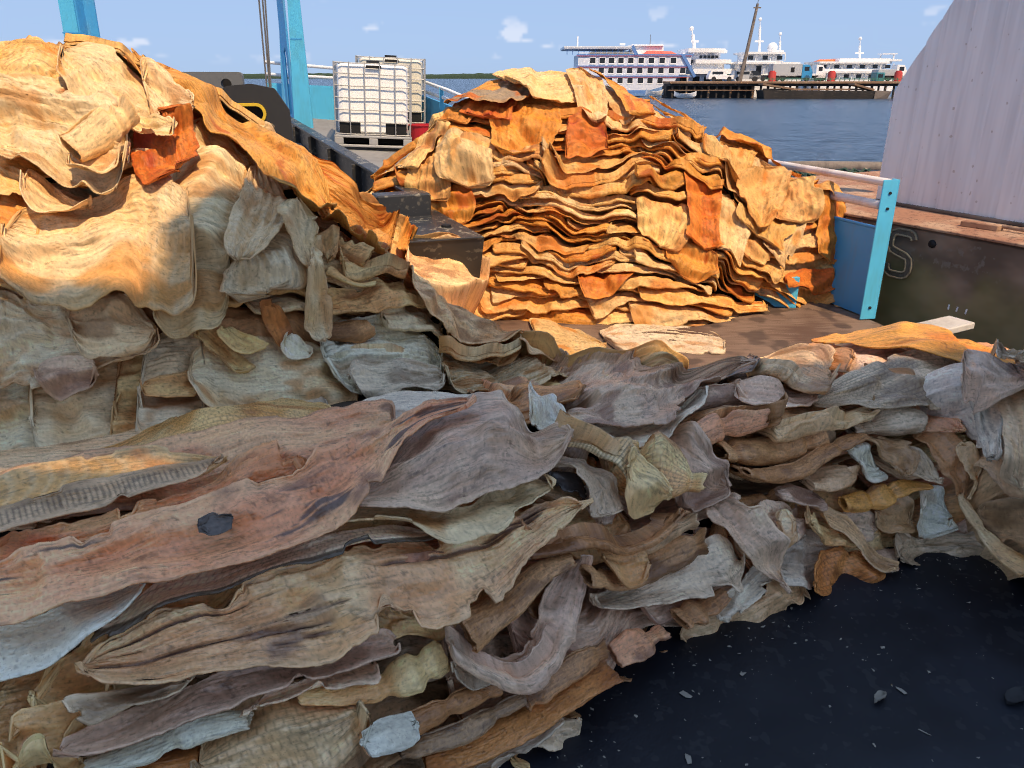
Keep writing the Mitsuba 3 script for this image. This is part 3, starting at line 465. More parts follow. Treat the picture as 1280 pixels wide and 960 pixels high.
def truck(label, x0, x1, xc, ztop, boxmat, cabmat, y=123.5):
    k = thing('box_truck', label, 'truck'); z0 = 1.41
    part(k, 'cargo_box', bx2(x0, xc - .1, y, y + 2.3, z0 + .75, ztop, .04), boxmat)
    part(k, 'chassis', bx2(x0 + .1, x1 - .2, y + .4, y + 1.9, z0 + .45, z0 + .72), 'mat_dark')
    cb = part(k, 'cab', trimesh.convex.convex_hull(np.array([(xc, yy, z0 + .45) for yy in (y + .1, y + 2.2)] + [(xc, yy, z0 + 2.3) for yy in (y + .2, y + 2.1)] + [(x1 - .45, yy, z0 + 2.25) for yy in (y + .2, y + 2.1)] + [(x1, yy, z0 + 1.35) for yy in (y + .1, y + 2.2)] + [(x1, yy, z0 + .45) for yy in (y + .1, y + 2.2)])), cabmat)
    part(cb, 'side_window', bx2(xc + .35, x1 - .5, y + .10, y + .3, z0 + 1.45, z0 + 2.0), 'mat_glass_dark')
    for wx in (x0 + .8, x0 + 1.7, x1 - .7): part(k, 'wheel', trimesh.creation.cylinder(radius=.42, height=.3, sections=16, transform=frame(np.array([1., 0, 0]), np.array([0, 0, 1.]), np.array([0, -1., 0]))).apply_translation((wx, y + .25, z0 + .43)), 'mat_rubber', 30)
    return k
k = truck('grey box truck with bright blue cab parked on the pier', 38.79, 44.77, 43.25, 3.83, 'mat_truck_grey', 'mat_truck_blue')
part(k, 'side_door', bx2(41.49, 42.02, 123.44, 123.6, 2.68, 3.34), 'mat_dark')
truck('white truck cab with flat load behind the blue cab', 45.00, 47.00, 45.59, 2.46, 'mat_ship_white', 'mat_ship_white', y=124.2)
truck('pale container truck at the right end of the pier', 54.85, 59.19, 57.66, 3.07, 'mat_truck_grey', 'mat_ship_white', y=124.2)
k = thing('green_kiosk', 'small teal green kiosk on the pier before the two-decked boat', 'kiosk'); part(k, 'body', bx2(54.15, 55.38, 123, 125, 1.41, 2.63, .05), 'mat_teal'); part(k, 'shutter', bx2(54.38, 55.08, 122.95, 123.1, 1.92, 2.41), 'mat_glass_dark')
for i, (xx, lb) in enumerate(((968, 'red drum standing left of the grey box truck'), (1043, 'red drum standing right of the white truck cab'), (1127, 'red drum by the pale container truck'))):
    k = thing('red_drum', lb, 'drum'); part(k, 'shell', trimesh.creation.cylinder(radius=.55, height=1.25, sections=14).apply_translation((-75.01 + 0.1172 * xx, 122.4, 1.41 + .63)), 'mat_ship_red', 30); part(k, 'lid', trimesh.creation.cylinder(radius=.40, height=.2, sections=14).apply_translation((-75.01 + 0.1172 * xx, 122.4, 1.41 + 1.35)), 'mat_ship_red', 30)
def car(label, x, L, m):
    k = thing('parked_car', label, 'car'); z0 = 1.41; y = 122.6
    part(k, 'body', trimesh.convex.convex_hull(np.array([(x + sx * (L / 2 - c), yy, z0 + zz) for sx in (-1, 1) for yy in (y, y + 1.7) for c, zz in ((.05, .3), (0, .55), (.08, .85))])), m)
    cb = part(k, 'cabin', trimesh.convex.convex_hull(np.array([(x + a, yy, z0 + zz) for yy, q in ((y + .08, 0), (y + 1.62, 0)) for a, zz in ((-L / 2 + .1, .85), (L / 2 - 1.1, .85), (-L / 2 + .35, 1.45), (L / 2 - 1.7, 1.45))])), m)
    part(cb, 'side_window', bx2(x - L / 2 + .55, x + L / 2 - 1.75, y + .05, y + .2, z0 + .95, z0 + 1.32), 'mat_glass_dark')
    for wx in (-L / 2 + .8, L / 2 - .8): part(k, 'wheel', trimesh.creation.cylinder(radius=.33, height=.22, sections=16, transform=frame(np.array([1., 0, 0]), np.array([0, 0, 1.]), np.array([0, -1., 0]))).apply_translation((x + wx, y + .08, z0 + .33)), 'mat_rubber', 30)
car('silver grey car parked just right of the leaning pole', 34.81, 4.2, 'mat_truck_grey'); car('white car parked at the left end of the pier', 31.06, 3.9, 'mat_ship_white'); car('dark car parked nearer the brown ramp', 36.57, 2.9, 'mat_glass_dark')
def canoe(label, x0, x1, y, z):
    k = thing('canoe', label, 'canoe'); n = 15; u = np.linspace(-1, 1, n); b = (1 - np.abs(u) ** 2.5)
    v = np.linspace(-1, 1, 9); X = np.array([[((x0 + x1) / 2 + (x1 - x0) / 2 * a, y + .7 * bb * w, -.9 + z * (abs(w) ** 2 * .9 + .1) + .35 * abs(a) ** 3) for w in v] for a, bb in zip(u, b)]); part(k, 'hull', sheet_grid(X), 'mat_ship_white', True)
    part(k, 'seat', bx2((x0 + x1) / 2 - .15, (x0 + x1) / 2 + .15, y - .6, y + .6, -.9 + z * .7, -.9 + z * .8), 'mat_log')
canoe('low pale canoe afloat nearest the heap below the pier', 22.97, 26.14, 116.5, .7); canoe('white skiff moored under the ferry hull', 20.16, 22.85, 124, .9)

# added unseen wall behind the viewer, stepped and slit to shape the near shade
k = thing('added_shade_wall', 'unseen stepped white wall added behind the viewpoint to cast shade on the near deck', 'blocker')
part(k, 'shade_panel', cat(bx2(-2.5, 6.5, -3.12, -3.0, 4.6, 7.72), bx2(-2.5, -0.05, -3.12, -3.0, 7.74, 9.52), bx2(1.45, 4.62, -3.12, -3.0, 7.74, 9.52), bx2(4.6, 6.5, -3.12, -3.0, 7.73, 9.50), bx2(-0.07, 1.47, -3.12, -3.0, 7.95, 9.51)), 'mat_ship_white')
part(k, 'shade_step', trimesh.convex.convex_hull(np.array([(x, yy, z) for yy in (-3.12, -3.0) for x, z in ((1.50, 9.45), (1.56, 10.05), (1.95, 10.82), (4.0, 10.95), (4.55, 9.45))])), 'mat_ship_white')
for xx in (-2.4, 0.6, 3.6, 6.4): part(k, 'shade_post', tube((xx, -3.06, -1.2), (xx, -3.06, 4.72), .07, 10), 'mat_ship_white')
# crumbs and scraps on the dark deck
_r = np.random.default_rng(21); ms = []
EDGE = np.array([(0.12, 1.68), (0.32, 2.0), (0.65, 2.2), (0.95, 2.33), (1.25, 2.49), (1.63, 2.71), (1.9, 2.72)])
def crumb(x, y, sz):
    q = _r.normal(size=(8, 3)) * [1, .6 + .3 * _r.random(), .3]; q /= np.linalg.norm(q, axis=1, keepdims=True); q *= sz * np.array([1.7, 1, .5]) * (0.6 + .6 * _r.random((8, 1))); m = trimesh.convex.convex_hull(q)
    m.apply_transform(trimesh.transformations.rotation_matrix(_r.uniform(0, 6.28), [0, 0, 1])); m.apply_translation((x, y, sz * .3 - .008)); ms.append(m)
for i in range(330):
    if _r.random() < .62:
        a = _r.random() * 5.99; b = int(a); c = EDGE[b] + (EDGE[b + 1] - EDGE[b]) * (a - b); d = _r.exponential(.16); x, y = c[0] + d * .75, c[1] - d * .66
    else: x, y = _r.uniform(0.1, 2.6), _r.uniform(1.0, 2.6)
    crumb(x, y, 0.0016 + 0.0045 * _r.random() ** 4)
for i in range(16): crumb(_r.uniform(.4, 2.3), _r.uniform(1.1, 2.3), _r.uniform(.008, .014))
k = new_key('deck_crumbs'); put(k, cat(*ms), 'mat_crumb'); labels[k] = {'label': 'pale crumbs of dried hide scattered over the dark deck', 'category': 'crumbs', 'kind': 'stuff'}
for i, (x, y, L, lb) in enumerate(((1.62, 1.92, .055, 'dark curled scrap lying on the dark deck'), (1.75, 1.86, .05, 'broad dark scrap right of the curled one on the deck'), (0.93, 1.42, .05, 'torn tan scrap at the bottom edge of the dark deck'), (1.18, 1.92, .03, 'pale lump of hide in the middle of the dark deck'))):
    u = np.linspace(-1, 1, 15); v = np.linspace(-1, 1, 9); U, V = np.meshgrid(u, v, indexing='ij'); wd = (1 - U ** 2) ** .5 * (.45 + .25 * f2(U * 3, U * 0, i + 70)); a = .5 + i * 1.1
    X0, Y0 = U * L, V * wd * L * .8; Z0 = -.004 + .012 * (V * V) + .012 * f2(U * 2, V * 2, i + 80); X = np.stack([x + X0 * math.cos(a) - Y0 * math.sin(a), y + X0 * math.sin(a) + Y0 * math.cos(a), Z0], -1)
    m = sheet_grid(X); m2 = sheet_grid(X - [0, 0, .004]); k = thing('hide_scrap', lb, 'scrap'); put(k, cat(m, m2), ('mat_rubber', 'mat_rubber', 'mat_crumb', 'mat_crumb')[i], True)

# ================================================================== heaps of hides
# Each heap has a smooth inner body, given as a height w over a tilted plane (origin o, axes e1 level, e2 up the slope, n out of it).
# Hides are laid on it one after another, each draped over what already lies there.
class Heap:
    def __init__(self, o, n, s, t, res, pts, floor=False, sink=0.09):
        self.o = np.array(o, float); self.n = unit(n)
        self.e1 = unit(np.cross([0, 0, 1], self.n)) if not floor else np.array([1.0, 0, 0])
        self.e2 = np.cross(self.n, self.e1); self.res = res; self.s0, self.t0 = s[0], t[0]
        self.ns, self.nt = int((s[1] - s[0]) / res) + 1, int((t[1] - t[0]) / res) + 1
        S, Tt = np.meshgrid(s[0] + np.arange(self.ns) * res, t[0] + np.arange(self.nt) * res, indexing='ij')
        if floor: B = np.zeros(S.shape)
        else:
            q = np.array([self.local(p) for p in pts])
            fit = RBFInterpolator(q[:, :2], q[:, 2], kernel='thin_plate_spline', smoothing=1.5e-3)
            c = slice(None, None, 4)
            Bc = fit(np.stack([S[c, c].ravel(), Tt[c, c].ravel()], 1)).reshape(S[c, c].shape)
            B = map_coordinates(Bc, [(S - s[0]) / res / 4, (Tt - t[0]) / res / 4], order=1, mode='nearest')
            B = gaussian_filter(B, 4)
            B = B - sink + 0.05 * (f2(S * 2.3, Tt * 2.3, 3) - 0.5)
        self.B = B; self.goal = B + sink - 0.015; self.warp = 0.0; self.tint = (1.0, 1.0, 1.0); self.th = 0.0045; self.rho = 0.015; self.D = B.copy(); self.shift = 0 * B; self.S, self.T = S, Tt
    def settle(self):
        """after a trial laying: the shift that presses the layers down so that the finished heap keeps its outline (same for all layers, so their order stays)"""
        self.shift = gaussian_filter(self.D, 0.055 / self.res, mode='nearest') - self.goal + 0.02; self.D = self.B.copy()
    def local(self, p): d = np.asarray(p, float) - self.o; return np.array([d @ self.e1, d @ self.e2, d @ self.n])
    def world(self, s, t, w): return self.o + s[..., None] * self.e1 + t[..., None] * self.e2 + w[..., None] * self.n
    def at(self, F, s, t): return map_coordinates(F, [(s - self.s0) / self.res, (t - self.t0) / self.res], order=1, mode='nearest')
    def smooth(self, r): k = max(1, int(r / self.res)); return gaussian_filter(maximum_filter(self.D, 2 * k + 1), k * 0.75, mode='nearest')
    def mark(self, s, t, w):
        i, j = np.rint((s - self.s0) / self.res).astype(int), np.rint((t - self.t0) / self.res).astype(int)
        ok = (i >= 0) & (j >= 0) & (i < self.ns) & (j < self.nt)
        np.maximum.at(self.D, (i[ok], j[ok]), w[ok])

PAL = {  # base, second, stain
    'cream': ((0.71, 0.51, 0.27), (0.75, 0.61, 0.40), (0.60, 0.31, 0.09)),
    'white': ((0.74, 0.61, 0.41), (0.70, 0.51, 0.28), (0.50, 0.27, 0.11)),
    'pale orange': ((0.67, 0.38, 0.115), (0.72, 0.52, 0.26), (0.58, 0.22, 0.04)),
    'orange': ((0.60, 0.26, 0.045), (0.67, 0.38, 0.11), (0.44, 0.11, 0.02)),
    'red orange': ((0.55, 0.16, 0.03), (0.64, 0.27, 0.06), (0.36, 0.05, 0.02)),
    'tan': ((0.40, 0.27, 0.15), (0.50, 0.38, 0.24), (0.22, 0.12, 0.06)),
    'brown': ((0.235, 0.135, 0.070), (0.31, 0.20, 0.12), (0.10, 0.055, 0.03)),
    'rust brown': ((0.27, 0.12, 0.045), (0.36, 0.19, 0.08), (0.12, 0.05, 0.02)),
    'pinkish brown': ((0.39, 0.215, 0.145), (0.46, 0.29, 0.20), (0.14, 0.08, 0.06)),
    'mauve grey': ((0.33, 0.265, 0.25), (0.42, 0.36, 0.33), (0.19, 0.13, 0.12)),
    'grey': ((0.31, 0.275, 0.235), (0.40, 0.37, 0.33), (0.15, 0.12, 0.10)),
    'grey tan': ((0.36, 0.27, 0.185), (0.45, 0.37, 0.28), (0.19, 0.125, 0.08)),
    'olive': ((0.29, 0.21, 0.14), (0.37, 0.30, 0.23), (0.13, 0.09, 0.055)),
    'yellow': ((0.45, 0.325, 0.20), (0.50, 0.41, 0.31), (0.30, 0.17, 0.07)),
    'bluish white': ((0.47, 0.50, 0.52), (0.54, 0.56, 0.58), (0.32, 0.31, 0.30)),
    'bluish grey': ((0.35, 0.355, 0.36), (0.43, 0.44, 0.44), (0.19, 0.175, 0.165)),
    'vivid orange': ((0.60, 0.24, 0.03), (0.64, 0.31, 0.06), (0.52, 0.17, 0.02)),
    'drab cream': ((0.43, 0.395, 0.325), (0.46, 0.44, 0.41), (0.32, 0.22, 0.14)),
    'mauve pale': ((0.56, 0.48, 0.45), (0.62, 0.55, 0.50), (0.60, 0.42, 0.26)),
    'dark brown': ((0.13, 0.09, 0.065), (0.19, 0.14, 0.10), (0.05, 0.035, 0.03)),
    'amber': ((0.30, 0.165, 0.045), (0.40, 0.25, 0.09), (0.13, 0.06, 0.02)),
    'fibrous': ((0.37, 0.255, 0.175), (0.45, 0.35, 0.25), (0.15, 0.11, 0.10)),
    'reddish': ((0.42, 0.215, 0.12), (0.48, 0.29, 0.165), (0.38, 0.13, 0.06)),
    'golden': ((0.33, 0.20, 0.075), (0.43, 0.34, 0.19), (0.24, 0.12, 0.05)),
    'pale olive': ((0.36, 0.31, 0.28), (0.44, 0.40, 0.38), (0.26, 0.20, 0.17)),
    'blue dark': ((0.16, 0.165, 0.19), (0.22, 0.23, 0.26), (0.09, 0.09, 0.10)),
    'dark': ((0.07, 0.058, 0.055), (0.13, 0.11, 0.10), (0.03, 0.025, 0.025)),
}
for _k in ('tan', 'brown', 'rust brown', 'pinkish brown', 'mauve grey', 'grey', 'grey tan', 'olive', 'yellow', 'bluish white', 'bluish grey', 'drab cream', 'mauve pale', 'dark brown', 'amber', 'fibrous', 'reddish', 'golden', 'pale olive', 'blue dark'):
    PAL[_k] = tuple(tuple(min(.8, x * g) for x, g in zip(c, (1.85, 1.55, 1.18))) for c in PAL[_k])
def hide_colour(col, um, vm, edge, seed, kind, rng, marks):
    """vertex colours: um along the hide, vm across it, edge = metres from the rim"""
    a, b, c = (np.array(x) for x in PAL[col])
    j = 1 + 0.045 * (rng.random(3) - 0.5) + 0.20 * (rng.random() - 0.5); a, b, c = a * j, b * j, c * j
    warp = 0.05 * (f2(um * 6, vm * 6, seed) - 0.5)
    m = sstep(0.34, 0.66, f2(um * 4.5 + warp * 8, vm * 7.5, seed + 1, 4))
    fib = f2(um * 9, vm * 95 + warp * 60, seed + 2, 3)
    if kind == 'meat':  # pale wavy bands of muscle across the fillet
        band = 0.5 + 0.5 * np.sin(2 * np.pi * ((um + 0.35 * np.abs(vm)) / 0.042 + 1.6 * f2(um * 5, vm * 11, seed + 3, 2)))
        m = np.clip(0.55 * m + 0.55 * band ** 3 * sstep(0.35, 0.6, f2(um * 5, vm * 5, seed + 4, 2)), 0, 1)
    C = a + (b - a) * m[..., None]
    C = C * (0.76 + 0.48 * fib)[..., None]
    # creases and fibres drawn as dark lengthwise lines in the colour, in patches
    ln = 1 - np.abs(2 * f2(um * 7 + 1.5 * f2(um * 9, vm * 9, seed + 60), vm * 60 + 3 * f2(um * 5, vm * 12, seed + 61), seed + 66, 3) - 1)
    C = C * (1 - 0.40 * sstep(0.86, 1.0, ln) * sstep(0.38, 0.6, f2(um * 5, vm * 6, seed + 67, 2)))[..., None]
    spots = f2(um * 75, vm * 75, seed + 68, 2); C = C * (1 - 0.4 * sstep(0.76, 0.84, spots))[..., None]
    st = sstep(0.58, 0.74, f2(um * 5 + 3, vm * 9, seed + 5, 3)) * 0.85
    C = C + (c - C) * st[..., None]
    if kind == 'skin':  # net of large scales
        k = 0.021; x, y = um / k, vm / k * 1.25
        row = np.floor(y); xo = x + 0.5 * (row % 2); d = np.maximum(np.abs((xo - np.floor(xo)) - 0.5), np.abs(y - row - 0.5)) * 2
        C = C * (1.12 - 0.42 * sstep(0.62, 1.0, d))[..., None]
    if kind == 'leather' and rng.random() < 0.55:   # faint pale net left by the scales
        k = 0.017 + 0.008 * rng.random(); x, y = um / k + 1.2 * f2(um * 9, vm * 9, seed + 70), vm / k * 1.2 + 1.2 * f2(um * 8 + 5, vm * 8, seed + 71)
        row = np.floor(y); xo = x + 0.5 * (row % 2); d = np.maximum(np.abs((xo - np.floor(xo)) - 0.5), np.abs(y - row - 0.5)) * 2
        C = C * (1 + 0.26 * sstep(0.72, 1.0, d) * sstep(0.4, 0.6, f2(um * 3.5, vm * 4, seed + 72, 2)))[..., None]
    if kind == 'ribs':
        C = C * (1 - 0.50 * sstep(0.1, 0.45, np.sin(2 * np.pi * um / 0.0135 + 6 * f2(um * 8, vm * 8, seed))) * sstep(0.75, 0.35, np.abs(vm) / np.abs(vm).max()))[..., None]
    for colour, kx, ky, lo in marks:   # stains with a shape of their own
        q = sstep(lo, lo + 0.09, f2(um * kx + 5, vm * ky, seed + 50, 4)) * 0.9 * (sstep(0.46, 0.60, f2(um * 1.8 + 2, vm * 5, seed + 51, 3)) if ky > 20 else 1)
        C = C + (np.array(colour) - C) * q[..., None]
    grain = f2(um * 160, vm * 190, seed + 6, 2)
    C = C * (0.74 + 0.52 * grain)[..., None]
    rim = sstep(0.018, 0.0, edge + 0.010 * (f2(um * 40, vm * 40, seed + 8, 2) - 0.5))
    rc = b * 1.12 if rng.random() < 0.6 else c * 1.1
    return np.clip(C + (rc - C) * (0.40 * rim)[..., None], 0.004, 0.9)

def curve(pts, n):
    P = np.asarray(pts, float)
    d = np.r_[0, np.cumsum(np.maximum(np.linalg.norm(np.diff(P, axis=0), axis=1), 1e-4))]; u = np.linspace(0, d[-1], n)
    if len(P) == 2: return P[0] + (u / d[-1])[:, None] * (P[1] - P[0])
    return np.stack([PchipInterpolator(d, P[:, k])(u) for k in range(2)], 1)

SKIP = set()
HIDE_NO = [0]
def lay(heap, form, A, B, col, label=None, group=None, key=None, mat=None, kind=None, th=None, wr=1.0, rag=1.0, lift=0.0, lift_a=0.0, curl=0.0, curl_a=0.0, rho=None, ends=None, res=None, seed=None,
        stiff=0.03, raise_=0.0, flat=0.8, turns=1.5, radius=None, wave=1.0, grow=0.09, crease=0.0, mesh=True, trial=False, stain_grey=0, stain_red=0, stain_dark=0, dark_edge=0, split=0):
    """Lay one hide between its edges A and B (points s, t on the heap). sheet: flat hide; fold: doubled hide with its fold along B; roll: rolled up, between A and B."""
    if trial: mesh, res = False, heap.hres * 3
    elif not mesh: res = heap.hres * 2.5
    rho = rho or heap.rho; th = th or heap.th
    HIDE_NO[0] += 1; no = HIDE_NO[0]; seed = (seed or no * 13) % 9973; rng = np.random.default_rng(seed)
    kind = kind or ('meat' if col in ('cream', 'orange', 'pale orange', 'white', 'red orange') else 'leather')
    res = res or heap.hres; rag = rag * getattr(heap, 'rag', 1.0)
    A, B = np.asarray(A, float), np.asarray(B, float)
    if ends is None: ends = rng.uniform(0.04, 0.22) if form == 'sheet' else rng.uniform(0.02, 0.10)
    if grow and form != 'roll':
        a1, b1 = curve(A, 24), curve(B, 24); dv = (b1 - a1) * grow; A, B = a1 - dv, b1 + dv * (0.3 if form == 'fold' else 0.8)
        for E in (A, B): E[0] += (E[0] - E[3]) * grow * 2; E[-1] += (E[-1] - E[-4]) * grow * 2
    if heap.warp:
        A, B = (curve(E, 12) for E in (A, B))
        for E in (A, B): E[:, 1] += heap.warp * (1.5 * (f2(E[:, 0] * 1.1, E[:, 1] * 1.3, 31, 2) - 0.5) + 0.38 * (f2(E[:, 0] * 3.2, E[:, 1] * 3, 32, 2) - 0.5))
    A0, B0 = curve(A, 60), curve(B, 60); mid = (A0 + B0) / 2
    L = np.linalg.norm(np.diff(mid, axis=0), axis=1).sum(); W = np.linalg.norm(A0 - B0, axis=1).mean()
    nu = int(np.clip(L / res, 12, 420))
    if form == 'roll':
        M = curve(mid[::3], nu); wid = curve(np.stack([np.linalg.norm(A0 - B0, axis=1)[::3] / 2, np.arange(20) * 1e-3], 1), nu)[:, 0]
        tg = np.gradient(M, axis=0); tg /= np.maximum(np.linalg.norm(tg, axis=1, keepdims=True), 1e-9); nr = np.stack([-tg[:, 1], tg[:, 0]], 1)
        if nr[:, 1].mean() < 0: nr = -nr
        r = radius or wid; um1 = np.linspace(0, L, nu)
        r = r * (1 + 0.22 * (f2(um1 * 7, um1 * 0, seed, 2) - 0.5))
        pinch = 1 - 0.30 * np.exp(-((um1[:, None] - rng.random(2)[None] * L) / 0.02) ** 2).sum(1) * (rng.random() < 0.7)
        r = r * np.clip(pinch, 0.6, 1)
        tot = 2 * np.pi * turns; nv = int(np.clip(tot * r.mean() / res, 18, 160)); ph = np.linspace(0, tot, nv)
        start = rng.uniform(-0.9, 0.2)                       # where the loose outer edge lies, seen from the front
        Dm = heap.at(heap.smooth(stiff), M[:, 0], M[:, 1])
        Dm = gaussian_filter(Dm, max(1, 0.06 / res), mode='nearest')
        um, pv = np.meshgrid(um1, ph, indexing='ij'); vm = pv * r.mean()
        endrag = 0.010 * rag * (f2(pv * 1.6, pv * 0, seed + 40, 3) - 0.5) * 2
        sp = (2 * um / L - 1); us = endrag * np.sign(sp) * np.abs(sp) ** 8
        rr = r[:, None] * (1 - 0.13 * pv / (2 * np.pi)) - 0.0
        # crumpling: soft rings across, dents, fine wrinkles
        big = f2(um * 9, pv * 0.9, seed + 20, 3) - 0.5; fine = f2(um * 34, pv * 1.4, seed + 21, 3) - 0.5; ring = f2(um * 60, pv * 0.5, seed + 22, 2) - 0.5
        rr = rr * (1 + wr * (0.30 * big + 0.10 * fine)) + wr * 0.0035 * ring
        ang = start - pv
        oa = rr * np.cos(ang); ob = rr * np.sin(ang) * flat
        s = M[:, 0][:, None] + nr[:, 0][:, None] * oa + tg[:, 0][:, None] * us; t = M[:, 1][:, None] + nr[:, 1][:, None] * oa + tg[:, 1][:, None] * us
        w = (Dm + r * flat * 0.80 + raise_)[:, None] + ob
        top = np.sin(ang) > -0.1
        out = pv < 2 * np.pi
        heap.mark(s[top & out], t[top & out], w[top & out])
        edge = np.minimum(np.minimum(um, L - um), vm); inner = pv / (2 * np.pi)
        X = heap.world(s, t, w - heap.at(heap.shift, s, t)); flip = False
    else:
        nv0 = int(np.clip(W / res, 8, 320))
        A1, B1 = curve(A, nu), curve(B, nu); u = np.linspace(0, 1, nu); um1 = u * L
        v = np.linspace(0, 1, nv0)
        # ragged rim
        def torn(x, sd): return rag * (0.050 * (f2(x * 6, x * 0, sd, 3) - 0.5) + 0.0055 * (f2(x * 60, x * 0, sd + 1, 2) - 0.5) - 0.030 * sstep(0.74, 0.80, n2(x * 9, x * 0, sd + 2)) * (0.3 + n2(x * 22, x * 0, sd + 3)))
        ra, rb = torn(um1, seed + 30), torn(um1, seed + 32)
        if form == 'fold': rb = rb * 0.5
        rnd = np.sqrt(np.clip(1 - np.abs(2 * u - 1) ** (2 / max(ends, 0.02)), 0, 1)) if ends else np.ones(nu)
        va, vb = 0.5 - 0.5 * rnd, 0.5 + 0.5 * rnd
        V = va[:, None] + (vb - va)[:, None] * v[None] - (ra / W)[:, None] * (1 - v[None]) ** 7 + (rb / W)[:, None] * v[None] ** 7
        er = rag * (0.055 * (f2(v * W * 9, v * 0, seed + 34, 3) - 0.5) + 0.005 * (n2(v * W * 55, v * 0, seed + 35) - 0.5)); er2 = rag * (0.055 * (f2(v * W * 9, v * 0, seed + 36, 3) - 0.5) + 0.005 * (n2(v * W * 55, v * 0, seed + 37) - 0.5))
        P = A1[:, None] * (1 - V)[..., None] + B1[:, None] * V[..., None]
        tg = np.gradient(P, axis=0); tg /= np.maximum(np.linalg.norm(tg, axis=2, keepdims=True), 1e-9)
        P = P + tg * (er[None] * ((1 - u) ** 12)[:, None] + er2[None] * (u ** 12)[:, None])[..., None]
        um, vm = np.meshgrid(um1, (v - 0.5) * W, indexing='ij')
        o = B1 - A1; o = o / np.maximum(np.linalg.norm(o, axis=1, keepdims=True), 1e-9)
        s, t = P[..., 0], P[..., 1]
        da, db = v[None] * W + 0 * um, (1 - v[None]) * W + 0 * um; de = np.minimum(um, L - um); edge = np.minimum(np.minimum(da, db), de)
        Dl = gaussian_filter(maximum_filter(heap.D, 3), 1.0, mode='nearest'); Ds = heap.smooth(stiff)
        w = np.maximum(0.25 * heap.at(Dl, s, t) + 0.75 * heap.at(Ds, s, t), heap.at(Dl, s, t) + 0.002) + th
        # long soft folds, buckles at the rim, wrinkles
        k1 = f2(um * 2.2 + 2 * f2(um * 1.5, vm * 3, seed + 9), vm * 8, seed + 10, 2) - 0.5
        rimw = np.exp(-edge / 0.05)
        flute = (f2(um * 10, vm * 3, seed + 11, 2) - 0.5)
        ridge = 1 - np.abs(2 * f2(um * 3.0 + 0.8 * f2(um * 6, vm * 6, seed), vm * 13, seed + 12, 3) - 1); fine = f2(um * 16, vm * 62, seed + 13, 3) - 0.5; pit = f2(um * 55, vm * 75, seed + 14, 2) - 0.5
        crk = 1 - np.abs(2 * f2(um * 7 + 1.5 * f2(um * 9, vm * 9, seed + 60), vm * 34 + 2 * f2(um * 5, vm * 12, seed + 61), seed + 62, 2) - 1)
        patchy = 0.3 + 1.2 * sstep(0.35, 0.65, f2(um * 4, vm * 4, seed + 63, 2))
        w = w + wr * (0.020 * k1 + 0.014 * sstep(0.72, 1.0, ridge) + 0.008 * patchy * (crk ** 2 - 0.4) + 0.0055 * fine + 0.0024 * pit) + 0.011 * wave * rimw * (flute + 0.1) * 2
        if crease:
            w = w + crease * 0.008 * np.sin(2 * np.pi * (vm / 0.035 + 2.2 * (f2(um * 3, vm * 4, seed + 15, 2)))) * sstep(0.0, 0.03, edge)
        if kind == 'skin':
            kk = 0.021; xx, yy = um / kk, vm / kk * 1.25; row = np.floor(yy); xo = xx + 0.5 * (row % 2)
            w = w + 0.0016 * (1 - np.maximum(np.abs((xo - np.floor(xo)) - 0.5), np.abs(yy - row - 0.5)) * 2)
        if split: w = w - 0.016 * sstep(0.65, 0.72, f2(um * 3 + 5, vm * 60, seed + 50, 4))
        w = w + lift * sstep(0.25, 1, v)[None] + lift_a * sstep(0.75, 0, v)[None] + raise_
        if form == 'fold':
            n3 = max(7, int(np.pi * rho / res) + 3); phs = np.linspace(0, np.pi, n3)[1:]; rh = (rho * rng.uniform(0.6, 1.6) * (0.70 + 0.7 * f2(um1 * 6, um1 * 0, seed + 16, 2)))
            w = w + (2 * rh[:, None]) * sstep(0.0, 0.9, v)[None]
            no_ = max(3, int(0.05 / res)); back = np.linspace(0, 0.07, no_)[1:]
            sB, tB, wB = s[:, -1], t[:, -1], w[:, -1]
            ns_ = np.concatenate([np.sin(phs), 0 * back]); nw_ = np.concatenate([-(1 - np.cos(phs)), -2.0 + 0 * back]); nb_ = np.concatenate([0 * phs, -back])
            wob = 1 + wr * 0.5 * (f2(um1[:, None] * 20, ns_[None] * 2, seed + 17, 2) - 0.5)
            s2 = sB[:, None] + o[:, 0:1] * (rh[:, None] * ns_[None] * wob + nb_[None]); t2 = tB[:, None] + o[:, 1:2] * (rh[:, None] * ns_[None] * wob + nb_[None]); w2 = wB[:, None] + rh[:, None] * nw_[None]
            s, t, w = np.hstack([s, s2]), np.hstack([t, t2]), np.hstack([w, w2])
            ext = np.cumsum(np.concatenate([np.full(len(phs), rho * np.pi / n3), np.full(len(back), 0.012)]))
            um = np.hstack([um, np.repeat(um1[:, None], len(ext), 1)]); vm = np.hstack([vm, np.broadcast_to(W / 2 + ext, (nu, len(ext)))])
            edge = np.hstack([edge, np.minimum(0.05, np.repeat(np.minimum(um1, L - um1)[:, None], len(ext), 1))]); edge[:, nv0 - 8:nv0] = np.maximum(edge[:, nv0 - 8:nv0], 0.03)
            edge[:, nv0:] = np.maximum(edge[:, nv0:], 0.03)
            heap.mark(s[:, :nv0 + n3 // 2], t[:, :nv0 + n3 // 2], w[:, :nv0 + n3 // 2])
        else:
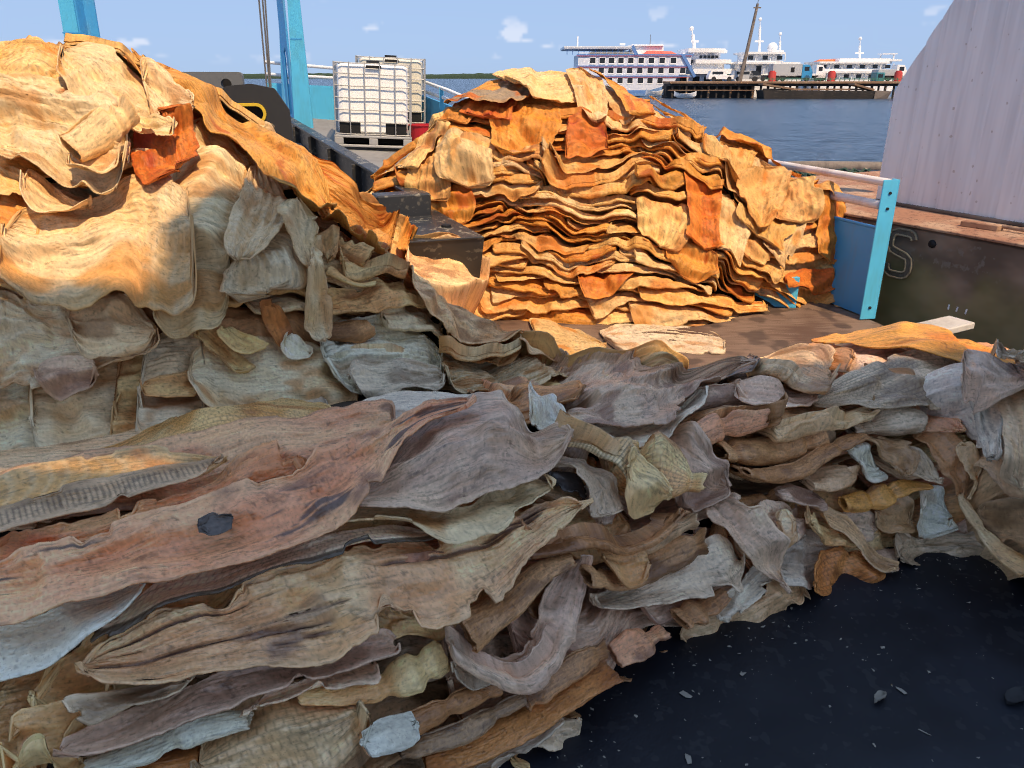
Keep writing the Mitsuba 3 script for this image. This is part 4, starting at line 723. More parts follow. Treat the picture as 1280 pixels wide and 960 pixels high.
            if curl or curl_a:   # the rim rolls up and back
                for side, amt in ((1, curl), (0, curl_a)):
                    if not amt: continue
                    cl = np.abs(amt) * (0.4 + 1.2 * f2(um1 * 5, um1 * 0, seed + 18 + side, 2)); d = db if side else da
                    x = np.clip(cl[:, None] - d, 0, None); rad = 0.018 + 0.010 * n2(um1 * 4, um1 * 0, seed + 19)[:, None]
                    dirs = o[:, None] * (1 if side else -1)
                    s = s + dirs[..., 0] * (rad * np.sin(x / rad) - x); t = t + dirs[..., 1] * (rad * np.sin(x / rad) - x); w = w + rad * (1 - np.cos(np.minimum(x / rad, 4.0)))
            heap.mark(s, t, w)
        X = heap.world(s, t, w - heap.at(heap.shift, s, t)); inner = 0 * um
    if not mesh or no in SKIP: return no
    # thickness: the rim is rounded and the hide turns under it
    N = np.cross(np.gradient(X, axis=0), np.gradient(X, axis=1)); N /= np.maximum(np.linalg.norm(N, axis=2, keepdims=True), 1e-12)
    ref = heap.n if form != 'roll' else None
    if form == 'roll':
        cen = heap.world(M[:, 0], M[:, 1], Dm + r * flat * 0.8 + raise_ - heap.at(heap.shift, M[:, 0], M[:, 1]))[:, None]
        if ((X - cen) * N)[:, :nv // 2].sum() < 0: N = -N; flip = True
    else:
        flip = (N[:, : max(2, nv0 // 2)] @ heap.n).mean() < 0
        if flip: N = -N
    N = N + 0
    def ext(n, inset):
        k = min(inset, n // 3); i = np.r_[k, 0, 0, np.arange(n), n - 1, n - 1, n - 1 - k]; f = np.r_[1, 1, 0.5, np.zeros(n), 0.5, 1, 1]; return i, f
    iu, fu = ext(X.shape[0], max(2, int(0.03 / res))); iv, fv = ext(X.shape[1], max(2, int(0.03 / res)))
    f = np.maximum(fu[:, None], fv[None]); Y = X[iu][:, iv] - N[iu][:, iv] * (th * f)[..., None]
    dU = np.gradient(X, axis=0); dU /= np.maximum(np.linalg.norm(dU, axis=2, keepdims=True), 1e-9); dV = np.gradient(X, axis=1); dV /= np.maximum(np.linalg.norm(dV, axis=2, keepdims=True), 1e-9)
    h = th * 0.35; Y[2] -= dU[iu[2]][iv] * h; Y[-3] += dU[iu[-3]][iv] * h; Y[:, 2] -= dV[iu, iv[2]] * h; Y[:, -3] += dV[iu, iv[-3]] * h
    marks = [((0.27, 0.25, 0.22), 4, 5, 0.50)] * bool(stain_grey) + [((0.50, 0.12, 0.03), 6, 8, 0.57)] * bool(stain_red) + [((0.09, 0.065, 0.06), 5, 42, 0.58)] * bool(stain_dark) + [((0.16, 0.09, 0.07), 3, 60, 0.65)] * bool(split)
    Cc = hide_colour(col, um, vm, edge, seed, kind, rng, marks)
    if dark_edge: Cc = Cc * (1 - 0.85 * sstep(0.016, 0.009, np.abs(W / 2 - vm - 0.006)))[..., None]
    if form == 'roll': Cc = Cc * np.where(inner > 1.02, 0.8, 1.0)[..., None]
    Cc = (Cc * heap.tint)[iu][:, iv]; uv = np.stack([um, vm], -1)[iu][:, iv]
    m = sheet_grid(Y)
    if flip: m.faces = m.faces[:, ::-1]
    k = new_key(key or ('rolled_hide' if form == 'roll' else 'folded_hide' if form == 'fold' else 'hide'))
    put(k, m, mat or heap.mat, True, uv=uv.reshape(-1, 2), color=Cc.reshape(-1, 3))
    labels[k] = {'label': label or '%s %s' % (col, form), 'category': 'hide'}
    if group: labels[k]['group'] = group
    OWNER[no] = k
    return no
OWNER = {}

# the bodies of the heaps: points in metres that their surfaces pass through
PTS_FRONT = [(-1.47, 1.94, 0.78), (-1.25, 2.11, 0.76), (-1.08, 2.42, 0.74), (-0.67, 2.68, 0.70), (-0.25, 2.82, 0.66), (0.00, 3.01, 0.58), (0.21, 3.17, 0.55), (0.82, 3.51, 0.53), (1.31, 3.70, 0.50), (1.82, 4.05, 0.50), (2.23, 3.98, 0.50), (2.50, 3.85, 0.50), (-1.23, 1.54, 0.74), (-0.93, 1.76, 0.76), (-0.57, 2.00, 0.75), (-0.21, 2.25, 0.73), (0.13, 2.33, 0.69), (0.49, 2.68, 0.65), (1.06, 3.05, 0.60), (1.57, 3.19, 0.58), (1.88, 3.08, 0.55), (-1.13, 1.33, 0.62), (-0.94, 1.49, 0.64), (-0.53, 1.78, 0.62), (-0.10, 2.02, 0.60), (0.21, 2.20, 0.58), (0.62, 2.55, 0.55), (1.18, 2.86, 0.50), (1.63, 2.90, 0.48), (1.82, 2.81, 0.45), (-0.83, 1.39, 0.44), (-0.50, 1.57, 0.40), (-0.18, 1.76, 0.37), (0.15, 1.99, 0.36), (0.59, 2.32, 0.32), (1.14, 2.66, 0.28), (1.65, 2.84, 0.25), (1.85, 2.77, 0.25), (-0.96, 1.28, 0.42), (-0.59, 1.46, 0.24), (-0.09, 1.70, 0.13), (0.20, 1.87, 0.12), (0.63, 2.24, 0.10), (1.11, 2.51, 0.12), (1.64, 2.77, 0.10), (1.86, 2.80, 0.08), (0.12, 1.70, -0.02), (0.32, 2.02, -0.02), (0.66, 2.22, -0.02), (0.96, 2.35, -0.02), (1.26, 2.52, -0.02), (1.65, 2.74, -0.02), (1.90, 2.77, -0.02), (-0.45, 1.36, 0.00), (-0.83, 1.09, 0.20), (-1.85, 1.85, 0.78), (-1.45, 1.34, 0.72), (-1.43, 1.23, 0.50), (-0.30, 3.60, 0.42), (0.30, 4.10, 0.18), (0.90, 4.50, 0.10), (1.60, 4.70, 0.08), (2.20, 4.70, 0.10), (2.80, 4.40, 0.15), (-1.20, 3.10, 0.50), (-2.00, 2.70, 0.50)]
PTS_LEFT = [(-2.57, 4.20, 1.95), (-2.22, 4.30, 1.97), (-1.99, 4.30, 1.86), (-1.65, 4.35, 1.77), (-1.49, 4.40, 1.55), (-1.24, 4.45, 1.44), (-0.91, 4.40, 1.27), (-0.75, 4.35, 1.00), (-0.62, 4.30, 0.77), (-0.22, 4.30, 0.56), (0.02, 4.28, 0.41), (0.23, 4.20, 0.24), (-2.36, 3.75, 1.67), (-1.95, 3.80, 1.67), (-1.52, 3.90, 1.55), (-1.17, 4.00, 1.39), (-0.88, 4.10, 1.21), (-2.23, 3.40, 1.32), (-1.84, 3.45, 1.32), (-1.47, 3.50, 1.31), (-1.19, 3.60, 1.22), (-0.95, 3.75, 1.04), (-0.68, 4.00, 0.90), (-2.13, 3.10, 1.01), (-1.74, 3.12, 1.00), (-1.34, 3.20, 0.98), (-1.11, 3.35, 0.94), (-0.81, 3.60, 0.83), (-0.46, 3.90, 0.71), (-0.09, 4.10, 0.55), (-2.13, 2.97, 0.67), (-1.79, 2.97, 0.70), (-1.56, 3.03, 0.82), (-1.43, 3.15, 0.67), (-1.14, 3.33, 0.68), (-0.81, 3.50, 0.62), (-0.49, 3.70, 0.51), (-0.17, 3.90, 0.39), (-2.03, 2.70, 0.40), (-1.65, 2.75, 0.50), (-1.30, 2.95, 0.57), (-0.76, 3.20, 0.54), (-0.31, 3.50, 0.41), (0.22, 3.95, 0.33), (-3.11, 4.10, 1.93), (-2.54, 3.00, 1.04), (-2.42, 2.60, 0.42), (-2.73, 3.40, 1.43), (-2.60, 5.40, 1.85), (-2.10, 5.70, 1.60), (-1.50, 5.60, 1.33), (-0.90, 5.50, 0.68), (-0.30, 5.20, 0.20), (0.30, 5.00, 0.02), (-2.20, 2.50, 0.30), (-1.00, 2.60, 0.30), (-0.20, 3.20, 0.20), (0.40, 4.10, 0.05)]
PTS_BACK = [(-1.09, 6.75, 1.03), (-0.93, 6.90, 1.23), (-0.55, 7.05, 1.63), (-0.14, 7.25, 1.83), (0.71, 7.35, 1.85), (1.45, 7.35, 1.50), (2.19, 7.30, 1.22), (2.63, 7.20, 0.95), (2.96, 7.05, 0.73), (2.99, 6.75, 0.31), (2.80, 6.55, 0.05), (-0.13, 6.85, 1.66), (0.68, 6.95, 1.66), (1.39, 7.00, 1.38), (-0.53, 6.75, 1.46), (1.96, 6.95, 1.12), (-0.66, 6.55, 1.13), (0.00, 6.55, 1.16), (0.80, 6.60, 1.16), (1.63, 6.70, 1.01), (2.37, 6.80, 0.83), (-0.71, 6.35, 0.93), (-0.26, 6.35, 0.80), (0.66, 6.38, 0.80), (1.61, 6.48, 0.65), (2.48, 6.60, 0.56), (-0.26, 6.20, 0.37), (0.66, 6.20, 0.37), (1.61, 6.32, 0.31), (2.33, 6.45, 0.24), (-0.54, 6.25, -0.02), (0.00, 6.09, -0.02), (0.78, 5.96, -0.02), (1.56, 5.96, -0.02), (2.19, 6.33, -0.02), (2.66, 6.68, -0.02), (-0.90, 7.90, 1.00), (0.00, 8.40, 1.60), (0.80, 8.60, 1.60), (1.80, 8.50, 1.15), (2.60, 8.20, 0.65), (3.20, 7.40, 0.25), (3.20, 6.70, -0.05), (-1.60, 7.00, 0.60), (-1.40, 6.20, 0.20)]
PTS_SIDE = [(1.81, 2.85, 0.70), (1.79, 2.75, 0.82), (1.90, 2.68, 0.89), (1.83, 2.68, 0.65), (1.86, 2.55, 0.71), (1.83, 2.66, 0.39), (1.89, 2.50, 0.44), (1.94, 2.89, 0.10), (1.96, 2.68, 0.08), (1.98, 2.49, 0.06), (2.02, 2.31, 0.05), (2.00, 3.14, 0.12), (1.75, 3.10, 0.40), (2.10, 3.20, 0.62), (2.50, 2.70, 0.80), (2.60, 2.20, 0.50), (2.40, 3.70, 0.40), (1.70, 3.50, 0.20)]
FRONT = Heap((0.3, 2.2, 0.4), (0.18, -0.66, 0.73), (-2.3, 2.2), (-1.1, 2.1), 0.010, PTS_FRONT, sink=0.095); FRONT.hres = 0.0042; FRONT.warp = 0.03; FRONT.th = 0.007; FRONT.tint = (1.06, 1.01, 0.92); FRONT.mat = 'mat_damp_hide'
LEFT = Heap((-1.5, 3.6, 0.9), (0.33, -0.66, 0.67), (-2.4, 2.5), (-1.5, 2.1), 0.012, PTS_LEFT, sink=0.105); LEFT.hres = 0.0066; LEFT.th = 0.006; LEFT.tint = (1.03, 0.95, 0.81); LEFT.mat = 'mat_dry_hide'
BACK = Heap((0.9, 6.6, 1.0), (-0.10, -0.68, 0.72), (-2.4, 2.6), (-1.5, 2.0), 0.016, PTS_BACK, sink=0.12); BACK.hres = 0.011; BACK.rag = 0.6; BACK.tint = (1.0, 0.86, 0.66); BACK.warp = 0.20; BACK.rho = 0.010; BACK.mat = 'mat_dry_hide'
SIDE = Heap((1.85, 2.65, 0.5), (-0.40, -0.62, 0.67), (-0.7, 1.1), (-0.8, 0.9), 0.010, PTS_SIDE, sink=0.07); SIDE.hres = 0.0055; SIDE.mat = 'mat_damp_hide'
DECK = Heap((0, 0, 0.006), (0, 0, 1), (-1.5, 3.6), (3.4, 6.8), 0.016, None, True); DECK.hres = 0.010; DECK.mat = 'mat_dry_hide'
HEAPS = {'front': FRONT, 'left': LEFT, 'back': BACK, 'side': SIDE, 'deck': DECK}
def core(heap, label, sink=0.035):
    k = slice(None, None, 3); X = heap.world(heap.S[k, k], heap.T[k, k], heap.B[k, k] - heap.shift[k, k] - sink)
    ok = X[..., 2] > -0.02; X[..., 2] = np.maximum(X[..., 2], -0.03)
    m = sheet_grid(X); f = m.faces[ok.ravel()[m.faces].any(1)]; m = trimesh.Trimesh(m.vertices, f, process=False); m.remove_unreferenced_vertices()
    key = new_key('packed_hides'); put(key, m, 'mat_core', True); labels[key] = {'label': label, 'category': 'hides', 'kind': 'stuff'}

# ================================================================== the hides, in laying order: edges in metres over each heap's plane
PLAN = []
def H(*a, **k): PLAN.append((a, k))
H(BACK, 'sheet', [(-0.824, -0.989), (-0.432, -0.944), (0.057, -0.945), (0.744, -0.857)], [(-0.712, -1.206), (-0.266, -1.246), (0.115, -1.131), (0.742, -1.096)], 'pale orange', '', lift=0.018, mesh=False)
H(BACK, 'sheet', [(-1.464, -0.955), (-0.975, -0.831), (-0.485, -0.862), (0.004, -0.697)], [(-1.414, -1.242), (-0.924, -1.118), (-0.435, -1.149), (0.055, -0.984)], 'orange', '', lift=0.01, rag=1.4, mesh=False)
H(BACK, 'fold', [(-2.032, -0.872), (-1.644, -0.925), (-1.255, -0.927), (-0.867, -0.879)], [(-2.033, -1.091), (-1.645, -1.145), (-1.257, -1.147), (-0.868, -1.098)], 'orange', '', lift=0.01, mesh=False)
H(BACK, 'fold', [(-0.430, -0.786), (-0.046, -0.876), (0.339, -0.842), (0.723, -0.972)], [(-0.468, -1.021), (-0.084, -1.111), (0.301, -1.077), (0.685, -1.207)], 'tan', 'lowest tan folded hide near the foot of the orange heap, centre', lift=0.01)
H(BACK, 'sheet', [(-1.611, -0.671), (-1.113, -0.757), (-0.616, -0.822), (-0.119, -0.889)], [(-1.653, -0.959), (-1.155, -1.044), (-0.658, -1.110), (-0.161, -1.176)], 'orange', 'lower orange flat hide near the foot of the orange heap, centre', lift=0.01, rag=1.4)
H(BACK, 'fold', [(-0.304, -0.667), (0.208, -0.692), (0.720, -0.757), (1.232, -0.882)], [(-0.347, -0.975), (0.165, -0.999), (0.677, -1.065), (1.189, -1.190)], 'tan', 'second highest tan folded hide near the foot of the orange heap, centre', lift=0.01, rag=1.4)
H(BACK, 'fold', [(-2.325, -0.691), (-1.779, -0.683), (-1.234, -0.826), (-0.688, -0.757)], [(-2.337, -0.986), (-1.791, -0.979), (-1.246, -1.121), (-0.700, -1.053)], 'pale orange', 'lowest pale orange folded hide near the foot of the orange heap, left end', lift=0.01, rag=1.4)
H(BACK, 'fold', [(-1.105, -0.801), (-0.719, -0.744), (-0.334, -0.706), (0.052, -0.598)], [(-1.051, -1.107), (-0.666, -1.050), (-0.280, -1.012), (0.105, -0.904)], 'pale orange', 'ninth highest pale orange folded hide near the foot of the orange heap, centre', lift=0.01)
H(BACK, 'fold', [(0.131, -0.801), (0.584, -0.780), (0.966, -0.718), (1.356, -0.675)], [(0.189, -1.154), (0.539, -1.089), (0.914, -0.941), (1.409, -0.740)], 'cream', 'lowest cream folded hide near the foot of the orange heap, right end', lift=0.024)
H(BACK, 'fold', [(-0.991, -0.802), (-0.733, -0.730), (-0.475, -0.650), (-0.217, -0.735)], [(-0.970, -1.048), (-0.712, -0.976), (-0.454, -0.896), (-0.196, -0.980)], 'cream', 'fourth highest cream folded hide near the foot of the orange heap, centre', lift=0.01, rag=1.4)
H(BACK, 'fold', [(-1.208, -0.832), (-0.881, -0.826), (-0.448, -0.753)], [(-0.974, -0.955), (-0.726, -0.963), (-0.447, -0.912)], 'orange', 'lowest orange folded hide near the foot of the orange heap, centre', lift=0.024)
H(BACK, 'sheet', [(-0.594, -0.688), (-0.396, -0.734), (-0.251, -0.698)], [(-0.558, -0.886), (-0.382, -0.963), (-0.236, -0.951)], 'orange', 'upper orange flat hide near the foot of the orange heap, centre', lift=0.03)
H(BACK, 'fold', [(-2.281, -0.736), (-2.032, -0.710), (-1.784, -0.724), (-1.536, -0.719)], [(-2.276, -0.945), (-2.028, -0.919), (-1.779, -0.933), (-1.531, -0.929)], 'orange', '', lift=0.01, rag=1.4, mesh=False)
H(BACK, 'fold', [(-0.233, -0.847), (0.066, -0.680), (0.364, -0.601), (0.663, -0.503)], [(-0.129, -1.118), (0.170, -0.951), (0.468, -0.872), (0.767, -0.774)], 'cream', 'lowest cream folded hide near the foot of the orange heap, centre', lift=0.01)
H(BACK, 'sheet', [(-0.954, -0.834), (-0.691, -0.702), (-0.548, -0.638)], [(-0.925, -0.953), (-0.705, -0.897), (-0.512, -0.836)], 'pale orange', 'lowest pale orange flat hide near the foot of the orange heap, centre', lift=0.03)
H(BACK, 'fold', [(-0.013, -0.589), (0.314, -0.595), (0.641, -0.607), (0.968, -0.603)], [(-0.017, -0.874), (0.310, -0.880), (0.637, -0.892), (0.964, -0.888)], 'pale orange', 'lowest pale orange folded hide near the foot of the orange heap, centre', lift=0.01, rag=1.4)
H(BACK, 'fold', [(0.182, -0.631), (0.580, -0.621), (0.963, -0.640), (1.249, -0.618)], [(0.226, -0.957), (0.537, -0.933), (0.915, -0.823), (1.285, -0.730)], 'pale orange', 'lowest pale orange folded hide near the foot of the orange heap, right end', lift=0.024)
H(BACK, 'fold', [(-1.094, -0.648), (-0.589, -0.648), (-0.085, -0.652), (0.419, -0.618)], [(-1.089, -0.855), (-0.585, -0.854), (-0.081, -0.858), (0.423, -0.824)], 'pale orange', 'seventh highest pale orange folded hide near the foot of the orange heap, centre', lift=0.01)
H(BACK, 'fold', [(-0.009, -0.768), (0.291, -0.707), (0.780, -0.572)], [(-0.012, -0.906), (0.347, -0.884), (0.779, -0.725)], 'pale orange', 'eighth highest pale orange folded hide near the foot of the orange heap, centre', lift=0.03)
H(BACK, 'sheet', [(-0.300, -0.703), (-0.085, -0.609), (0.180, -0.495), (0.302, -0.438)], [(-0.278, -0.862), (-0.184, -1.004), (-0.040, -0.962), (0.306, -0.524)], 'red orange', 'flap with a dark crease hanging low on the orange heap', lift=0.042, wr=0.7)
H(BACK, 'fold', [(-2.126, -0.587), (-1.661, -0.610), (-1.197, -0.559), (-0.732, -0.595)], [(-2.127, -0.836), (-1.662, -0.859), (-1.198, -0.808), (-0.734, -0.844)], 'pale orange', 'second highest pale orange folded hide near the foot of the orange heap, left end', lift=0.01)
H(BACK, 'fold', [(-1.238, -0.745), (-0.843, -0.591), (-0.605, -0.547)], [(-1.262, -0.877), (-0.881, -0.836), (-0.600, -0.656)], 'pale orange', 'fifth highest pale orange folded hide near the foot of the orange heap, centre', lift=0.03)
H(BACK, 'fold', [(-0.159, -0.521), (0.157, -0.568), (0.472, -0.475), (0.787, -0.558)], [(-0.169, -0.774), (0.146, -0.821), (0.462, -0.728), (0.777, -0.811)], 'cream', 'third highest cream folded hide near the foot of the orange heap, centre', lift=0.01, rag=1.4)
H(BACK, 'fold', [(-0.976, -0.531), (-0.656, -0.509), (-0.336, -0.574), (-0.016, -0.482)], [(-0.963, -0.791), (-0.643, -0.768), (-0.322, -0.833), (-0.002, -0.741)], 'pale orange', 'sixth highest pale orange folded hide near the foot of the orange heap, centre', lift=0.01, rag=1.4)
H(BACK, 'fold', [(-0.744, -0.538), (-0.432, -0.568), (-0.121, -0.519), (0.191, -0.507)], [(-0.737, -0.745), (-0.425, -0.775), (-0.114, -0.727), (0.198, -0.715)], 'cream', 'topmost cream folded hide near the foot of the orange heap, centre', lift=0.01, rag=1.4)
H(BACK, 'fold', [(-0.618, -0.545), (-0.306, -0.590), (-0.006, -0.533)], [(-0.558, -0.694), (-0.297, -0.748), (0.002, -0.663)], 'orange', 'fifth highest orange folded hide near the foot of the orange heap, centre', lift=0.03)
H(BACK, 'fold', [(-2.062, -0.570), (-1.558, -0.518), (-1.053, -0.453), (-0.549, -0.416)], [(-2.041, -0.780), (-1.536, -0.728), (-1.032, -0.663), (-0.528, -0.626)], 'pale orange', 'topmost pale orange folded hide near the foot of the orange heap, left end', lift=0.01, rag=1.4)
H(BACK, 'fold', [(0.054, -0.454), (0.316, -0.494), (0.579, -0.474), (0.841, -0.514)], [(0.038, -0.660), (0.300, -0.700), (0.563, -0.681), (0.825, -0.720)], 'cream', 'second highest cream folded hide near the foot of the orange heap, centre', lift=0.01)
H(BACK, 'sheet', [(-1.999, -0.419), (-1.639, -0.384), (-1.279, -0.538), (-0.920, -0.445)], [(-2.005, -0.656), (-1.645, -0.621), (-1.285, -0.775), (-0.925, -0.682)], 'orange', 'orange flat hide near the foot of the orange heap, left end', lift=0.01)
H(BACK, 'fold', [(0.166, -0.627), (0.577, -0.546), (1.020, -0.379)], [(0.174, -0.771), (0.582, -0.702), (1.053, -0.514)], 'cream', 'third highest cream folded hide near the foot of the orange heap, right end', lift=0.03)
H(BACK, 'fold', [(-0.559, -0.380), (-0.096, -0.417), (0.367, -0.448), (0.830, -0.473)], [(-0.574, -0.602), (-0.111, -0.639), (0.352, -0.670), (0.815, -0.696)], 'pale orange', 'fourth highest pale orange folded hide near the foot of the orange heap, centre', lift=0.01)
H(BACK, 'sheet', [(-1.176, -0.272), (-0.854, -0.334), (-0.532, -0.405), (-0.211, -0.370)], [(-1.206, -0.574), (-0.885, -0.635), (-0.563, -0.706), (-0.241, -0.671)], 'pale orange', 'second highest pale orange flat hide near the foot of the orange heap, centre', lift=0.01)
H(BACK, 'fold', [(-1.292, -0.343), (-1.053, -0.333), (-0.814, -0.298), (-0.575, -0.262)], [(-1.257, -0.651), (-1.018, -0.642), (-0.780, -0.606), (-0.541, -0.571)], 'pale orange', 'second highest pale orange folded hide near the foot of the orange heap, centre', lift=0.01)
H(BACK, 'fold', [(-2.067, -0.350), (-1.709, -0.330), (-1.350, -0.295), (-0.991, -0.280)], [(-2.048, -0.640), (-1.690, -0.620), (-1.331, -0.585), (-0.973, -0.570)], 'pale orange', 'pale orange folded hide halfway up of the orange heap, left end', lift=0.01, rag=1.4)
H(BACK, 'fold', [(0.388, -0.334), (0.653, -0.264), (0.919, -0.315), (1.185, -0.370)], [(0.375, -0.610), (0.641, -0.541), (0.906, -0.591), (1.172, -0.647)], 'orange', 'lowest orange folded hide near the foot of the orange heap, right end', lift=0.01, rag=1.4)
H(BACK, 'sheet', [(0.191, -0.394), (0.338, -0.334), (0.516, -0.342)], [(0.203, -0.616), (0.350, -0.563), (0.525, -0.506)], 'red orange', 'red orange flat hide near the foot of the orange heap, centre', lift=0.03)
H(BACK, 'fold', [(-0.834, -0.430), (-0.461, -0.439), (-0.117, -0.491), (0.180, -0.374)], [(-0.783, -0.548), (-0.379, -0.586), (-0.063, -0.574), (0.267, -0.484)], 'orange', 'fourth highest orange folded hide near the foot of the orange heap, centre', lift=0.036)
H(BACK, 'fold', [(0.323, -0.221), (0.753, -0.294), (1.182, -0.264), (1.611, -0.336)], [(0.301, -0.475), (0.730, -0.548), (1.160, -0.518), (1.589, -0.590)], 'cream', 'second highest cream folded hide near the foot of the orange heap, right end', lift=0.01)
H(BACK, 'fold', [(-1.138, -0.171), (-0.770, -0.224), (-0.403, -0.210), (-0.036, -0.255)], [(-1.161, -0.477), (-0.793, -0.530), (-0.426, -0.515), (-0.059, -0.561)], 'orange', 'second highest orange folded hide near the foot of the orange heap, centre', lift=0.01, rag=1.4)
H(BACK, 'fold', [(-1.338, -0.487), (-0.955, -0.372), (-0.659, -0.279)], [(-1.272, -0.615), (-0.944, -0.535), (-0.592, -0.364)], 'orange', 'topmost orange folded hide near the foot of the orange heap, centre', lift=0.03)
H(BACK, 'sheet', [(-2.156, -0.235), (-1.762, -0.209), (-1.369, -0.147), (-0.975, -0.186)], [(-2.143, -0.541), (-1.750, -0.515), (-1.356, -0.453), (-0.963, -0.491)], 'pale orange', 'lower pale orange flat hide halfway up of the orange heap, left end', lift=0.01)
H(BACK, 'fold', [(-0.671, -0.145), (-0.193, -0.293), (0.285, -0.194), (0.763, -0.283)], [(-0.696, -0.403), (-0.218, -0.551), (0.260, -0.452), (0.738, -0.541)], 'orange', 'third highest orange folded hide near the foot of the orange heap, centre', lift=0.01, rag=1.4)
H(BACK, 'fold', [(0.585, -0.073), (0.981, -0.186), (1.376, -0.187), (1.772, -0.311)], [(0.526, -0.368), (0.922, -0.481), (1.317, -0.482), (1.713, -0.606)], 'orange', 'second highest orange folded hide near the foot of the orange heap, right end', lift=0.01, rag=1.4)
H(BACK, 'fold', [(-2.002, -0.137), (-1.644, -0.145), (-1.286, -0.154), (-0.928, -0.202)], [(-2.021, -0.451), (-1.663, -0.459), (-1.305, -0.467), (-0.947, -0.516)], 'orange', 'fifth highest orange folded hide halfway up of the orange heap, left end', lift=0.01)
H(BACK, 'fold', [(-0.316, -0.174), (0.198, -0.163), (0.711, -0.295), (1.225, -0.317)], [(-0.338, -0.407), (0.176, -0.396), (0.690, -0.528), (1.204, -0.550)], 'pale orange', 'third highest pale orange folded hide near the foot of the orange heap, centre', lift=0.01)
H(BACK, 'fold', [(-0.396, -0.271), (-0.124, -0.155), (0.147, -0.238), (0.419, -0.223)], [(-0.381, -0.516), (-0.110, -0.399), (0.162, -0.482), (0.433, -0.467)], 'tan', 'topmost tan folded hide near the foot of the orange heap, centre', lift=0.01)
H(BACK, 'sheet', [(1.261, -0.211), (1.511, -0.225), (1.760, -0.176), (2.010, -0.144)], [(1.286, -0.488), (1.536, -0.502), (1.785, -0.452), (2.035, -0.421)], 'pale orange', 'lower pale orange flat hide near the foot of the orange heap, right end', lift=0.01, rag=1.4)
H(BACK, 'sheet', [(0.534, -0.412), (0.427, -0.470), (0.428, -0.585), (0.430, -0.700)], [(0.793, -0.545), (0.808, -0.666), (0.714, -0.732), (0.619, -0.797)], 'orange', 'lower orange flat hide near the foot of the orange heap, right end', raise_=0.01, wr=1.2, rag=1.3)
H(BACK, 'sheet', [(0.026, -0.406), (0.269, -0.303), (0.492, -0.230)], [(-0.086, -0.586), (0.229, -0.483), (0.498, -0.321)], 'pale orange', 'topmost pale orange flat hide near the foot of the orange heap, centre', lift=0.03)
H(BACK, 'roll', [(0.490, -0.336), (0.768, -0.303), (1.048, -0.294)], [(0.523, -0.469), (0.802, -0.465), (1.079, -0.397)], 'orange', 'orange rolled hide near the foot of the orange heap, right end')
H(BACK, 'fold', [(-1.420, -0.402), (-1.058, -0.291), (-0.712, -0.202)], [(-1.361, -0.524), (-1.048, -0.431), (-0.679, -0.317)], 'orange', 'lowest orange folded hide halfway up of the orange heap, left end', lift=0.03)
H(BACK, 'fold', [(0.860, -0.409), (1.286, -0.391), (1.844, -0.174)], [(0.884, -0.554), (1.349, -0.483), (1.913, -0.234)], 'pale orange', 'third highest pale orange folded hide near the foot of the orange heap, right end', lift=0.03)
H(BACK, 'sheet', [(1.433, -0.402), (1.664, -0.257), (1.885, -0.233)], [(1.445, -0.516), (1.700, -0.389), (1.923, -0.353)], 'red orange', 'lower red orange flat hide near the foot of the orange heap, right end', lift=0.03)
H(BACK, 'sheet', [(0.673, -0.215), (0.913, -0.220), (1.152, -0.169), (1.392, -0.190)], [(0.681, -0.432), (0.920, -0.436), (1.160, -0.386), (1.399, -0.407)], 'pale orange', '', lift=0.01, rag=1.4, mesh=False)
H(BACK, 'fold', [(-0.816, -0.269), (-0.348, -0.300), (0.116, -0.239), (0.500, -0.112)], [(-0.775, -0.454), (-0.338, -0.469), (0.126, -0.422), (0.506, -0.243)], 'pale orange', 'topmost pale orange folded hide near the foot of the orange heap, centre', lift=0.036)
H(BACK, 'fold', [(-1.364, -0.113), (-0.838, -0.070), (-0.312, -0.180), (0.214, -0.173)], [(-1.374, -0.368), (-0.848, -0.325), (-0.322, -0.435), (0.204, -0.428)], 'cream', 'fourth highest cream folded hide halfway up of the orange heap, centre', lift=0.01)
H(BACK, 'fold', [(-0.261, 0.074), (0.292, 0.007), (0.846, -0.071), (1.400, -0.226)], [(-0.317, -0.235), (0.237, -0.302), (0.790, -0.380), (1.344, -0.535)], 'pale orange', 'topmost pale orange folded hide near the foot of the orange heap, right end', lift=0.01, rag=1.4)
H(BACK, 'fold', [(-2.016, -0.156), (-1.716, -0.123), (-1.416, -0.060), (-1.116, -0.142)], [(-2.012, -0.395), (-1.712, -0.363), (-1.412, -0.300), (-1.112, -0.381)], 'orange', 'third highest orange folded hide halfway up of the orange heap, left end', lift=0.01, rag=1.4)
H(BACK, 'fold', [(-0.806, -0.163), (-0.351, -0.253), (0.119, -0.187)], [(-0.775, -0.337), (-0.295, -0.373), (0.175, -0.308)], 'cream', 'lowest cream folded hide halfway up of the orange heap, centre', lift=0.036)
H(BACK, 'roll', [(0.509, -0.215), (0.761, -0.161), (1.044, -0.197)], [(0.541, -0.348), (0.795, -0.323), (1.076, -0.337)], 'pale orange', '', mesh=False)
H(BACK, 'fold', [(-1.668, -0.354), (-1.159, -0.234), (-0.684, -0.047)], [(-1.636, -0.480), (-1.104, -0.332), (-0.602, -0.131)], 'orange', 'fourth highest orange folded hide halfway up of the orange heap, left end', lift=0.036)
H(BACK, 'sheet', [(-1.711, -0.215), (-1.382, -0.191), (-1.078, -0.008)], [(-1.662, -0.354), (-1.343, -0.342), (-1.032, -0.154)], 'cream', '', lift=0.03, mesh=False)
H(BACK, 'fold', [(-1.343, 0.020), (-0.834, 0.041), (-0.325, -0.018), (0.184, -0.005)], [(-1.347, -0.268), (-0.838, -0.248), (-0.329, -0.307), (0.180, -0.294)], 'tan', 'lowest tan folded hide halfway up of the orange heap, centre', lift=0.01, rag=1.4)
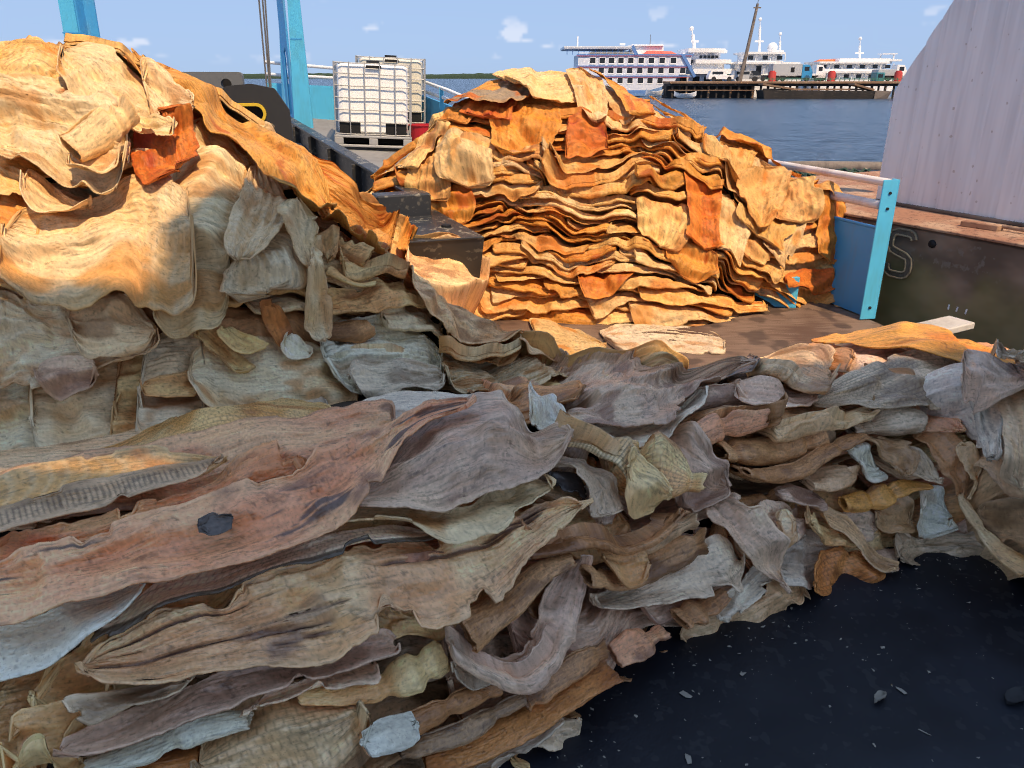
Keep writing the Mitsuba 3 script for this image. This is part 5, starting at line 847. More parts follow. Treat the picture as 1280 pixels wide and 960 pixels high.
H(BACK, 'fold', [(-2.307, 0.097), (-1.748, 0.074), (-1.189, -0.106), (-0.630, -0.089)], [(-2.336, -0.169), (-1.777, -0.192), (-1.218, -0.371), (-0.659, -0.355)], 'cream', 'cream folded hide halfway up of the orange heap, left end', lift=0.01)
H(BACK, 'sheet', [(0.179, -0.172), (0.552, -0.072), (1.016, 0.078)], [(0.193, -0.444), (0.561, -0.239), (1.042, -0.091)], 'pale orange', '', lift=0.036, mesh=False)
H(BACK, 'fold', [(-1.344, -0.003), (-1.110, 0.053), (-0.876, 0.067), (-0.642, 0.083)], [(-1.309, -0.291), (-1.075, -0.236), (-0.841, -0.221), (-0.607, -0.206)], 'pale orange', 'third highest pale orange folded hide halfway up of the orange heap, centre', lift=0.01, rag=1.4)
H(BACK, 'fold', [(-2.052, 0.043), (-1.776, 0.069), (-1.500, 0.094), (-1.224, 0.111)], [(-2.027, -0.256), (-1.751, -0.230), (-1.475, -0.205), (-1.199, -0.188)], 'orange', 'second highest orange folded hide halfway up of the orange heap, left end', lift=0.01, rag=1.4)
H(BACK, 'sheet', [(-1.526, -0.335), (-1.528, -0.435), (-1.526, -0.535), (-1.435, -0.618)], [(-1.220, -0.274), (-1.180, -0.367), (-1.144, -0.460), (-1.196, -0.570)], 'orange', 'orange flat hide halfway up of the orange heap, left end', raise_=0.01, wr=1.2, rag=1.3)
H(BACK, 'sheet', [(0.252, -0.138), (0.192, -0.278), (0.194, -0.428), (0.247, -0.586)], [(0.601, -0.194), (0.615, -0.346), (0.567, -0.487), (0.467, -0.621)], 'tan', 'tan flat hide near the foot of the orange heap, centre', raise_=0.01, wr=1.2, rag=1.3)
H(BACK, 'fold', [(0.097, -0.073), (0.380, -0.005), (0.731, 0.156)], [(0.106, -0.247), (0.392, -0.252), (0.736, -0.065)], 'pale orange', 'lowest pale orange folded hide halfway up of the orange heap, centre', lift=0.03)
H(BACK, 'fold', [(1.107, -0.251), (1.469, -0.169), (2.156, 0.250)], [(1.136, -0.370), (1.540, -0.258), (2.224, 0.079)], 'pale orange', 'second highest pale orange folded hide near the foot of the orange heap, right end', lift=0.03)
H(BACK, 'fold', [(-1.828, -0.033), (-1.466, -0.119), (-1.224, -0.020), (-0.928, 0.157)], [(-1.766, -0.270), (-1.444, -0.300), (-1.164, -0.166), (-0.906, 0.095)], 'orange', 'thick upturned rim at the left of the orange heap', lift=0.042, rho=0.018)
H(BACK, 'fold', [(0.376, 0.046), (0.738, 0.136), (1.099, 0.051), (1.460, 0.052)], [(0.378, -0.180), (0.739, -0.090), (1.100, -0.175), (1.461, -0.174)], 'pale orange', '', lift=0.01, mesh=False)
H(BACK, 'fold', [(-1.295, 0.026), (-1.004, 0.034), (-0.713, 0.177), (-0.422, 0.130)], [(-1.267, -0.214), (-0.976, -0.205), (-0.685, -0.062), (-0.394, -0.109)], 'pale orange', 'topmost pale orange folded hide halfway up of the orange heap, centre', lift=0.01)
H(BACK, 'sheet', [(-1.725, 0.156), (-1.515, 0.267), (-1.290, 0.152)], [(-1.694, -0.157), (-1.454, -0.201), (-1.294, -0.081)], 'cream', '', lift=0.03, wr=1.4, mesh=False)
H(BACK, 'fold', [(-1.228, -0.050), (-0.936, 0.041), (-0.639, -0.023)], [(-1.201, -0.166), (-0.875, -0.122), (-0.609, -0.136)], 'white', 'white folded hide halfway up of the orange heap, centre', lift=0.03)
H(BACK, 'fold', [(-0.384, 0.208), (0.070, 0.127), (0.525, 0.112), (0.979, 0.064)], [(-0.411, -0.046), (0.043, -0.127), (0.498, -0.142), (0.952, -0.190)], 'orange', 'lowest orange folded hide halfway up of the orange heap, centre', lift=0.01, rag=1.4)
H(BACK, 'fold', [(-0.722, 0.005), (-0.357, -0.122), (0.010, -0.109), (0.378, 0.008), (0.750, 0.245)], [(-0.697, -0.103), (-0.275, -0.257), (0.066, -0.241), (0.433, -0.098), (0.744, 0.122)], 'pale orange', 'long swooping fold across the middle of the orange heap', lift=0.042, rho=0.017)
H(BACK, 'fold', [(1.126, -0.107), (1.599, -0.037), (2.064, 0.232)], [(1.152, -0.252), (1.640, -0.155), (2.123, 0.080)], 'cream', 'topmost cream folded hide near the foot of the orange heap, right end', lift=0.03)
H(BACK, 'fold', [(-0.664, 0.135), (-0.146, 0.189), (0.372, 0.279), (0.890, 0.291)], [(-0.633, -0.178), (-0.115, -0.123), (0.404, -0.034), (0.922, -0.021)], 'tan', 'second highest tan folded hide halfway up of the orange heap, centre', lift=0.01, rag=1.4)
H(BACK, 'sheet', [(1.028, -0.117), (1.026, -0.221), (0.994, -0.320), (0.993, -0.425)], [(1.279, -0.157), (1.249, -0.257), (1.248, -0.361), (1.217, -0.460)], 'tan', 'tan flat hide near the foot of the orange heap, right end', raise_=0.01, wr=1.2, rag=1.3)
H(BACK, 'fold', [(0.118, 0.281), (0.469, 0.265), (0.821, 0.185), (1.173, 0.211)], [(0.096, -0.037), (0.448, -0.053), (0.800, -0.134), (1.152, -0.108)], 'pale orange', '', lift=0.01, mesh=False)
H(BACK, 'fold', [(-1.598, 0.209), (-1.204, 0.241), (-0.810, 0.246), (-0.416, 0.236)], [(-1.591, -0.107), (-1.197, -0.075), (-0.803, -0.070), (-0.409, -0.080)], 'tan', 'topmost tan folded hide halfway up of the orange heap, centre', lift=0.01, rag=1.4)
H(BACK, 'fold', [(0.132, -0.083), (0.418, 0.105), (0.673, 0.281), (0.788, 0.260)], [(0.141, -0.240), (0.429, -0.164), (0.652, 0.009), (0.790, 0.112)], 'orange', 'orange folded hide halfway up of the orange heap, right end', lift=0.036, rho=0.017)
H(BACK, 'sheet', [(0.819, -0.017), (0.810, -0.183), (0.818, -0.350), (0.821, -0.517)], [(1.099, -0.044), (1.077, -0.208), (1.037, -0.371), (1.002, -0.534)], 'cream', 'lower cream flat hide near the foot of the orange heap, right end', raise_=0.01, wr=1.2, rag=1.3)
H(BACK, 'fold', [(-0.602, 0.141), (-0.303, 0.198), (-0.003, 0.184), (0.296, 0.195)], [(-0.589, -0.081), (-0.289, -0.024), (0.010, -0.038), (0.310, -0.027)], 'cream', 'third highest cream folded hide halfway up of the orange heap, centre', lift=0.01, rag=1.4)
H(BACK, 'fold', [(-0.590, -0.097), (-0.248, 0.045), (0.245, 0.221), (0.662, 0.463)], [(-0.538, -0.249), (-0.112, -0.151), (0.253, 0.048), (0.695, 0.272)], 'pale orange', 'second highest pale orange folded hide halfway up of the orange heap, centre', lift=0.036)
H(BACK, 'fold', [(1.225, 0.059), (1.624, 0.156), (1.960, 0.300)], [(1.251, -0.159), (1.628, -0.052), (2.037, 0.171)], 'orange', 'topmost orange folded hide near the foot of the orange heap, right end', lift=0.03)
H(BACK, 'sheet', [(1.734, 0.104), (2.012, 0.238), (2.117, -0.029)], [(1.737, 0.005), (1.937, 0.017), (2.151, -0.057)], 'brown', '', lift=0.018, mesh=False)
H(BACK, 'sheet', [(0.542, 0.051), (0.564, -0.140), (0.588, -0.331), (0.570, -0.524)], [(0.811, 0.065), (0.809, -0.127), (0.805, -0.320), (0.843, -0.510)], 'red orange', 'upper red orange flat hide near the foot of the orange heap, right end', raise_=0.01, wr=1.2, rag=1.3)
H(BACK, 'sheet', [(-2.255, 0.214), (-1.983, 0.217), (-1.710, 0.235), (-1.438, 0.380)], [(-2.202, -0.049), (-1.929, -0.046), (-1.657, -0.028), (-1.385, 0.117)], 'pale orange', 'upper pale orange flat hide halfway up of the orange heap, left end', lift=0.01, rag=1.4)
H(BACK, 'fold', [(-0.100, 0.330), (0.218, 0.343), (0.536, 0.271), (0.854, 0.228)], [(-0.130, 0.047), (0.188, 0.060), (0.505, -0.012), (0.823, -0.055)], 'orange', 'fifth highest orange folded hide halfway up of the orange heap, centre', lift=0.01)
H(BACK, 'sheet', [(-1.616, 0.080), (-1.700, -0.087), (-1.663, -0.263), (-1.704, -0.433)], [(-1.342, 0.062), (-1.282, -0.116), (-1.342, -0.285), (-1.325, -0.459)], 'tan', 'lower tan flat hide halfway up of the orange heap, left end', raise_=0.01, wr=1.2, rag=1.3)
H(BACK, 'sheet', [(1.349, 0.142), (1.279, -0.006), (1.250, -0.169), (1.203, -0.326)], [(1.593, 0.052), (1.550, -0.106), (1.467, -0.249), (1.401, -0.398)], 'cream', 'upper cream flat hide near the foot of the orange heap, right end', raise_=0.01, wr=1.2, rag=1.3)
H(BACK, 'fold', [(-1.485, 0.280), (-1.006, 0.268), (-0.526, 0.348), (-0.047, 0.395)], [(-1.464, 0.015), (-0.985, 0.003), (-0.505, 0.083), (-0.026, 0.130)], 'cream', 'second highest cream folded hide halfway up of the orange heap, centre', lift=0.01, rag=1.4)
H(BACK, 'sheet', [(-0.612, 0.352), (-0.517, 0.405), (-0.365, 0.355)], [(-0.640, 0.047), (-0.491, 0.020), (-0.350, 0.116)], 'cream', 'upper cream flat hide halfway up of the orange heap, centre', lift=0.03)
H(BACK, 'roll', [(1.423, 0.291), (1.630, 0.255), (1.895, 0.371)], [(1.465, 0.044), (1.652, 0.014), (1.902, 0.144)], 'orange', '', mesh=False)
H(BACK, 'sheet', [(-0.543, 0.060), (-0.135, 0.251), (0.365, 0.461), (0.714, 0.673)], [(-0.483, -0.105), (-0.120, -0.010), (0.298, 0.133), (0.708, 0.287)], 'pale orange', 'lower pale orange flat hide halfway up of the orange heap, centre', lift=0.03)
H(BACK, 'sheet', [(1.124, 0.155), (0.996, 0.053), (1.019, -0.094), (0.948, -0.213)], [(1.422, 0.066), (1.474, -0.090), (1.373, -0.200), (1.367, -0.339)], 'pale orange', 'upper pale orange flat hide near the foot of the orange heap, right end', raise_=0.01, wr=1.2, rag=1.3)
H(BACK, 'sheet', [(-1.213, 0.396), (-0.914, 0.419), (-0.642, 0.428)], [(-1.167, 0.179), (-0.843, 0.124), (-0.569, 0.080)], 'orange', '', lift=0.036, mesh=False)
H(BACK, 'sheet', [(-1.457, 0.089), (-1.419, -0.060), (-1.405, -0.212), (-1.379, -0.362)], [(-1.015, 0.143), (-1.017, -0.011), (-0.994, -0.162), (-0.984, -0.315)], 'cream', 'cream flat hide halfway up of the orange heap, left end', raise_=0.01, wr=1.2, rag=1.3)
H(BACK, 'fold', [(-2.097, 0.090), (-1.802, 0.270), (-1.501, 0.347)], [(-2.109, 0.093), (-1.797, 0.192), (-1.416, 0.177)], 'orange', 'topmost orange folded hide halfway up of the orange heap, left end', lift=0.03)
H(BACK, 'fold', [(-1.357, 0.384), (-0.845, 0.386), (-0.333, 0.315), (0.179, 0.384)], [(-1.357, 0.172), (-0.845, 0.174), (-0.333, 0.103), (0.179, 0.171)], 'orange', 'third highest orange folded hide halfway up of the orange heap, centre', lift=0.01, rag=1.4)
H(BACK, 'fold', [(0.154, 0.432), (0.685, 0.360), (1.217, 0.437), (1.748, 0.382)], [(0.147, 0.189), (0.678, 0.116), (1.209, 0.194), (1.740, 0.138)], 'pale orange', 'pale orange folded hide halfway up of the orange heap, right end', lift=0.01, rag=1.4)
H(BACK, 'sheet', [(-1.580, 0.532), (-1.262, 0.371), (-0.953, 0.281)], [(-1.535, 0.308), (-1.235, 0.099), (-0.867, 0.121)], 'orange', 'broad flap on the left shoulder of the orange heap', lift=0.036)
H(BACK, 'fold', [(-0.687, 0.463), (-0.187, 0.433), (0.314, 0.410), (0.814, 0.365)], [(-0.702, 0.232), (-0.202, 0.202), (0.299, 0.179), (0.799, 0.134)], 'orange', 'fourth highest orange folded hide halfway up of the orange heap, centre', lift=0.01)
H(BACK, 'sheet', [(1.827, 0.388), (1.920, 0.355), (1.998, 0.259)], [(1.800, 0.256), (1.902, 0.159), (2.032, 0.184)], 'orange', '', lift=0.03, mesh=False)
H(BACK, 'sheet', [(-1.627, 0.306), (-1.675, 0.148), (-1.724, -0.009), (-1.796, -0.157)], [(-1.388, 0.205), (-1.469, 0.061), (-1.548, -0.084), (-1.604, -0.238)], 'tan', 'upper tan flat hide halfway up of the orange heap, left end', raise_=0.01, wr=1.2, rag=1.3)
H(BACK, 'roll', [(0.726, 0.328), (0.942, 0.450), (1.131, 0.473)], [(0.753, 0.163), (0.939, 0.184), (1.154, 0.270)], 'cream', 'cream rolled hide halfway up of the orange heap, right end')
H(BACK, 'sheet', [(-0.798, 0.514), (-0.538, 0.677), (-0.371, 0.810)], [(-0.754, 0.277), (-0.552, 0.205), (-0.356, 0.220)], 'pale orange', 'pale orange flat hide near the crest of the orange heap, centre', lift=0.03)
H(BACK, 'sheet', [(0.153, 0.389), (0.408, 0.738), (0.685, 0.789)], [(0.163, 0.162), (0.414, 0.215), (0.752, 0.339)], 'cream', 'lower cream flat hide halfway up of the orange heap, centre', lift=0.03)
H(BACK, 'fold', [(-1.175, 0.534), (-0.657, 0.487), (-0.139, 0.428), (0.378, 0.386)], [(-1.194, 0.332), (-0.676, 0.285), (-0.159, 0.226), (0.359, 0.184)], 'orange', 'second highest orange folded hide halfway up of the orange heap, centre', lift=0.01, rag=1.4)
H(BACK, 'sheet', [(-0.977, 0.451), (-0.446, 0.461), (0.085, 0.464), (0.616, 0.480)], [(-0.974, 0.249), (-0.442, 0.259), (0.089, 0.262), (0.620, 0.278)], 'pale orange', 'upper pale orange flat hide halfway up of the orange heap, centre', lift=0.01, rag=1.4)
H(BACK, 'sheet', [(1.791, 0.289), (1.744, 0.132), (1.727, -0.026), (1.712, -0.184)], [(1.971, 0.282), (2.006, 0.122), (2.010, -0.037), (2.013, -0.196)], 'orange', 'upper orange flat hide near the foot of the orange heap, right end', raise_=0.01, wr=1.2, rag=1.3)
H(BACK, 'sheet', [(1.230, 0.656), (1.532, 0.548), (1.789, 0.420), (1.920, 0.355)], [(1.265, 0.383), (1.527, 0.276), (1.734, 0.159), (1.998, 0.259)], 'pale orange', 'lower pale orange flat hide halfway up of the orange heap, right end', lift=0.03)
H(BACK, 'fold', [(0.446, 0.490), (0.747, 0.498), (1.048, 0.567), (1.349, 0.533)], [(0.457, 0.257), (0.758, 0.266), (1.059, 0.335), (1.360, 0.301)], 'cream', 'cream folded hide halfway up of the orange heap, right end', lift=0.01)
H(BACK, 'sheet', [(-0.379, 0.560), (-0.282, 0.623), (-0.126, 0.544)], [(-0.364, 0.330), (-0.238, 0.306), (-0.115, 0.336)], 'white', '', lift=0.036, mesh=False)
H(BACK, 'sheet', [(-1.477, 0.613), (-1.228, 0.524), (-0.905, 0.576)], [(-1.419, 0.363), (-1.151, 0.286), (-0.860, 0.368)], 'red orange', 'upper red orange flat hide near the crest of the orange heap, left end', lift=0.024)
H(BACK, 'fold', [(-0.188, 0.566), (0.060, 0.552), (0.309, 0.608), (0.557, 0.546)], [(-0.194, 0.340), (0.054, 0.325), (0.303, 0.381), (0.551, 0.319)], 'cream', 'topmost cream folded hide halfway up of the orange heap, centre', lift=0.01)
H(BACK, 'sheet', [(0.810, 0.852), (1.257, 0.677), (1.734, 0.436)], [(0.782, 0.496), (1.211, 0.399), (1.626, 0.190)], 'orange', 'smooth hide on the right shoulder of the orange heap', wr=0.8)
H(BACK, 'sheet', [(1.252, 0.198), (1.318, 0.106), (1.310, -0.005), (1.355, -0.102)], [(1.649, 0.302), (1.637, 0.190), (1.698, 0.097), (1.707, -0.009)], 'tan', 'tan flat hide halfway up of the orange heap, right end', raise_=0.01, wr=1.2, rag=1.3)
H(BACK, 'fold', [(-1.673, 0.398), (-1.497, 0.595), (-1.272, 0.531)], [(-1.699, 0.402), (-1.459, 0.446), (-1.224, 0.367)], 'tan', 'tan folded hide near the crest of the orange heap, left end', lift=0.024)
H(BACK, 'fold', [(-0.945, 0.824), (-0.410, 0.705), (0.125, 0.693), (0.660, 0.628)], [(-0.981, 0.530), (-0.446, 0.411), (0.089, 0.398), (0.624, 0.333)], 'orange', 'topmost orange folded hide halfway up of the orange heap, centre', lift=0.01, rag=1.4)
H(BACK, 'sheet', [(-0.995, 0.521), (-1.050, 0.340), (-1.006, 0.148), (-0.982, -0.041)], [(-0.546, 0.475), (-0.529, 0.287), (-0.610, 0.108), (-0.673, -0.072)], 'orange', 'orange flat hide halfway up of the orange heap, centre', raise_=0.01, wr=1.2, rag=1.3)
H(BACK, 'sheet', [(0.925, 0.531), (0.908, 0.369), (0.886, 0.208), (0.944, 0.033)], [(1.403, 0.442), (1.362, 0.285), (1.324, 0.127), (1.208, -0.016)], 'cream', 'cream flat hide halfway up of the orange heap, right end', raise_=0.01, wr=1.2, rag=1.3)
H(BACK, 'sheet', [(0.131, 1.046), (0.484, 0.964), (0.865, 0.837)], [(0.152, 0.420), (0.435, 0.451), (0.782, 0.496)], 'pale orange', '', wr=0.7, mesh=False)
H(BACK, 'roll', [(0.855, 0.838), (1.034, 0.777), (1.301, 0.661)], [(0.863, 0.512), (1.077, 0.474), (1.300, 0.507)], 'orange', 'orange rolled hide halfway up of the orange heap, right end')
H(BACK, 'sheet', [(0.746, 0.612), (0.755, 0.476), (0.715, 0.350), (0.687, 0.222)], [(1.170, 0.517), (1.105, 0.397), (1.087, 0.267), (1.058, 0.139)], 'pale orange', 'upper pale orange flat hide halfway up of the orange heap, right end', raise_=0.01, wr=1.2, rag=1.3)
H(BACK, 'sheet', [(-1.333, 0.670), (-1.408, 0.578), (-1.434, 0.452), (-1.528, 0.374)], [(-1.061, 0.482), (-1.120, 0.380), (-1.228, 0.311), (-1.267, 0.195)], 'orange', 'orange flat hide near the crest of the orange heap, left end', raise_=0.01, wr=1.2, rag=1.3)
H(BACK, 'sheet', [(-1.237, 0.642), (-1.258, 0.533), (-1.273, 0.423), (-1.314, 0.317)], [(-0.892, 0.594), (-0.901, 0.483), (-0.917, 0.374), (-0.906, 0.261)], 'red orange', 'lower red orange flat hide near the crest of the orange heap, left end', raise_=0.01, wr=1.2, rag=1.3)
H(BACK, 'sheet', [(-0.234, 1.095), (-0.108, 0.686), (0.011, 0.346)], [(-0.050, 1.108), (0.044, 0.764), (0.110, 0.404)], 'white', 'white flat hide near the crest of the orange heap, centre', lift=0.018)
H(BACK, 'sheet', [(0.160, 1.029), (0.258, 1.043), (0.286, 0.540)], [(0.423, 0.980), (0.500, 0.964), (0.470, 0.630)], 'cream', 'lower cream flat hide near the crest of the orange heap, centre', lift=0.018)
H(BACK, 'sheet', [(-0.440, 0.367), (-0.267, 0.383), (-0.138, 0.305)], [(-0.442, 0.025), (-0.296, 0.052), (-0.103, 0.136)], 'red orange', 'flap in the hollow below the crest of the orange heap', lift=0.03)
H(BACK, 'sheet', [(1.020, 0.213), (1.042, -0.063), (1.123, -0.233)], [(1.435, 0.446), (1.391, 0.126), (1.226, -0.196)], 'pale orange', 'tongue draped over the right shoulder of the orange heap', lift=0.03, raise_=0.02)
H(BACK, 'sheet', [(-1.469, 0.627), (-1.294, 0.773), (-1.151, 0.883), (-0.943, 1.011), (-0.828, 1.059)], [(-1.514, 0.588), (-1.266, 0.413), (-1.011, 0.392), (-0.775, 0.534)], 'orange', 'orange flat hide with a grey stained patch capping the left crest of the orange heap', lift=0.036, raise_=0.03, stain_grey=1)
H(BACK, 'sheet', [(-1.127, 0.900), (-0.776, 1.076), (-0.393, 1.153)], [(-0.829, 0.578), (-0.672, 0.494), (-0.341, 0.743)], 'cream', 'cream broad hide over the crest of the orange heap', lift=0.036, raise_=0.035)
H(BACK, 'sheet', [(0.562, 0.934), (0.927, 0.809), (1.193, 0.708), (1.374, 0.610), (1.619, 0.504)], [(0.668, 0.908), (0.892, 0.581), (1.215, 0.503), (1.534, 0.549)], 'orange', 'sash running down the right slope of the orange heap', lift=0.03, raise_=0.02)
H(BACK, 'sheet', [(-0.520, 1.124), (-0.420, 0.790), (-0.290, 0.346)], [(-0.263, 1.140), (-0.200, 0.949), (-0.139, 0.330)], 'cream', 'upper cream flat hide near the crest of the orange heap, centre', lift=0.024, raise_=0.02, wr=1.3)
H(BACK, 'sheet', [(0.241, 1.012), (0.363, 0.995), (0.443, 0.660)], [(0.511, 0.947), (0.584, 0.932), (0.631, 0.622)], 'pale orange', 'pale orange flat hide near the crest of the orange heap, right end', lift=0.018, raise_=0.02)
H(BACK, 'sheet', [(-0.315, 1.142), (-0.093, 0.925), (0.059, 0.391)], [(-0.132, 1.122), (0.196, 1.043), (0.249, 0.456)], 'orange', 'long sash draped down from the crest of the orange heap', lift=0.018, raise_=0.035)
H(BACK, 'sheet', [(0.216, 1.015), (0.477, 0.975), (0.630, 0.578)], [(0.344, 0.995), (0.626, 0.916), (0.757, 0.870)], 'orange', 'orange flat hide near the crest of the orange heap, right end', lift=0.018, raise_=0.03)
H(LEFT, 'sheet', [(-0.906, -0.721), (-0.665, -0.760), (-0.424, -0.886), (-0.183, -0.777)], [(-0.935, -1.095), (-0.694, -1.134), (-0.453, -1.260), (-0.212, -1.151)], 'grey tan', '', lift=0.03, rag=1.4, mesh=False)
H(LEFT, 'fold', [(-0.256, -0.894), (-0.010, -0.968), (0.235, -1.089), (0.480, -1.085)], [(-0.356, -1.279), (-0.110, -1.353), (0.135, -1.475), (0.380, -1.470)], 'tan', '', lift=0.03, rag=1.4, mesh=False)
H(LEFT, 'fold', [(0.232, -0.920), (0.492, -0.876), (0.751, -0.977), (1.011, -0.926)], [(0.229, -1.275), (0.489, -1.230), (0.748, -1.332), (1.008, -1.281)], 'drab cream', '', lift=0.03, rag=1.4, mesh=False)
H(LEFT, 'fold', [(0.907, -0.762), (1.133, -0.890), (1.359, -0.887), (1.585, -0.824)], [(0.871, -1.156), (1.097, -1.285), (1.323, -1.282), (1.549, -1.218)], 'drab cream', '', lift=0.03, mesh=False)
H(LEFT, 'fold', [(-1.042, -0.636), (-0.712, -0.675), (-0.383, -0.827), (-0.054, -0.702)], [(-1.070, -1.050), (-0.740, -1.090), (-0.411, -1.242), (-0.082, -1.117)], 'drab cream', '', lift=0.03, mesh=False)
H(LEFT, 'fold', [(-0.253, -0.651), (0.034, -0.675), (0.322, -0.671), (0.609, -0.681)], [(-0.267, -1.047), (0.020, -1.071), (0.308, -1.067), (0.596, -1.077)], 'drab cream', '', lift=0.03, mesh=False)
H(LEFT, 'fold', [(0.454, -0.629), (0.690, -0.609), (0.927, -0.623), (1.164, -0.669)], [(0.433, -1.000), (0.670, -0.980), (0.906, -0.994), (1.143, -1.039)], 'tan', '', lift=0.03, rag=1.4, mesh=False)
H(LEFT, 'fold', [(1.038, -0.518), (1.239, -0.508), (1.439, -0.616), (1.640, -0.688)], [(0.918, -0.942), (1.119, -0.933), (1.319, -1.040), (1.520, -1.113)], 'drab cream', '', lift=0.03, rag=1.4, mesh=False)
H(LEFT, 'fold', [(1.457, -0.618), (1.699, -0.568), (1.940, -0.608), (2.182, -0.701)], [(1.412, -1.014), (1.654, -0.964), (1.895, -1.005), (2.137, -1.097)], 'brown', '', lift=0.03, rag=1.4, mesh=False)
H(LEFT, 'fold', [(-1.468, -0.460), (-1.155, -0.584), (-0.842, -0.504), (-0.529, -0.637)], [(-1.535, -0.818), (-1.223, -0.943), (-0.910, -0.862), (-0.597, -0.996)], 'tan', '', lift=0.03, rag=1.4, mesh=False)
H(LEFT, 'fold', [(-0.719, -0.420), (-0.498, -0.386), (-0.277, -0.569), (-0.055, -0.489)], [(-0.765, -0.861), (-0.544, -0.827), (-0.322, -1.011), (-0.101, -0.930)], 'tan', '', lift=0.03, mesh=False)
H(LEFT, 'fold', [(-0.192, -0.482), (0.106, -0.564), (0.404, -0.663), (0.702, -0.525)], [(-0.208, -0.816), (0.090, -0.899), (0.388, -0.997), (0.685, -0.859)], 'tan', '', lift=0.03, mesh=False)
H(LEFT, 'sheet', [(0.408, -0.368), (0.706, -0.336), (1.004, -0.464), (1.302, -0.458)], [(0.368, -0.759), (0.666, -0.727), (0.964, -0.856), (1.262, -0.850)], 'tan', '', lift=0.03, mesh=False)
H(LEFT, 'fold', [(1.178, -0.524), (1.491, -0.645), (1.804, -0.583), (2.117, -0.647)], [(1.136, -0.843), (1.449, -0.963), (1.762, -0.902), (2.075, -0.966)], 'tan', 'lowest tan folded hide low on the left heap, right part', lift=0.03)
H(LEFT, 'sheet', [(-1.197, -0.426), (-0.874, -0.564), (-0.550, -0.458), (-0.227, -0.553)], [(-1.240, -0.753), (-0.916, -0.892), (-0.593, -0.785), (-0.270, -0.880)], 'drab cream', '', lift=0.03, rag=1.4, mesh=False)
H(LEFT, 'fold', [(-0.495, -0.256), (-0.237, -0.362), (0.022, -0.208), (0.281, -0.332)], [(-0.535, -0.662), (-0.277, -0.768), (-0.018, -0.615), (0.241, -0.738)], 'brown', '', lift=0.03, mesh=False)
H(LEFT, 'fold', [(0.045, -0.227), (0.329, -0.219), (0.614, -0.313), (0.899, -0.358)], [(-0.024, -0.668), (0.261, -0.660), (0.546, -0.754), (0.830, -0.800)], 'drab cream', '', lift=0.03, mesh=False)
H(LEFT, 'sheet', [(0.675, -0.350), (0.897, -0.462), (1.119, -0.432), (1.341, -0.534)], [(0.570, -0.730), (0.792, -0.842), (1.014, -0.812), (1.236, -0.914)], 'drab cream', 'dull cream flat hide low on the left heap, right part', lift=0.03, rag=1.4)
H(LEFT, 'fold', [(-0.987, -0.090), (-0.673, -0.065), (-0.359, -0.090), (-0.045, -0.118)], [(-0.999, -0.490), (-0.685, -0.465), (-0.371, -0.490), (-0.057, -0.518)], 'grey tan', '', lift=0.03, mesh=False)
H(LEFT, 'fold', [(-0.216, -0.221), (0.007, -0.141), (0.230, -0.252), (0.452, -0.322)], [(-0.265, -0.540), (-0.042, -0.461), (0.181, -0.572), (0.404, -0.642)], 'grey tan', '', lift=0.03, rag=1.4, mesh=False)
H(LEFT, 'fold', [(0.251, -0.090), (0.511, -0.169), (0.772, -0.185), (1.032, -0.204)], [(0.197, -0.461), (0.457, -0.540), (0.717, -0.556), (0.978, -0.575)], 'drab cream', 'lowest dull cream folded hide low on the left heap, right part', lift=0.03, rag=1.4)
H(LEFT, 'sheet', [(-0.819, 0.017), (-0.581, -0.047), (-0.344, -0.113), (-0.106, -0.170)], [(-0.932, -0.415), (-0.695, -0.480), (-0.457, -0.546), (-0.219, -0.602)], 'tan', '', lift=0.03, rag=1.4, mesh=False)
H(LEFT, 'sheet', [(-0.384, -0.127), (-0.091, -0.235), (0.201, -0.183), (0.494, -0.273)], [(-0.438, -0.450), (-0.145, -0.559), (0.147, -0.506), (0.440, -0.597)], 'brown', 'brown flat hide low on the left heap, middle', lift=0.03)
H(LEFT, 'fold', [(0.174, 0.052), (0.461, 0.089), (0.749, 0.036), (1.037, 0.061)], [(0.178, -0.295), (0.465, -0.258), (0.753, -0.311), (1.040, -0.286)], 'drab cream', 'second highest dull cream folded hide low on the left heap, right part', lift=0.03, rag=1.4)
H(LEFT, 'sheet', [(-1.368, 0.076), (-1.043, 0.072), (-0.719, 0.126), (-0.395, 0.105)], [(-1.358, -0.245), (-1.034, -0.249), (-0.710, -0.195), (-0.385, -0.216)], 'grey tan', '', lift=0.03, rag=1.4, mesh=False)
H(LEFT, 'sheet', [(-0.662, 0.164), (-0.408, 0.096), (-0.154, 0.277), (0.100, 0.102)], [(-0.693, -0.215), (-0.439, -0.283), (-0.185, -0.102), (0.069, -0.277)], 'tan', '', lift=0.03, rag=1.4, mesh=False)
H(LEFT, 'fold', [(-0.195, 0.126), (0.120, 0.110), (0.435, 0.171), (0.751, 0.110)], [(-0.201, -0.218), (0.114, -0.234), (0.429, -0.173), (0.745, -0.234)], 'tan', 'tan folded hide halfway up on the left heap, middle', lift=0.03, rag=1.4)
H(LEFT, 'fold', [(0.537, 0.131), (0.752, 0.090), (0.968, 0.068), (1.183, 0.104)], [(0.523, -0.197), (0.739, -0.238), (0.954, -0.260), (1.170, -0.223)], 'drab cream', 'topmost dull cream folded hide low on the left heap, right part', lift=0.03)
H(LEFT, 'sheet', [(-1.261, 0.288), (-0.965, 0.390), (-0.668, 0.183), (-0.371, 0.251)], [(-1.276, -0.068), (-0.979, 0.034), (-0.683, -0.172), (-0.386, -0.105)], 'tan', '', lift=0.03, mesh=False)
H(LEFT, 'fold', [(-0.614, 0.450), (-0.389, 0.391), (-0.164, 0.499), (0.061, 0.439)], [(-0.620, 0.075), (-0.395, 0.016), (-0.170, 0.124), (0.055, 0.064)], 'tan', '', lift=0.03, rag=1.4, mesh=False)
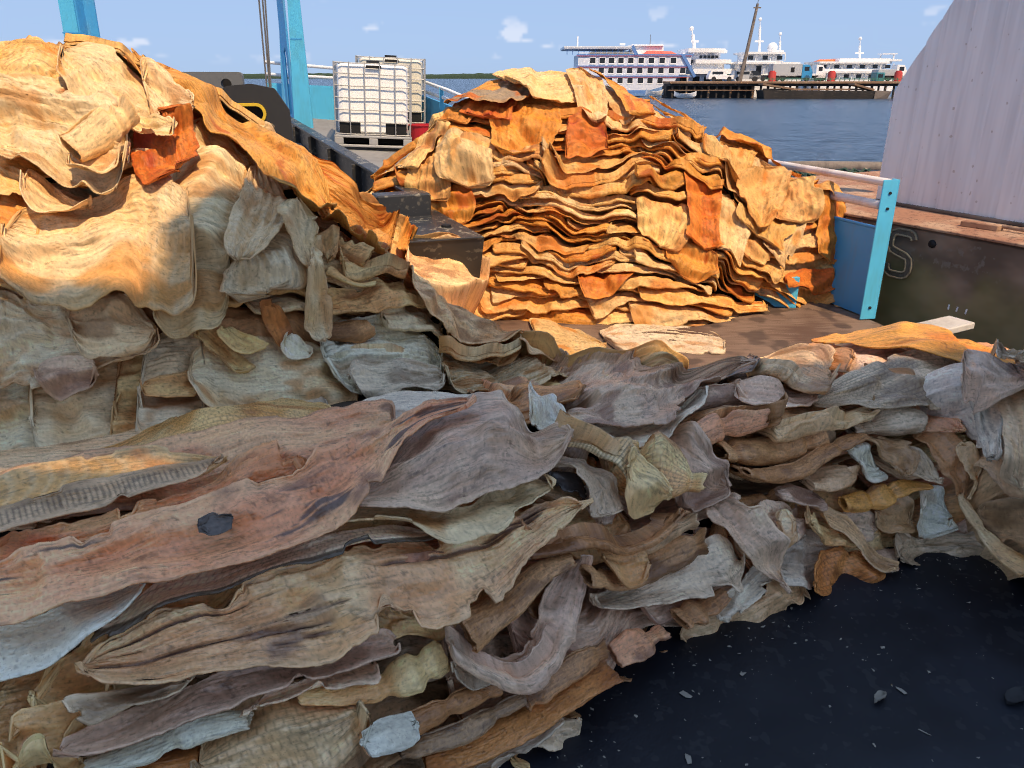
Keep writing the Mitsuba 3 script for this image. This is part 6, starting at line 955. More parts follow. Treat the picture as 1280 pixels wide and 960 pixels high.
H(LEFT, 'fold', [(0.011, 0.433), (0.256, 0.417), (0.502, 0.345), (0.748, 0.315)], [(-0.053, 0.035), (0.192, 0.019), (0.438, -0.053), (0.684, -0.084)], 'grey tan', 'grey tan folded hide halfway up on the left heap, middle', lift=0.03)
H(LEFT, 'fold', [(-0.894, 0.616), (-0.639, 0.508), (-0.384, 0.707), (-0.129, 0.606)], [(-0.899, 0.249), (-0.644, 0.141), (-0.389, 0.339), (-0.134, 0.239)], 'drab cream', 'dull cream folded hide halfway up on the left heap, left part', lift=0.03, rag=1.4)
H(LEFT, 'fold', [(-0.320, 0.474), (-0.043, 0.469), (0.234, 0.433), (0.511, 0.389)], [(-0.358, 0.103), (-0.081, 0.097), (0.196, 0.061), (0.473, 0.018)], 'brown', '', lift=0.03, rag=1.4, mesh=False)
H(LEFT, 'sheet', [(-0.674, 0.556), (-0.309, 0.585), (0.056, 0.410), (0.421, 0.238)], [(-0.789, 0.159), (-0.424, 0.189), (-0.059, 0.014), (0.306, -0.158)], 'cream', '', lift=0.03, rag=1.4, mesh=False)
H(LEFT, 'fold', [(0.141, 0.508), (0.446, 0.256), (0.750, 0.250), (1.055, 0.148)], [(-0.019, 0.102), (0.286, -0.150), (0.590, -0.156), (0.895, -0.258)], 'cream', 'cream folded hide halfway up on the left heap, right part', lift=0.03)
H(LEFT, 'sheet', [(-1.172, 0.751), (-0.817, 0.494), (-0.461, 0.438), (-0.105, 0.294)], [(-1.387, 0.249), (-1.032, -0.008), (-0.676, -0.064), (-0.320, -0.208)], 'cream', '', lift=0.03, rag=1.4, mesh=False)
H(LEFT, 'sheet', [(-0.502, 0.593), (-0.224, 0.411), (0.053, 0.462), (0.331, 0.503)], [(-0.550, 0.153), (-0.272, -0.029), (0.005, 0.022), (0.283, 0.063)], 'cream', '', lift=0.03, mesh=False)
H(LEFT, 'sheet', [(-1.289, 0.793), (-0.943, 0.753), (-0.597, 0.632), (-0.251, 0.454)], [(-1.429, 0.364), (-1.083, 0.325), (-0.737, 0.203), (-0.391, 0.025)], 'white', 'lower white flat hide halfway up on the left heap, left part', lift=0.03, rag=1.4)
H(LEFT, 'sheet', [(-0.603, 1.182), (-0.312, 1.254), (-0.020, 0.665), (0.272, 1.011)], [(-0.698, 0.696), (-0.407, 0.768), (-0.115, 0.179), (0.177, 0.525)], 'white', '', lift=0.03, rag=1.4, mesh=False)
H(LEFT, 'sheet', [(-0.869, 1.067), (-0.554, 1.041), (-0.239, 0.951), (0.075, 0.959)], [(-0.918, 0.636), (-0.603, 0.610), (-0.289, 0.519), (0.026, 0.528)], 'orange', 'orange flat hide halfway up on the left heap, left part', lift=0.03)
H(LEFT, 'sheet', [(-1.262, 1.394), (-0.907, 1.394), (-0.552, 1.237), (-0.197, 1.180)], [(-1.356, 0.923), (-1.001, 0.924), (-0.646, 0.767), (-0.291, 0.710)], 'orange', '', lift=0.03, rag=1.4, mesh=False)
H(LEFT, 'fold', [(-0.487, 1.215), (-0.111, 1.052), (0.264, 1.013), (0.640, 0.888)], [(-0.629, 0.723), (-0.254, 0.561), (0.122, 0.522), (0.498, 0.397)], 'cream', 'cream folded hide high on the left heap, middle', lift=0.03, rag=1.4)
H(LEFT, 'sheet', [(-1.342, 1.674), (-0.995, 1.449), (-0.649, 1.563), (-0.302, 1.401)], [(-1.479, 1.151), (-1.132, 0.927), (-0.785, 1.041), (-0.439, 0.879)], 'white', '', lift=0.03, mesh=False)
H(LEFT, 'fold', [(-0.633, 1.489), (-0.342, 1.328), (-0.051, 1.326), (0.240, 1.193)], [(-0.780, 1.056), (-0.488, 0.896), (-0.197, 0.894), (0.094, 0.761)], 'orange', 'orange folded hide high on the left heap, left part', lift=0.03, rag=1.4)
H(LEFT, 'sheet', [(-0.535, 1.920), (-0.224, 1.659), (0.087, 1.680), (0.397, 1.549)], [(-0.733, 1.420), (-0.423, 1.159), (-0.112, 1.181), (0.199, 1.049)], 'cream', '', lift=0.03, rag=1.4, mesh=False)
H(LEFT, 'sheet', [(-1.304, 2.095), (-0.908, 2.089), (-0.512, 2.097), (-0.116, 1.954)], [(-1.366, 1.570), (-0.970, 1.564), (-0.574, 1.571), (-0.178, 1.429)], 'pale orange', '', lift=0.03, rag=1.4, mesh=False)
H(LEFT, 'fold', [(-0.261, 2.026), (0.070, 1.977), (0.402, 1.797), (0.734, 1.691)], [(-0.399, 1.619), (-0.067, 1.570), (0.265, 1.389), (0.596, 1.284)], 'pale orange', 'pale orange folded hide high on the left heap, middle', lift=0.03, rag=1.4)
H(FRONT, 'fold', [(-1.676, -0.468), (-1.422, -0.349), (-1.167, -0.311), (-0.913, -0.373)], [(-1.645, -0.724), (-1.390, -0.605), (-1.136, -0.568), (-0.881, -0.630)], 'olive', '', lift=0.02, mesh=False)
H(FRONT, 'roll', [(-1.062, -0.563), (-0.844, -0.533), (-0.627, -0.509), (-0.409, -0.462)], [(-1.044, -0.684), (-0.826, -0.653), (-0.608, -0.629), (-0.390, -0.582)], 'olive', '', lift=0.02, rag=1.4, mesh=False)
H(FRONT, 'fold', [(-1.682, -0.413), (-1.365, -0.445), (-1.047, -0.332), (-0.730, -0.352)], [(-1.664, -0.685), (-1.347, -0.716), (-1.030, -0.603), (-0.713, -0.623)], 'olive', '', lift=0.02, rag=1.4, mesh=False)
H(FRONT, 'sheet', [(-1.004, -0.236), (-0.694, -0.258), (-0.383, -0.360), (-0.072, -0.315)], [(-1.034, -0.582), (-0.723, -0.604), (-0.412, -0.707), (-0.102, -0.662)], 'grey', 'upper grey flat hide near the foot of the front heap, centre', lift=0.02)
H(FRONT, 'fold', [(-1.641, -0.305), (-1.360, -0.279), (-1.079, -0.066), (-0.797, -0.065)], [(-1.566, -0.568), (-1.285, -0.542), (-1.004, -0.329), (-0.723, -0.328)], 'dark brown', '', lift=0.02, mesh=False)
H(FRONT, 'fold', [(-0.937, -0.324), (-0.709, -0.221), (-0.482, -0.247), (-0.254, -0.251)], [(-0.909, -0.584), (-0.682, -0.481), (-0.454, -0.507), (-0.227, -0.511)], 'olive', 'olive folded hide near the foot of the front heap, centre', lift=0.02, rag=1.4)
H(FRONT, 'fold', [(-0.444, -0.209), (-0.201, -0.215), (0.043, -0.154), (0.286, -0.065)], [(-0.389, -0.484), (-0.146, -0.490), (0.097, -0.429), (0.340, -0.340)], 'brown', 'brown folded hide near the foot of the front heap, centre', lift=0.02)
H(FRONT, 'roll', [(-2.039, -0.304), (-1.806, -0.188), (-1.573, -0.157), (-1.340, -0.121)], [(-2.016, -0.393), (-1.783, -0.277), (-1.550, -0.245), (-1.317, -0.209)], 'mauve grey', '', lift=0.02, rag=1.4, mesh=False)
H(FRONT, 'fold', [(-1.524, -0.061), (-1.312, -0.023), (-1.100, -0.013), (-0.888, -0.042)], [(-1.513, -0.415), (-1.301, -0.377), (-1.089, -0.367), (-0.877, -0.396)], 'tan', 'tan folded hide near the foot of the front heap, left part', lift=0.02, rag=1.4)
H(FRONT, 'fold', [(-1.084, -0.048), (-0.889, -0.002), (-0.693, 0.029), (-0.498, 0.049)], [(-1.031, -0.371), (-0.835, -0.326), (-0.640, -0.294), (-0.445, -0.274)], 'grey', 'grey folded hide near the foot of the front heap, centre', lift=0.02)
H(FRONT, 'sheet', [(-0.580, -0.177), (-0.324, -0.117), (-0.068, -0.118), (0.189, -0.103)], [(-0.552, -0.477), (-0.295, -0.417), (-0.039, -0.418), (0.218, -0.403)], 'mauve grey', 'mauve grey flat hide near the foot of the front heap, centre', lift=0.02)
H(FRONT, 'sheet', [(-0.029, -0.144), (0.249, -0.054), (0.526, -0.282), (0.804, -0.136)], [(-0.026, -0.453), (0.252, -0.363), (0.529, -0.591), (0.807, -0.445)], 'brown', 'brown flat hide near the foot of the front heap, right part', lift=0.02, rag=1.4)
H(FRONT, 'fold', [(0.598, -0.033), (0.866, -0.138), (1.134, 0.079), (1.403, 0.035)], [(0.627, -0.381), (0.895, -0.487), (1.164, -0.269), (1.432, -0.314)], 'olive', '', lift=0.02, mesh=False)
H(FRONT, 'roll', [(-1.781, -0.194), (-1.589, -0.197), (-1.398, -0.261), (-1.207, -0.197)], [(-1.782, -0.324), (-1.590, -0.327), (-1.399, -0.391), (-1.207, -0.327)], 'dark brown', 'lower dark brown rolled hide near the foot of the front heap, left part', lift=0.02, rag=1.4)
H(FRONT, 'fold', [(-1.428, 0.273), (-1.223, 0.213), (-1.018, 0.320), (-0.813, 0.337)], [(-1.392, -0.072), (-1.187, -0.132), (-0.982, -0.025), (-0.777, -0.008)], 'brown', '', lift=0.02, rag=1.4, mesh=False)
H(FRONT, 'roll', [(-0.893, -0.158), (-0.648, -0.085), (-0.404, -0.097), (-0.159, -0.014)], [(-0.876, -0.247), (-0.631, -0.175), (-0.386, -0.186), (-0.141, -0.104)], 'brown', '', lift=0.02, mesh=False)
H(FRONT, 'fold', [(-0.379, -0.033), (-0.116, -0.096), (0.148, 0.050), (0.412, 0.007)], [(-0.364, -0.333), (-0.101, -0.396), (0.163, -0.250), (0.427, -0.293)], 'mauve grey', 'mauve grey folded hide near the foot of the front heap, centre', lift=0.02, rag=1.4)
H(FRONT, 'fold', [(0.101, -0.002), (0.304, 0.040), (0.507, 0.016), (0.710, 0.133)], [(0.161, -0.272), (0.364, -0.229), (0.567, -0.254), (0.770, -0.137)], 'mauve grey', 'lower mauve grey folded hide on the face of the front heap, right part', lift=0.02)
H(FRONT, 'fold', [(0.646, 0.095), (0.867, 0.062), (1.088, 0.245), (1.309, 0.169)], [(0.682, -0.233), (0.903, -0.266), (1.125, -0.083), (1.346, -0.159)], 'pinkish brown', 'pinkish brown folded hide on the face of the front heap, right part', lift=0.02, rag=1.4)
H(FRONT, 'fold', [(1.113, 0.046), (1.418, 0.188), (1.723, 0.189), (2.028, 0.314)], [(1.195, -0.234), (1.500, -0.092), (1.805, -0.090), (2.110, 0.034)], 'tan', 'upper tan folded hide on the face of the front heap, right part', lift=0.02, rag=1.4)
H(FRONT, 'roll', [(-1.610, -0.020), (-1.345, -0.064), (-1.081, -0.142), (-0.816, -0.086)], [(-1.620, -0.146), (-1.356, -0.190), (-1.091, -0.269), (-0.827, -0.212)], 'dark brown', 'upper dark brown rolled hide near the foot of the front heap, left part', lift=0.02, rag=1.4)
H(FRONT, 'sheet', [(-0.934, 0.254), (-0.631, 0.154), (-0.327, 0.272), (-0.023, 0.255)], [(-0.934, -0.087), (-0.630, -0.187), (-0.326, -0.069), (-0.023, -0.086)], 'tan', 'tan flat hide on the face of the front heap, centre', lift=0.02, rag=1.4)
H(FRONT, 'sheet', [(-0.347, 0.138), (-0.152, 0.186), (0.043, 0.309), (0.238, 0.195)], [(-0.314, -0.194), (-0.119, -0.145), (0.075, -0.022), (0.270, -0.137)], 'brown', 'brown flat hide on the face of the front heap, centre', lift=0.02)
H(FRONT, 'roll', [(0.137, 0.014), (0.387, -0.073), (0.637, 0.104), (0.887, -0.075)], [(0.125, -0.086), (0.375, -0.172), (0.625, 0.005), (0.875, -0.174)], 'brown', 'lowest brown rolled hide on the face of the front heap, right part', lift=0.02)
H(FRONT, 'sheet', [(0.584, 0.161), (0.801, 0.191), (1.019, 0.264), (1.236, 0.263)], [(0.623, -0.091), (0.841, -0.060), (1.058, 0.013), (1.275, 0.011)], 'grey tan', 'lowest grey tan flat hide on the face of the front heap, right part', lift=0.02)
H(FRONT, 'roll', [(1.170, -0.107), (1.491, -0.109), (1.812, -0.052), (2.132, 0.001)], [(1.184, -0.234), (1.505, -0.235), (1.826, -0.178), (2.147, -0.125)], 'mauve grey', 'mauve grey rolled hide on the face of the front heap, right part', lift=0.02)
H(FRONT, 'fold', [(1.763, 0.021), (1.974, 0.025), (2.185, 0.120), (2.396, 0.212)], [(1.860, -0.300), (2.071, -0.296), (2.282, -0.201), (2.493, -0.109)], 'tan', '', lift=0.02, mesh=False)
H(FRONT, 'sheet', [(-2.080, 0.161), (-1.847, 0.183), (-1.615, 0.235), (-1.382, 0.226)], [(-2.056, -0.091), (-1.824, -0.068), (-1.591, -0.017), (-1.358, -0.025)], 'pinkish brown', '', lift=0.02, rag=1.4, mesh=False)
H(FRONT, 'sheet', [(-1.542, 0.218), (-1.293, 0.243), (-1.043, 0.333), (-0.794, 0.341)], [(-1.493, -0.085), (-1.243, -0.060), (-0.994, 0.030), (-0.744, 0.038)], 'tan', 'tan flat hide on the face of the front heap, left part', lift=0.02, rag=1.4)
H(FRONT, 'fold', [(-0.840, 0.220), (-0.626, 0.230), (-0.411, 0.202), (-0.196, 0.216)], [(-0.842, -0.057), (-0.627, -0.048), (-0.412, -0.076), (-0.197, -0.061)], 'pinkish brown', 'pinkish brown folded hide on the face of the front heap, centre', lift=0.02, rag=1.4)
H(FRONT, 'sheet', [(-0.383, 0.264), (-0.082, 0.304), (0.218, 0.339), (0.519, 0.385)], [(-0.344, -0.026), (-0.043, 0.013), (0.257, 0.049), (0.558, 0.094)], 'mauve grey', 'mauve grey flat hide on the face of the front heap, centre', lift=0.02)
H(FRONT, 'fold', [(0.240, 0.394), (0.444, 0.524), (0.647, 0.451), (0.851, 0.487)], [(0.283, 0.116), (0.486, 0.245), (0.690, 0.173), (0.893, 0.209)], 'mauve grey', '', lift=0.02, mesh=False)
H(FRONT, 'roll', [(0.702, 0.053), (1.016, 0.212), (1.330, 0.121), (1.644, 0.210)], [(0.723, -0.070), (1.037, 0.088), (1.351, -0.002), (1.665, 0.087)], 'tan', 'tan rolled hide on the face of the front heap, right part', lift=0.02)
H(FRONT, 'sheet', [(1.300, 0.400), (1.536, 0.397), (1.771, 0.553), (2.006, 0.546)], [(1.368, 0.072), (1.603, 0.070), (1.838, 0.225), (2.073, 0.218)], 'pinkish brown', 'pinkish brown flat hide on top of the front heap, right part', lift=0.02)
H(FRONT, 'sheet', [(1.811, 0.427), (2.029, 0.424), (2.247, 0.370), (2.466, 0.553)], [(1.878, 0.078), (2.096, 0.074), (2.315, 0.020), (2.533, 0.204)], 'grey', '', lift=0.02, rag=1.4, mesh=False)
H(FRONT, 'sheet', [(-1.798, 0.350), (-1.547, 0.432), (-1.296, 0.517), (-1.044, 0.435)], [(-1.769, 0.093), (-1.518, 0.175), (-1.267, 0.260), (-1.015, 0.178)], 'pinkish brown', '', lift=0.02, rag=1.4, mesh=False)
H(FRONT, 'roll', [(-1.217, 0.199), (-0.902, 0.159), (-0.587, 0.252), (-0.272, 0.315)], [(-1.205, 0.102), (-0.890, 0.062), (-0.575, 0.155), (-0.260, 0.218)], 'tan', 'tan rolled hide on the face of the front heap, centre', lift=0.02, rag=1.4)
H(FRONT, 'fold', [(-0.520, 0.352), (-0.308, 0.456), (-0.096, 0.294), (0.116, 0.372)], [(-0.510, 0.019), (-0.298, 0.123), (-0.086, -0.039), (0.126, 0.039)], 'tan', 'tan folded hide on the face of the front heap, centre', lift=0.02)
H(FRONT, 'roll', [(-0.096, 0.294), (0.220, 0.308), (0.535, 0.347), (0.850, 0.413)], [(-0.081, 0.175), (0.235, 0.189), (0.550, 0.228), (0.865, 0.293)], 'grey', '', lift=0.02, rag=1.4, mesh=False)
H(FRONT, 'sheet', [(0.599, 0.512), (0.805, 0.488), (1.010, 0.500), (1.216, 0.574)], [(0.633, 0.175), (0.839, 0.151), (1.044, 0.163), (1.250, 0.237)], 'dark brown', 'dark brown flat hide on top of the front heap, right part', lift=0.02, rag=1.4)
H(FRONT, 'sheet', [(1.047, 0.450), (1.248, 0.605), (1.448, 0.455), (1.648, 0.574)], [(1.115, 0.124), (1.315, 0.279), (1.515, 0.129), (1.715, 0.248)], 'grey tan', 'grey tan flat hide on top of the front heap, right part', lift=0.02, rag=1.4)
H(FRONT, 'sheet', [(1.458, 0.463), (1.655, 0.480), (1.852, 0.424), (2.049, 0.560)], [(1.510, 0.143), (1.707, 0.160), (1.904, 0.104), (2.101, 0.239)], 'tan', 'lower tan flat hide on top of the front heap, right part', lift=0.02)
H(FRONT, 'sheet', [(-1.693, 0.560), (-1.391, 0.438), (-1.089, 0.452), (-0.787, 0.581)], [(-1.686, 0.275), (-1.384, 0.152), (-1.082, 0.167), (-0.780, 0.296)], 'grey tan', 'grey tan flat hide on the face of the front heap, left part', lift=0.02)
H(FRONT, 'sheet', [(-0.986, 0.681), (-0.743, 0.653), (-0.500, 0.574), (-0.258, 0.631)], [(-1.010, 0.334), (-0.767, 0.306), (-0.524, 0.226), (-0.282, 0.283)], 'tan', '', lift=0.02, mesh=False)
H(FRONT, 'sheet', [(-0.505, 0.522), (-0.245, 0.628), (0.016, 0.689), (0.277, 0.711)], [(-0.433, 0.221), (-0.172, 0.327), (0.089, 0.388), (0.350, 0.410)], 'pinkish brown', '', lift=0.02, rag=1.4, mesh=False)
H(FRONT, 'fold', [(0.109, 0.498), (0.320, 0.451), (0.530, 0.508), (0.740, 0.502)], [(0.111, 0.234), (0.321, 0.188), (0.532, 0.244), (0.742, 0.238)], 'grey tan', 'grey tan folded hide on top of the front heap, right part', lift=0.02)
H(FRONT, 'sheet', [(0.502, 0.550), (0.801, 0.566), (1.100, 0.663), (1.399, 0.737)], [(0.557, 0.286), (0.856, 0.301), (1.155, 0.398), (1.454, 0.473)], 'brown', 'lower brown flat hide on top of the front heap, right part', lift=0.02, rag=1.4)
H(FRONT, 'sheet', [(1.164, 0.526), (1.387, 0.624), (1.611, 0.505), (1.834, 0.659)], [(1.214, 0.277), (1.437, 0.375), (1.660, 0.256), (1.884, 0.410)], 'tan', 'upper tan flat hide on top of the front heap, right part', lift=0.02, rag=1.4)
H(FRONT, 'fold', [(1.755, 0.543), (1.958, 0.515), (2.162, 0.534), (2.366, 0.531)], [(1.748, 0.199), (1.952, 0.172), (2.155, 0.190), (2.359, 0.187)], 'brown', '', lift=0.02, rag=1.4, mesh=False)
H(FRONT, 'roll', [(-0.981, 0.373), (-0.728, 0.291), (-0.476, 0.327), (-0.223, 0.345)], [(-0.984, 0.280), (-0.732, 0.197), (-0.479, 0.234), (-0.227, 0.252)], 'dark brown', '', lift=0.02, mesh=False)
H(FRONT, 'roll', [(-0.390, 0.379), (-0.127, 0.342), (0.135, 0.561), (0.397, 0.553)], [(-0.360, 0.246), (-0.098, 0.209), (0.164, 0.428), (0.427, 0.420)], 'dark brown', 'dark brown rolled hide on top of the front heap, centre', lift=0.02)
H(FRONT, 'sheet', [(0.250, 0.649), (0.579, 0.647), (0.907, 0.802), (1.236, 0.706)], [(0.266, 0.372), (0.595, 0.370), (0.923, 0.525), (1.251, 0.429)], 'grey', '', lift=0.02, rag=1.4, mesh=False)
H(FRONT, 'roll', [(0.952, 0.471), (1.260, 0.363), (1.568, 0.469), (1.876, 0.526)], [(0.958, 0.362), (1.266, 0.254), (1.574, 0.360), (1.882, 0.417)], 'pinkish brown', 'upper pinkish brown rolled hide on top of the front heap, right part', lift=0.02)
H(FRONT, 'fold', [(1.651, 0.786), (1.897, 0.689), (2.142, 0.712), (2.388, 0.706)], [(1.615, 0.452), (1.861, 0.355), (2.106, 0.378), (2.352, 0.372)], 'pinkish brown', 'pinkish brown folded hide on top of the front heap, right part', lift=0.02)
H(FRONT, 'roll', [(0.211, 0.630), (0.514, 0.648), (0.816, 0.655), (1.119, 0.647)], [(0.214, 0.500), (0.516, 0.518), (0.819, 0.525), (1.121, 0.517)], 'mauve grey', 'mauve grey rolled hide on top of the front heap, right part', lift=0.02, rag=1.4)
H(SIDE, 'sheet', [(0.300, -0.226), (0.501, -0.389), (0.702, -0.324), (0.903, -0.402)], [(0.213, -0.524), (0.414, -0.687), (0.615, -0.622), (0.816, -0.700)], 'bluish grey', 'third highest bluish grey flat hide on the right pile', lift=0.02, rag=1.4)
H(SIDE, 'sheet', [(0.741, -0.201), (0.910, -0.280), (1.079, -0.306), (1.248, -0.286)], [(0.690, -0.505), (0.859, -0.585), (1.028, -0.610), (1.197, -0.591)], 'grey', 'lowest grey flat hide on the right pile', lift=0.02, rag=1.4)
H(SIDE, 'sheet', [(0.220, -0.141), (0.440, -0.166), (0.661, -0.117), (0.882, -0.092)], [(0.243, -0.454), (0.463, -0.479), (0.684, -0.431), (0.905, -0.405)], 'grey tan', 'lowest grey tan flat hide on the right pile', lift=0.02)
H(SIDE, 'sheet', [(0.861, -0.072), (1.036, -0.012), (1.210, -0.136), (1.385, -0.146)], [(0.801, -0.495), (0.976, -0.435), (1.150, -0.559), (1.324, -0.570)], 'bluish grey', 'lowest bluish grey flat hide on the right pile', lift=0.02, rag=1.4)
H(SIDE, 'sheet', [(0.020, 0.041), (0.206, 0.050), (0.391, 0.107), (0.577, 0.023)], [(0.010, -0.267), (0.195, -0.258), (0.381, -0.202), (0.566, -0.286)], 'grey tan', 'fourth highest grey tan flat hide on the right pile', lift=0.02)
H(SIDE, 'sheet', [(0.398, 0.023), (0.590, 0.073), (0.781, 0.186), (0.973, -0.001)], [(0.384, -0.318), (0.575, -0.268), (0.767, -0.154), (0.959, -0.342)], 'grey', 'fourth highest grey flat hide on the right pile', lift=0.02)
H(SIDE, 'sheet', [(0.928, 0.211), (1.097, 0.207), (1.266, 0.145), (1.435, 0.028)], [(0.778, -0.207), (0.947, -0.211), (1.116, -0.273), (1.285, -0.390)], 'grey', 'sixth highest grey flat hide on the right pile', lift=0.02, rag=1.4)
H(SIDE, 'sheet', [(-0.278, 0.189), (-0.069, -0.052), (0.141, 0.024), (0.350, 0.047)], [(-0.369, -0.214), (-0.160, -0.456), (0.050, -0.380), (0.259, -0.356)], 'grey tan', 'fifth highest grey tan flat hide on the right pile', lift=0.02, rag=1.4)
H(SIDE, 'sheet', [(0.157, 0.248), (0.339, 0.164), (0.522, 0.169), (0.704, 0.080)], [(0.055, -0.085), (0.237, -0.169), (0.420, -0.164), (0.602, -0.253)], 'bluish grey', 'second highest bluish grey flat hide on the right pile', lift=0.02)
H(SIDE, 'sheet', [(0.638, 0.312), (0.858, 0.211), (1.077, -0.024), (1.297, 0.095)], [(0.502, -0.105), (0.721, -0.205), (0.941, -0.440), (1.160, -0.321)], 'grey tan', 'sixth highest grey tan flat hide on the right pile', lift=0.02)
H(SIDE, 'sheet', [(1.050, 0.269), (1.215, 0.234), (1.380, 0.121), (1.545, 0.178)], [(0.977, -0.128), (1.142, -0.163), (1.307, -0.276), (1.472, -0.219)], 'grey', 'fifth highest grey flat hide on the right pile', lift=0.02)
H(SIDE, 'sheet', [(-0.761, 0.431), (-0.555, 0.360), (-0.348, 0.269), (-0.142, 0.284)], [(-0.860, 0.014), (-0.653, -0.056), (-0.447, -0.148), (-0.241, -0.133)], 'grey tan', '', lift=0.02, rag=1.4, mesh=False)
H(SIDE, 'sheet', [(-0.284, 0.359), (-0.065, 0.366), (0.153, 0.218), (0.371, 0.137)], [(-0.390, 0.047), (-0.171, 0.054), (0.047, -0.094), (0.265, -0.175)], 'grey tan', 'second highest grey tan flat hide on the right pile', lift=0.02)
H(SIDE, 'sheet', [(0.306, 0.433), (0.461, 0.436), (0.617, 0.248), (0.772, 0.226)], [(0.136, 0.051), (0.292, 0.053), (0.447, -0.134), (0.603, -0.156)], 'grey tan', 'third highest grey tan flat hide on the right pile', lift=0.02)
H(SIDE, 'sheet', [(0.641, 0.544), (0.852, 0.429), (1.063, 0.497), (1.274, 0.399)], [(0.551, 0.149), (0.762, 0.035), (0.973, 0.102), (1.184, 0.005)], 'grey', 'topmost grey flat hide on the right pile', lift=0.02)
H(SIDE, 'sheet', [(-0.791, 0.488), (-0.578, 0.549), (-0.365, 0.305), (-0.152, 0.379)], [(-0.843, 0.182), (-0.630, 0.243), (-0.417, -0.001), (-0.204, 0.073)], 'grey', '', lift=0.02, rag=1.4, mesh=False)
H(SIDE, 'sheet', [(-0.296, 0.453), (-0.086, 0.474), (0.124, 0.296), (0.333, 0.361)], [(-0.346, 0.106), (-0.136, 0.128), (0.073, -0.051), (0.283, 0.015)], 'bluish grey', 'topmost bluish grey flat hide on the right pile', lift=0.02, rag=1.4)
H(SIDE, 'sheet', [(0.125, 0.470), (0.303, 0.356), (0.482, 0.505), (0.660, 0.416)], [(0.091, 0.128), (0.269, 0.015), (0.448, 0.163), (0.626, 0.075)], 'grey tan', 'topmost grey tan flat hide on the right pile', lift=0.02, rag=1.4)
H(SIDE, 'sheet', [(0.633, 0.538), (0.840, 0.437), (1.046, 0.449), (1.253, 0.296)], [(0.470, 0.123), (0.677, 0.021), (0.884, 0.034), (1.090, -0.120)], 'grey', 'second highest grey flat hide on the right pile', lift=0.02, rag=1.4)
H(SIDE, 'sheet', [(1.001, 0.572), (1.187, 0.591), (1.373, 0.441), (1.559, 0.470)], [(0.944, 0.255), (1.129, 0.273), (1.315, 0.124), (1.501, 0.153)], 'grey', 'third highest grey flat hide on the right pile', lift=0.02)
H(DECK, 'sheet', [(0.131, 6.036), (0.319, 5.880), (0.660, 5.478)], [(0.279, 5.039), (0.504, 5.069), (0.692, 5.241)], 'pale orange', 'pale orange flat hide lying flat on the deck at the foot of the orange heap', rag=1.5)
H(DECK, 'fold', [(0.685, 5.715), (1.019, 5.858), (1.357, 5.774), (1.575, 5.613)], [(0.781, 5.258), (0.923, 5.241), (1.235, 5.187), (1.518, 5.153)], 'white', 'white folded hide lying on the brown deck in front of the orange heap', rag=2, rho=0.02)
H(LEFT, 'sheet', [(-0.906, -0.352), (-0.774, -0.378), (-0.668, -0.375)], [(-0.941, -0.807), (-0.792, -0.845), (-0.660, -0.857)], 'drab cream', 'dull cream flat hide low on the left heap, left part', lift=0.02)
H(LEFT, 'sheet', [(-0.733, -0.340), (-0.548, -0.369), (-0.355, -0.408)], [(-0.714, -0.849), (-0.562, -0.874), (-0.417, -0.850)], 'drab cream', 'dull cream smooth pale sheet at the foot of the left heap by the golden hide', lift=0.03, wr=0.6)
H(LEFT, 'sheet', [(-0.386, -0.425), (-0.277, -0.418)], [(-0.464, -0.834), (-0.325, -0.826)], 'tan', 'tan flat hide low on the left heap, left part', lift=0.03)
H(LEFT, 'sheet', [(-0.285, -0.371), (-0.182, -0.342), (-0.040, -0.352)], [(-0.364, -0.827), (-0.248, -0.836), (-0.110, -0.823)], 'drab cream', 'lower dull cream flat hide low on the left heap, middle', lift=0.04)
H(LEFT, 'sheet', [(-0.300, -0.556), (-0.205, -0.533), (-0.094, -0.512)], [(-0.318, -0.647), (-0.226, -0.683), (-0.116, -0.681)], 'tan', 'lowest tan flat hide low on the left heap, middle', lift=0.05)
H(LEFT, 'sheet', [(-0.102, -0.421), (0.100, -0.417), (0.367, -0.429), (0.577, -0.472)], [(-0.138, -0.710), (0.024, -0.800), (0.259, -0.855), (0.501, -0.888)], 'drab cream', 'dull cream smooth bulging sheet low in the middle of the left heap', lift=0.04, wr=0.5)
H(LEFT, 'sheet', [(0.452, -0.406), (0.705, -0.348), (0.954, -0.350), (1.130, -0.365)], [(0.457, -0.745), (0.648, -0.783), (0.806, -0.779), (1.020, -0.714)], 'bluish white', 'bluish white crumpled sheet low on the right of the left heap', lift=0.03, crease=0.8, wr=1.6)
H(LEFT, 'sheet', [(0.535, -0.597), (0.713, -0.612), (0.991, -0.626)], [(0.489, -0.820), (0.683, -0.813), (0.956, -0.811)], 'bluish grey', 'bluish grey flat hide low on the left heap, right part', lift=0.03, wr=1.5)
H(LEFT, 'sheet', [(1.081, -0.533), (1.375, -0.536), (2.400, 0.013), (2.505, -0.189)], [(0.987, -0.841), (1.238, -0.828), (1.507, -0.795), (2.139, -0.504)], 'white', 'white pleated sheet at the right foot of the left heap', lift=0.03, crease=1.2)
H(LEFT, 'roll', [(0.492, -0.350), (0.616, -0.327), (0.742, -0.327)], [(0.492, -0.429), (0.573, -0.464), (0.696, -0.429)], 'brown', 'brown rolled hide low on the left heap, right part')
H(LEFT, 'fold', [(0.796, -0.304), (1.012, -0.266), (1.173, -0.298)], [(0.795, -0.380), (0.978, -0.396), (1.153, -0.382)], 'drab cream', 'third highest dull cream folded hide low on the left heap, right part', lift=0.03)
H(LEFT, 'fold', [(0.515, -0.225), (0.744, -0.181), (1.134, -0.101)], [(0.503, -0.325), (0.710, -0.326), (1.073, -0.279)], 'tan', 'second highest tan folded hide low on the left heap, right part', lift=0.04)
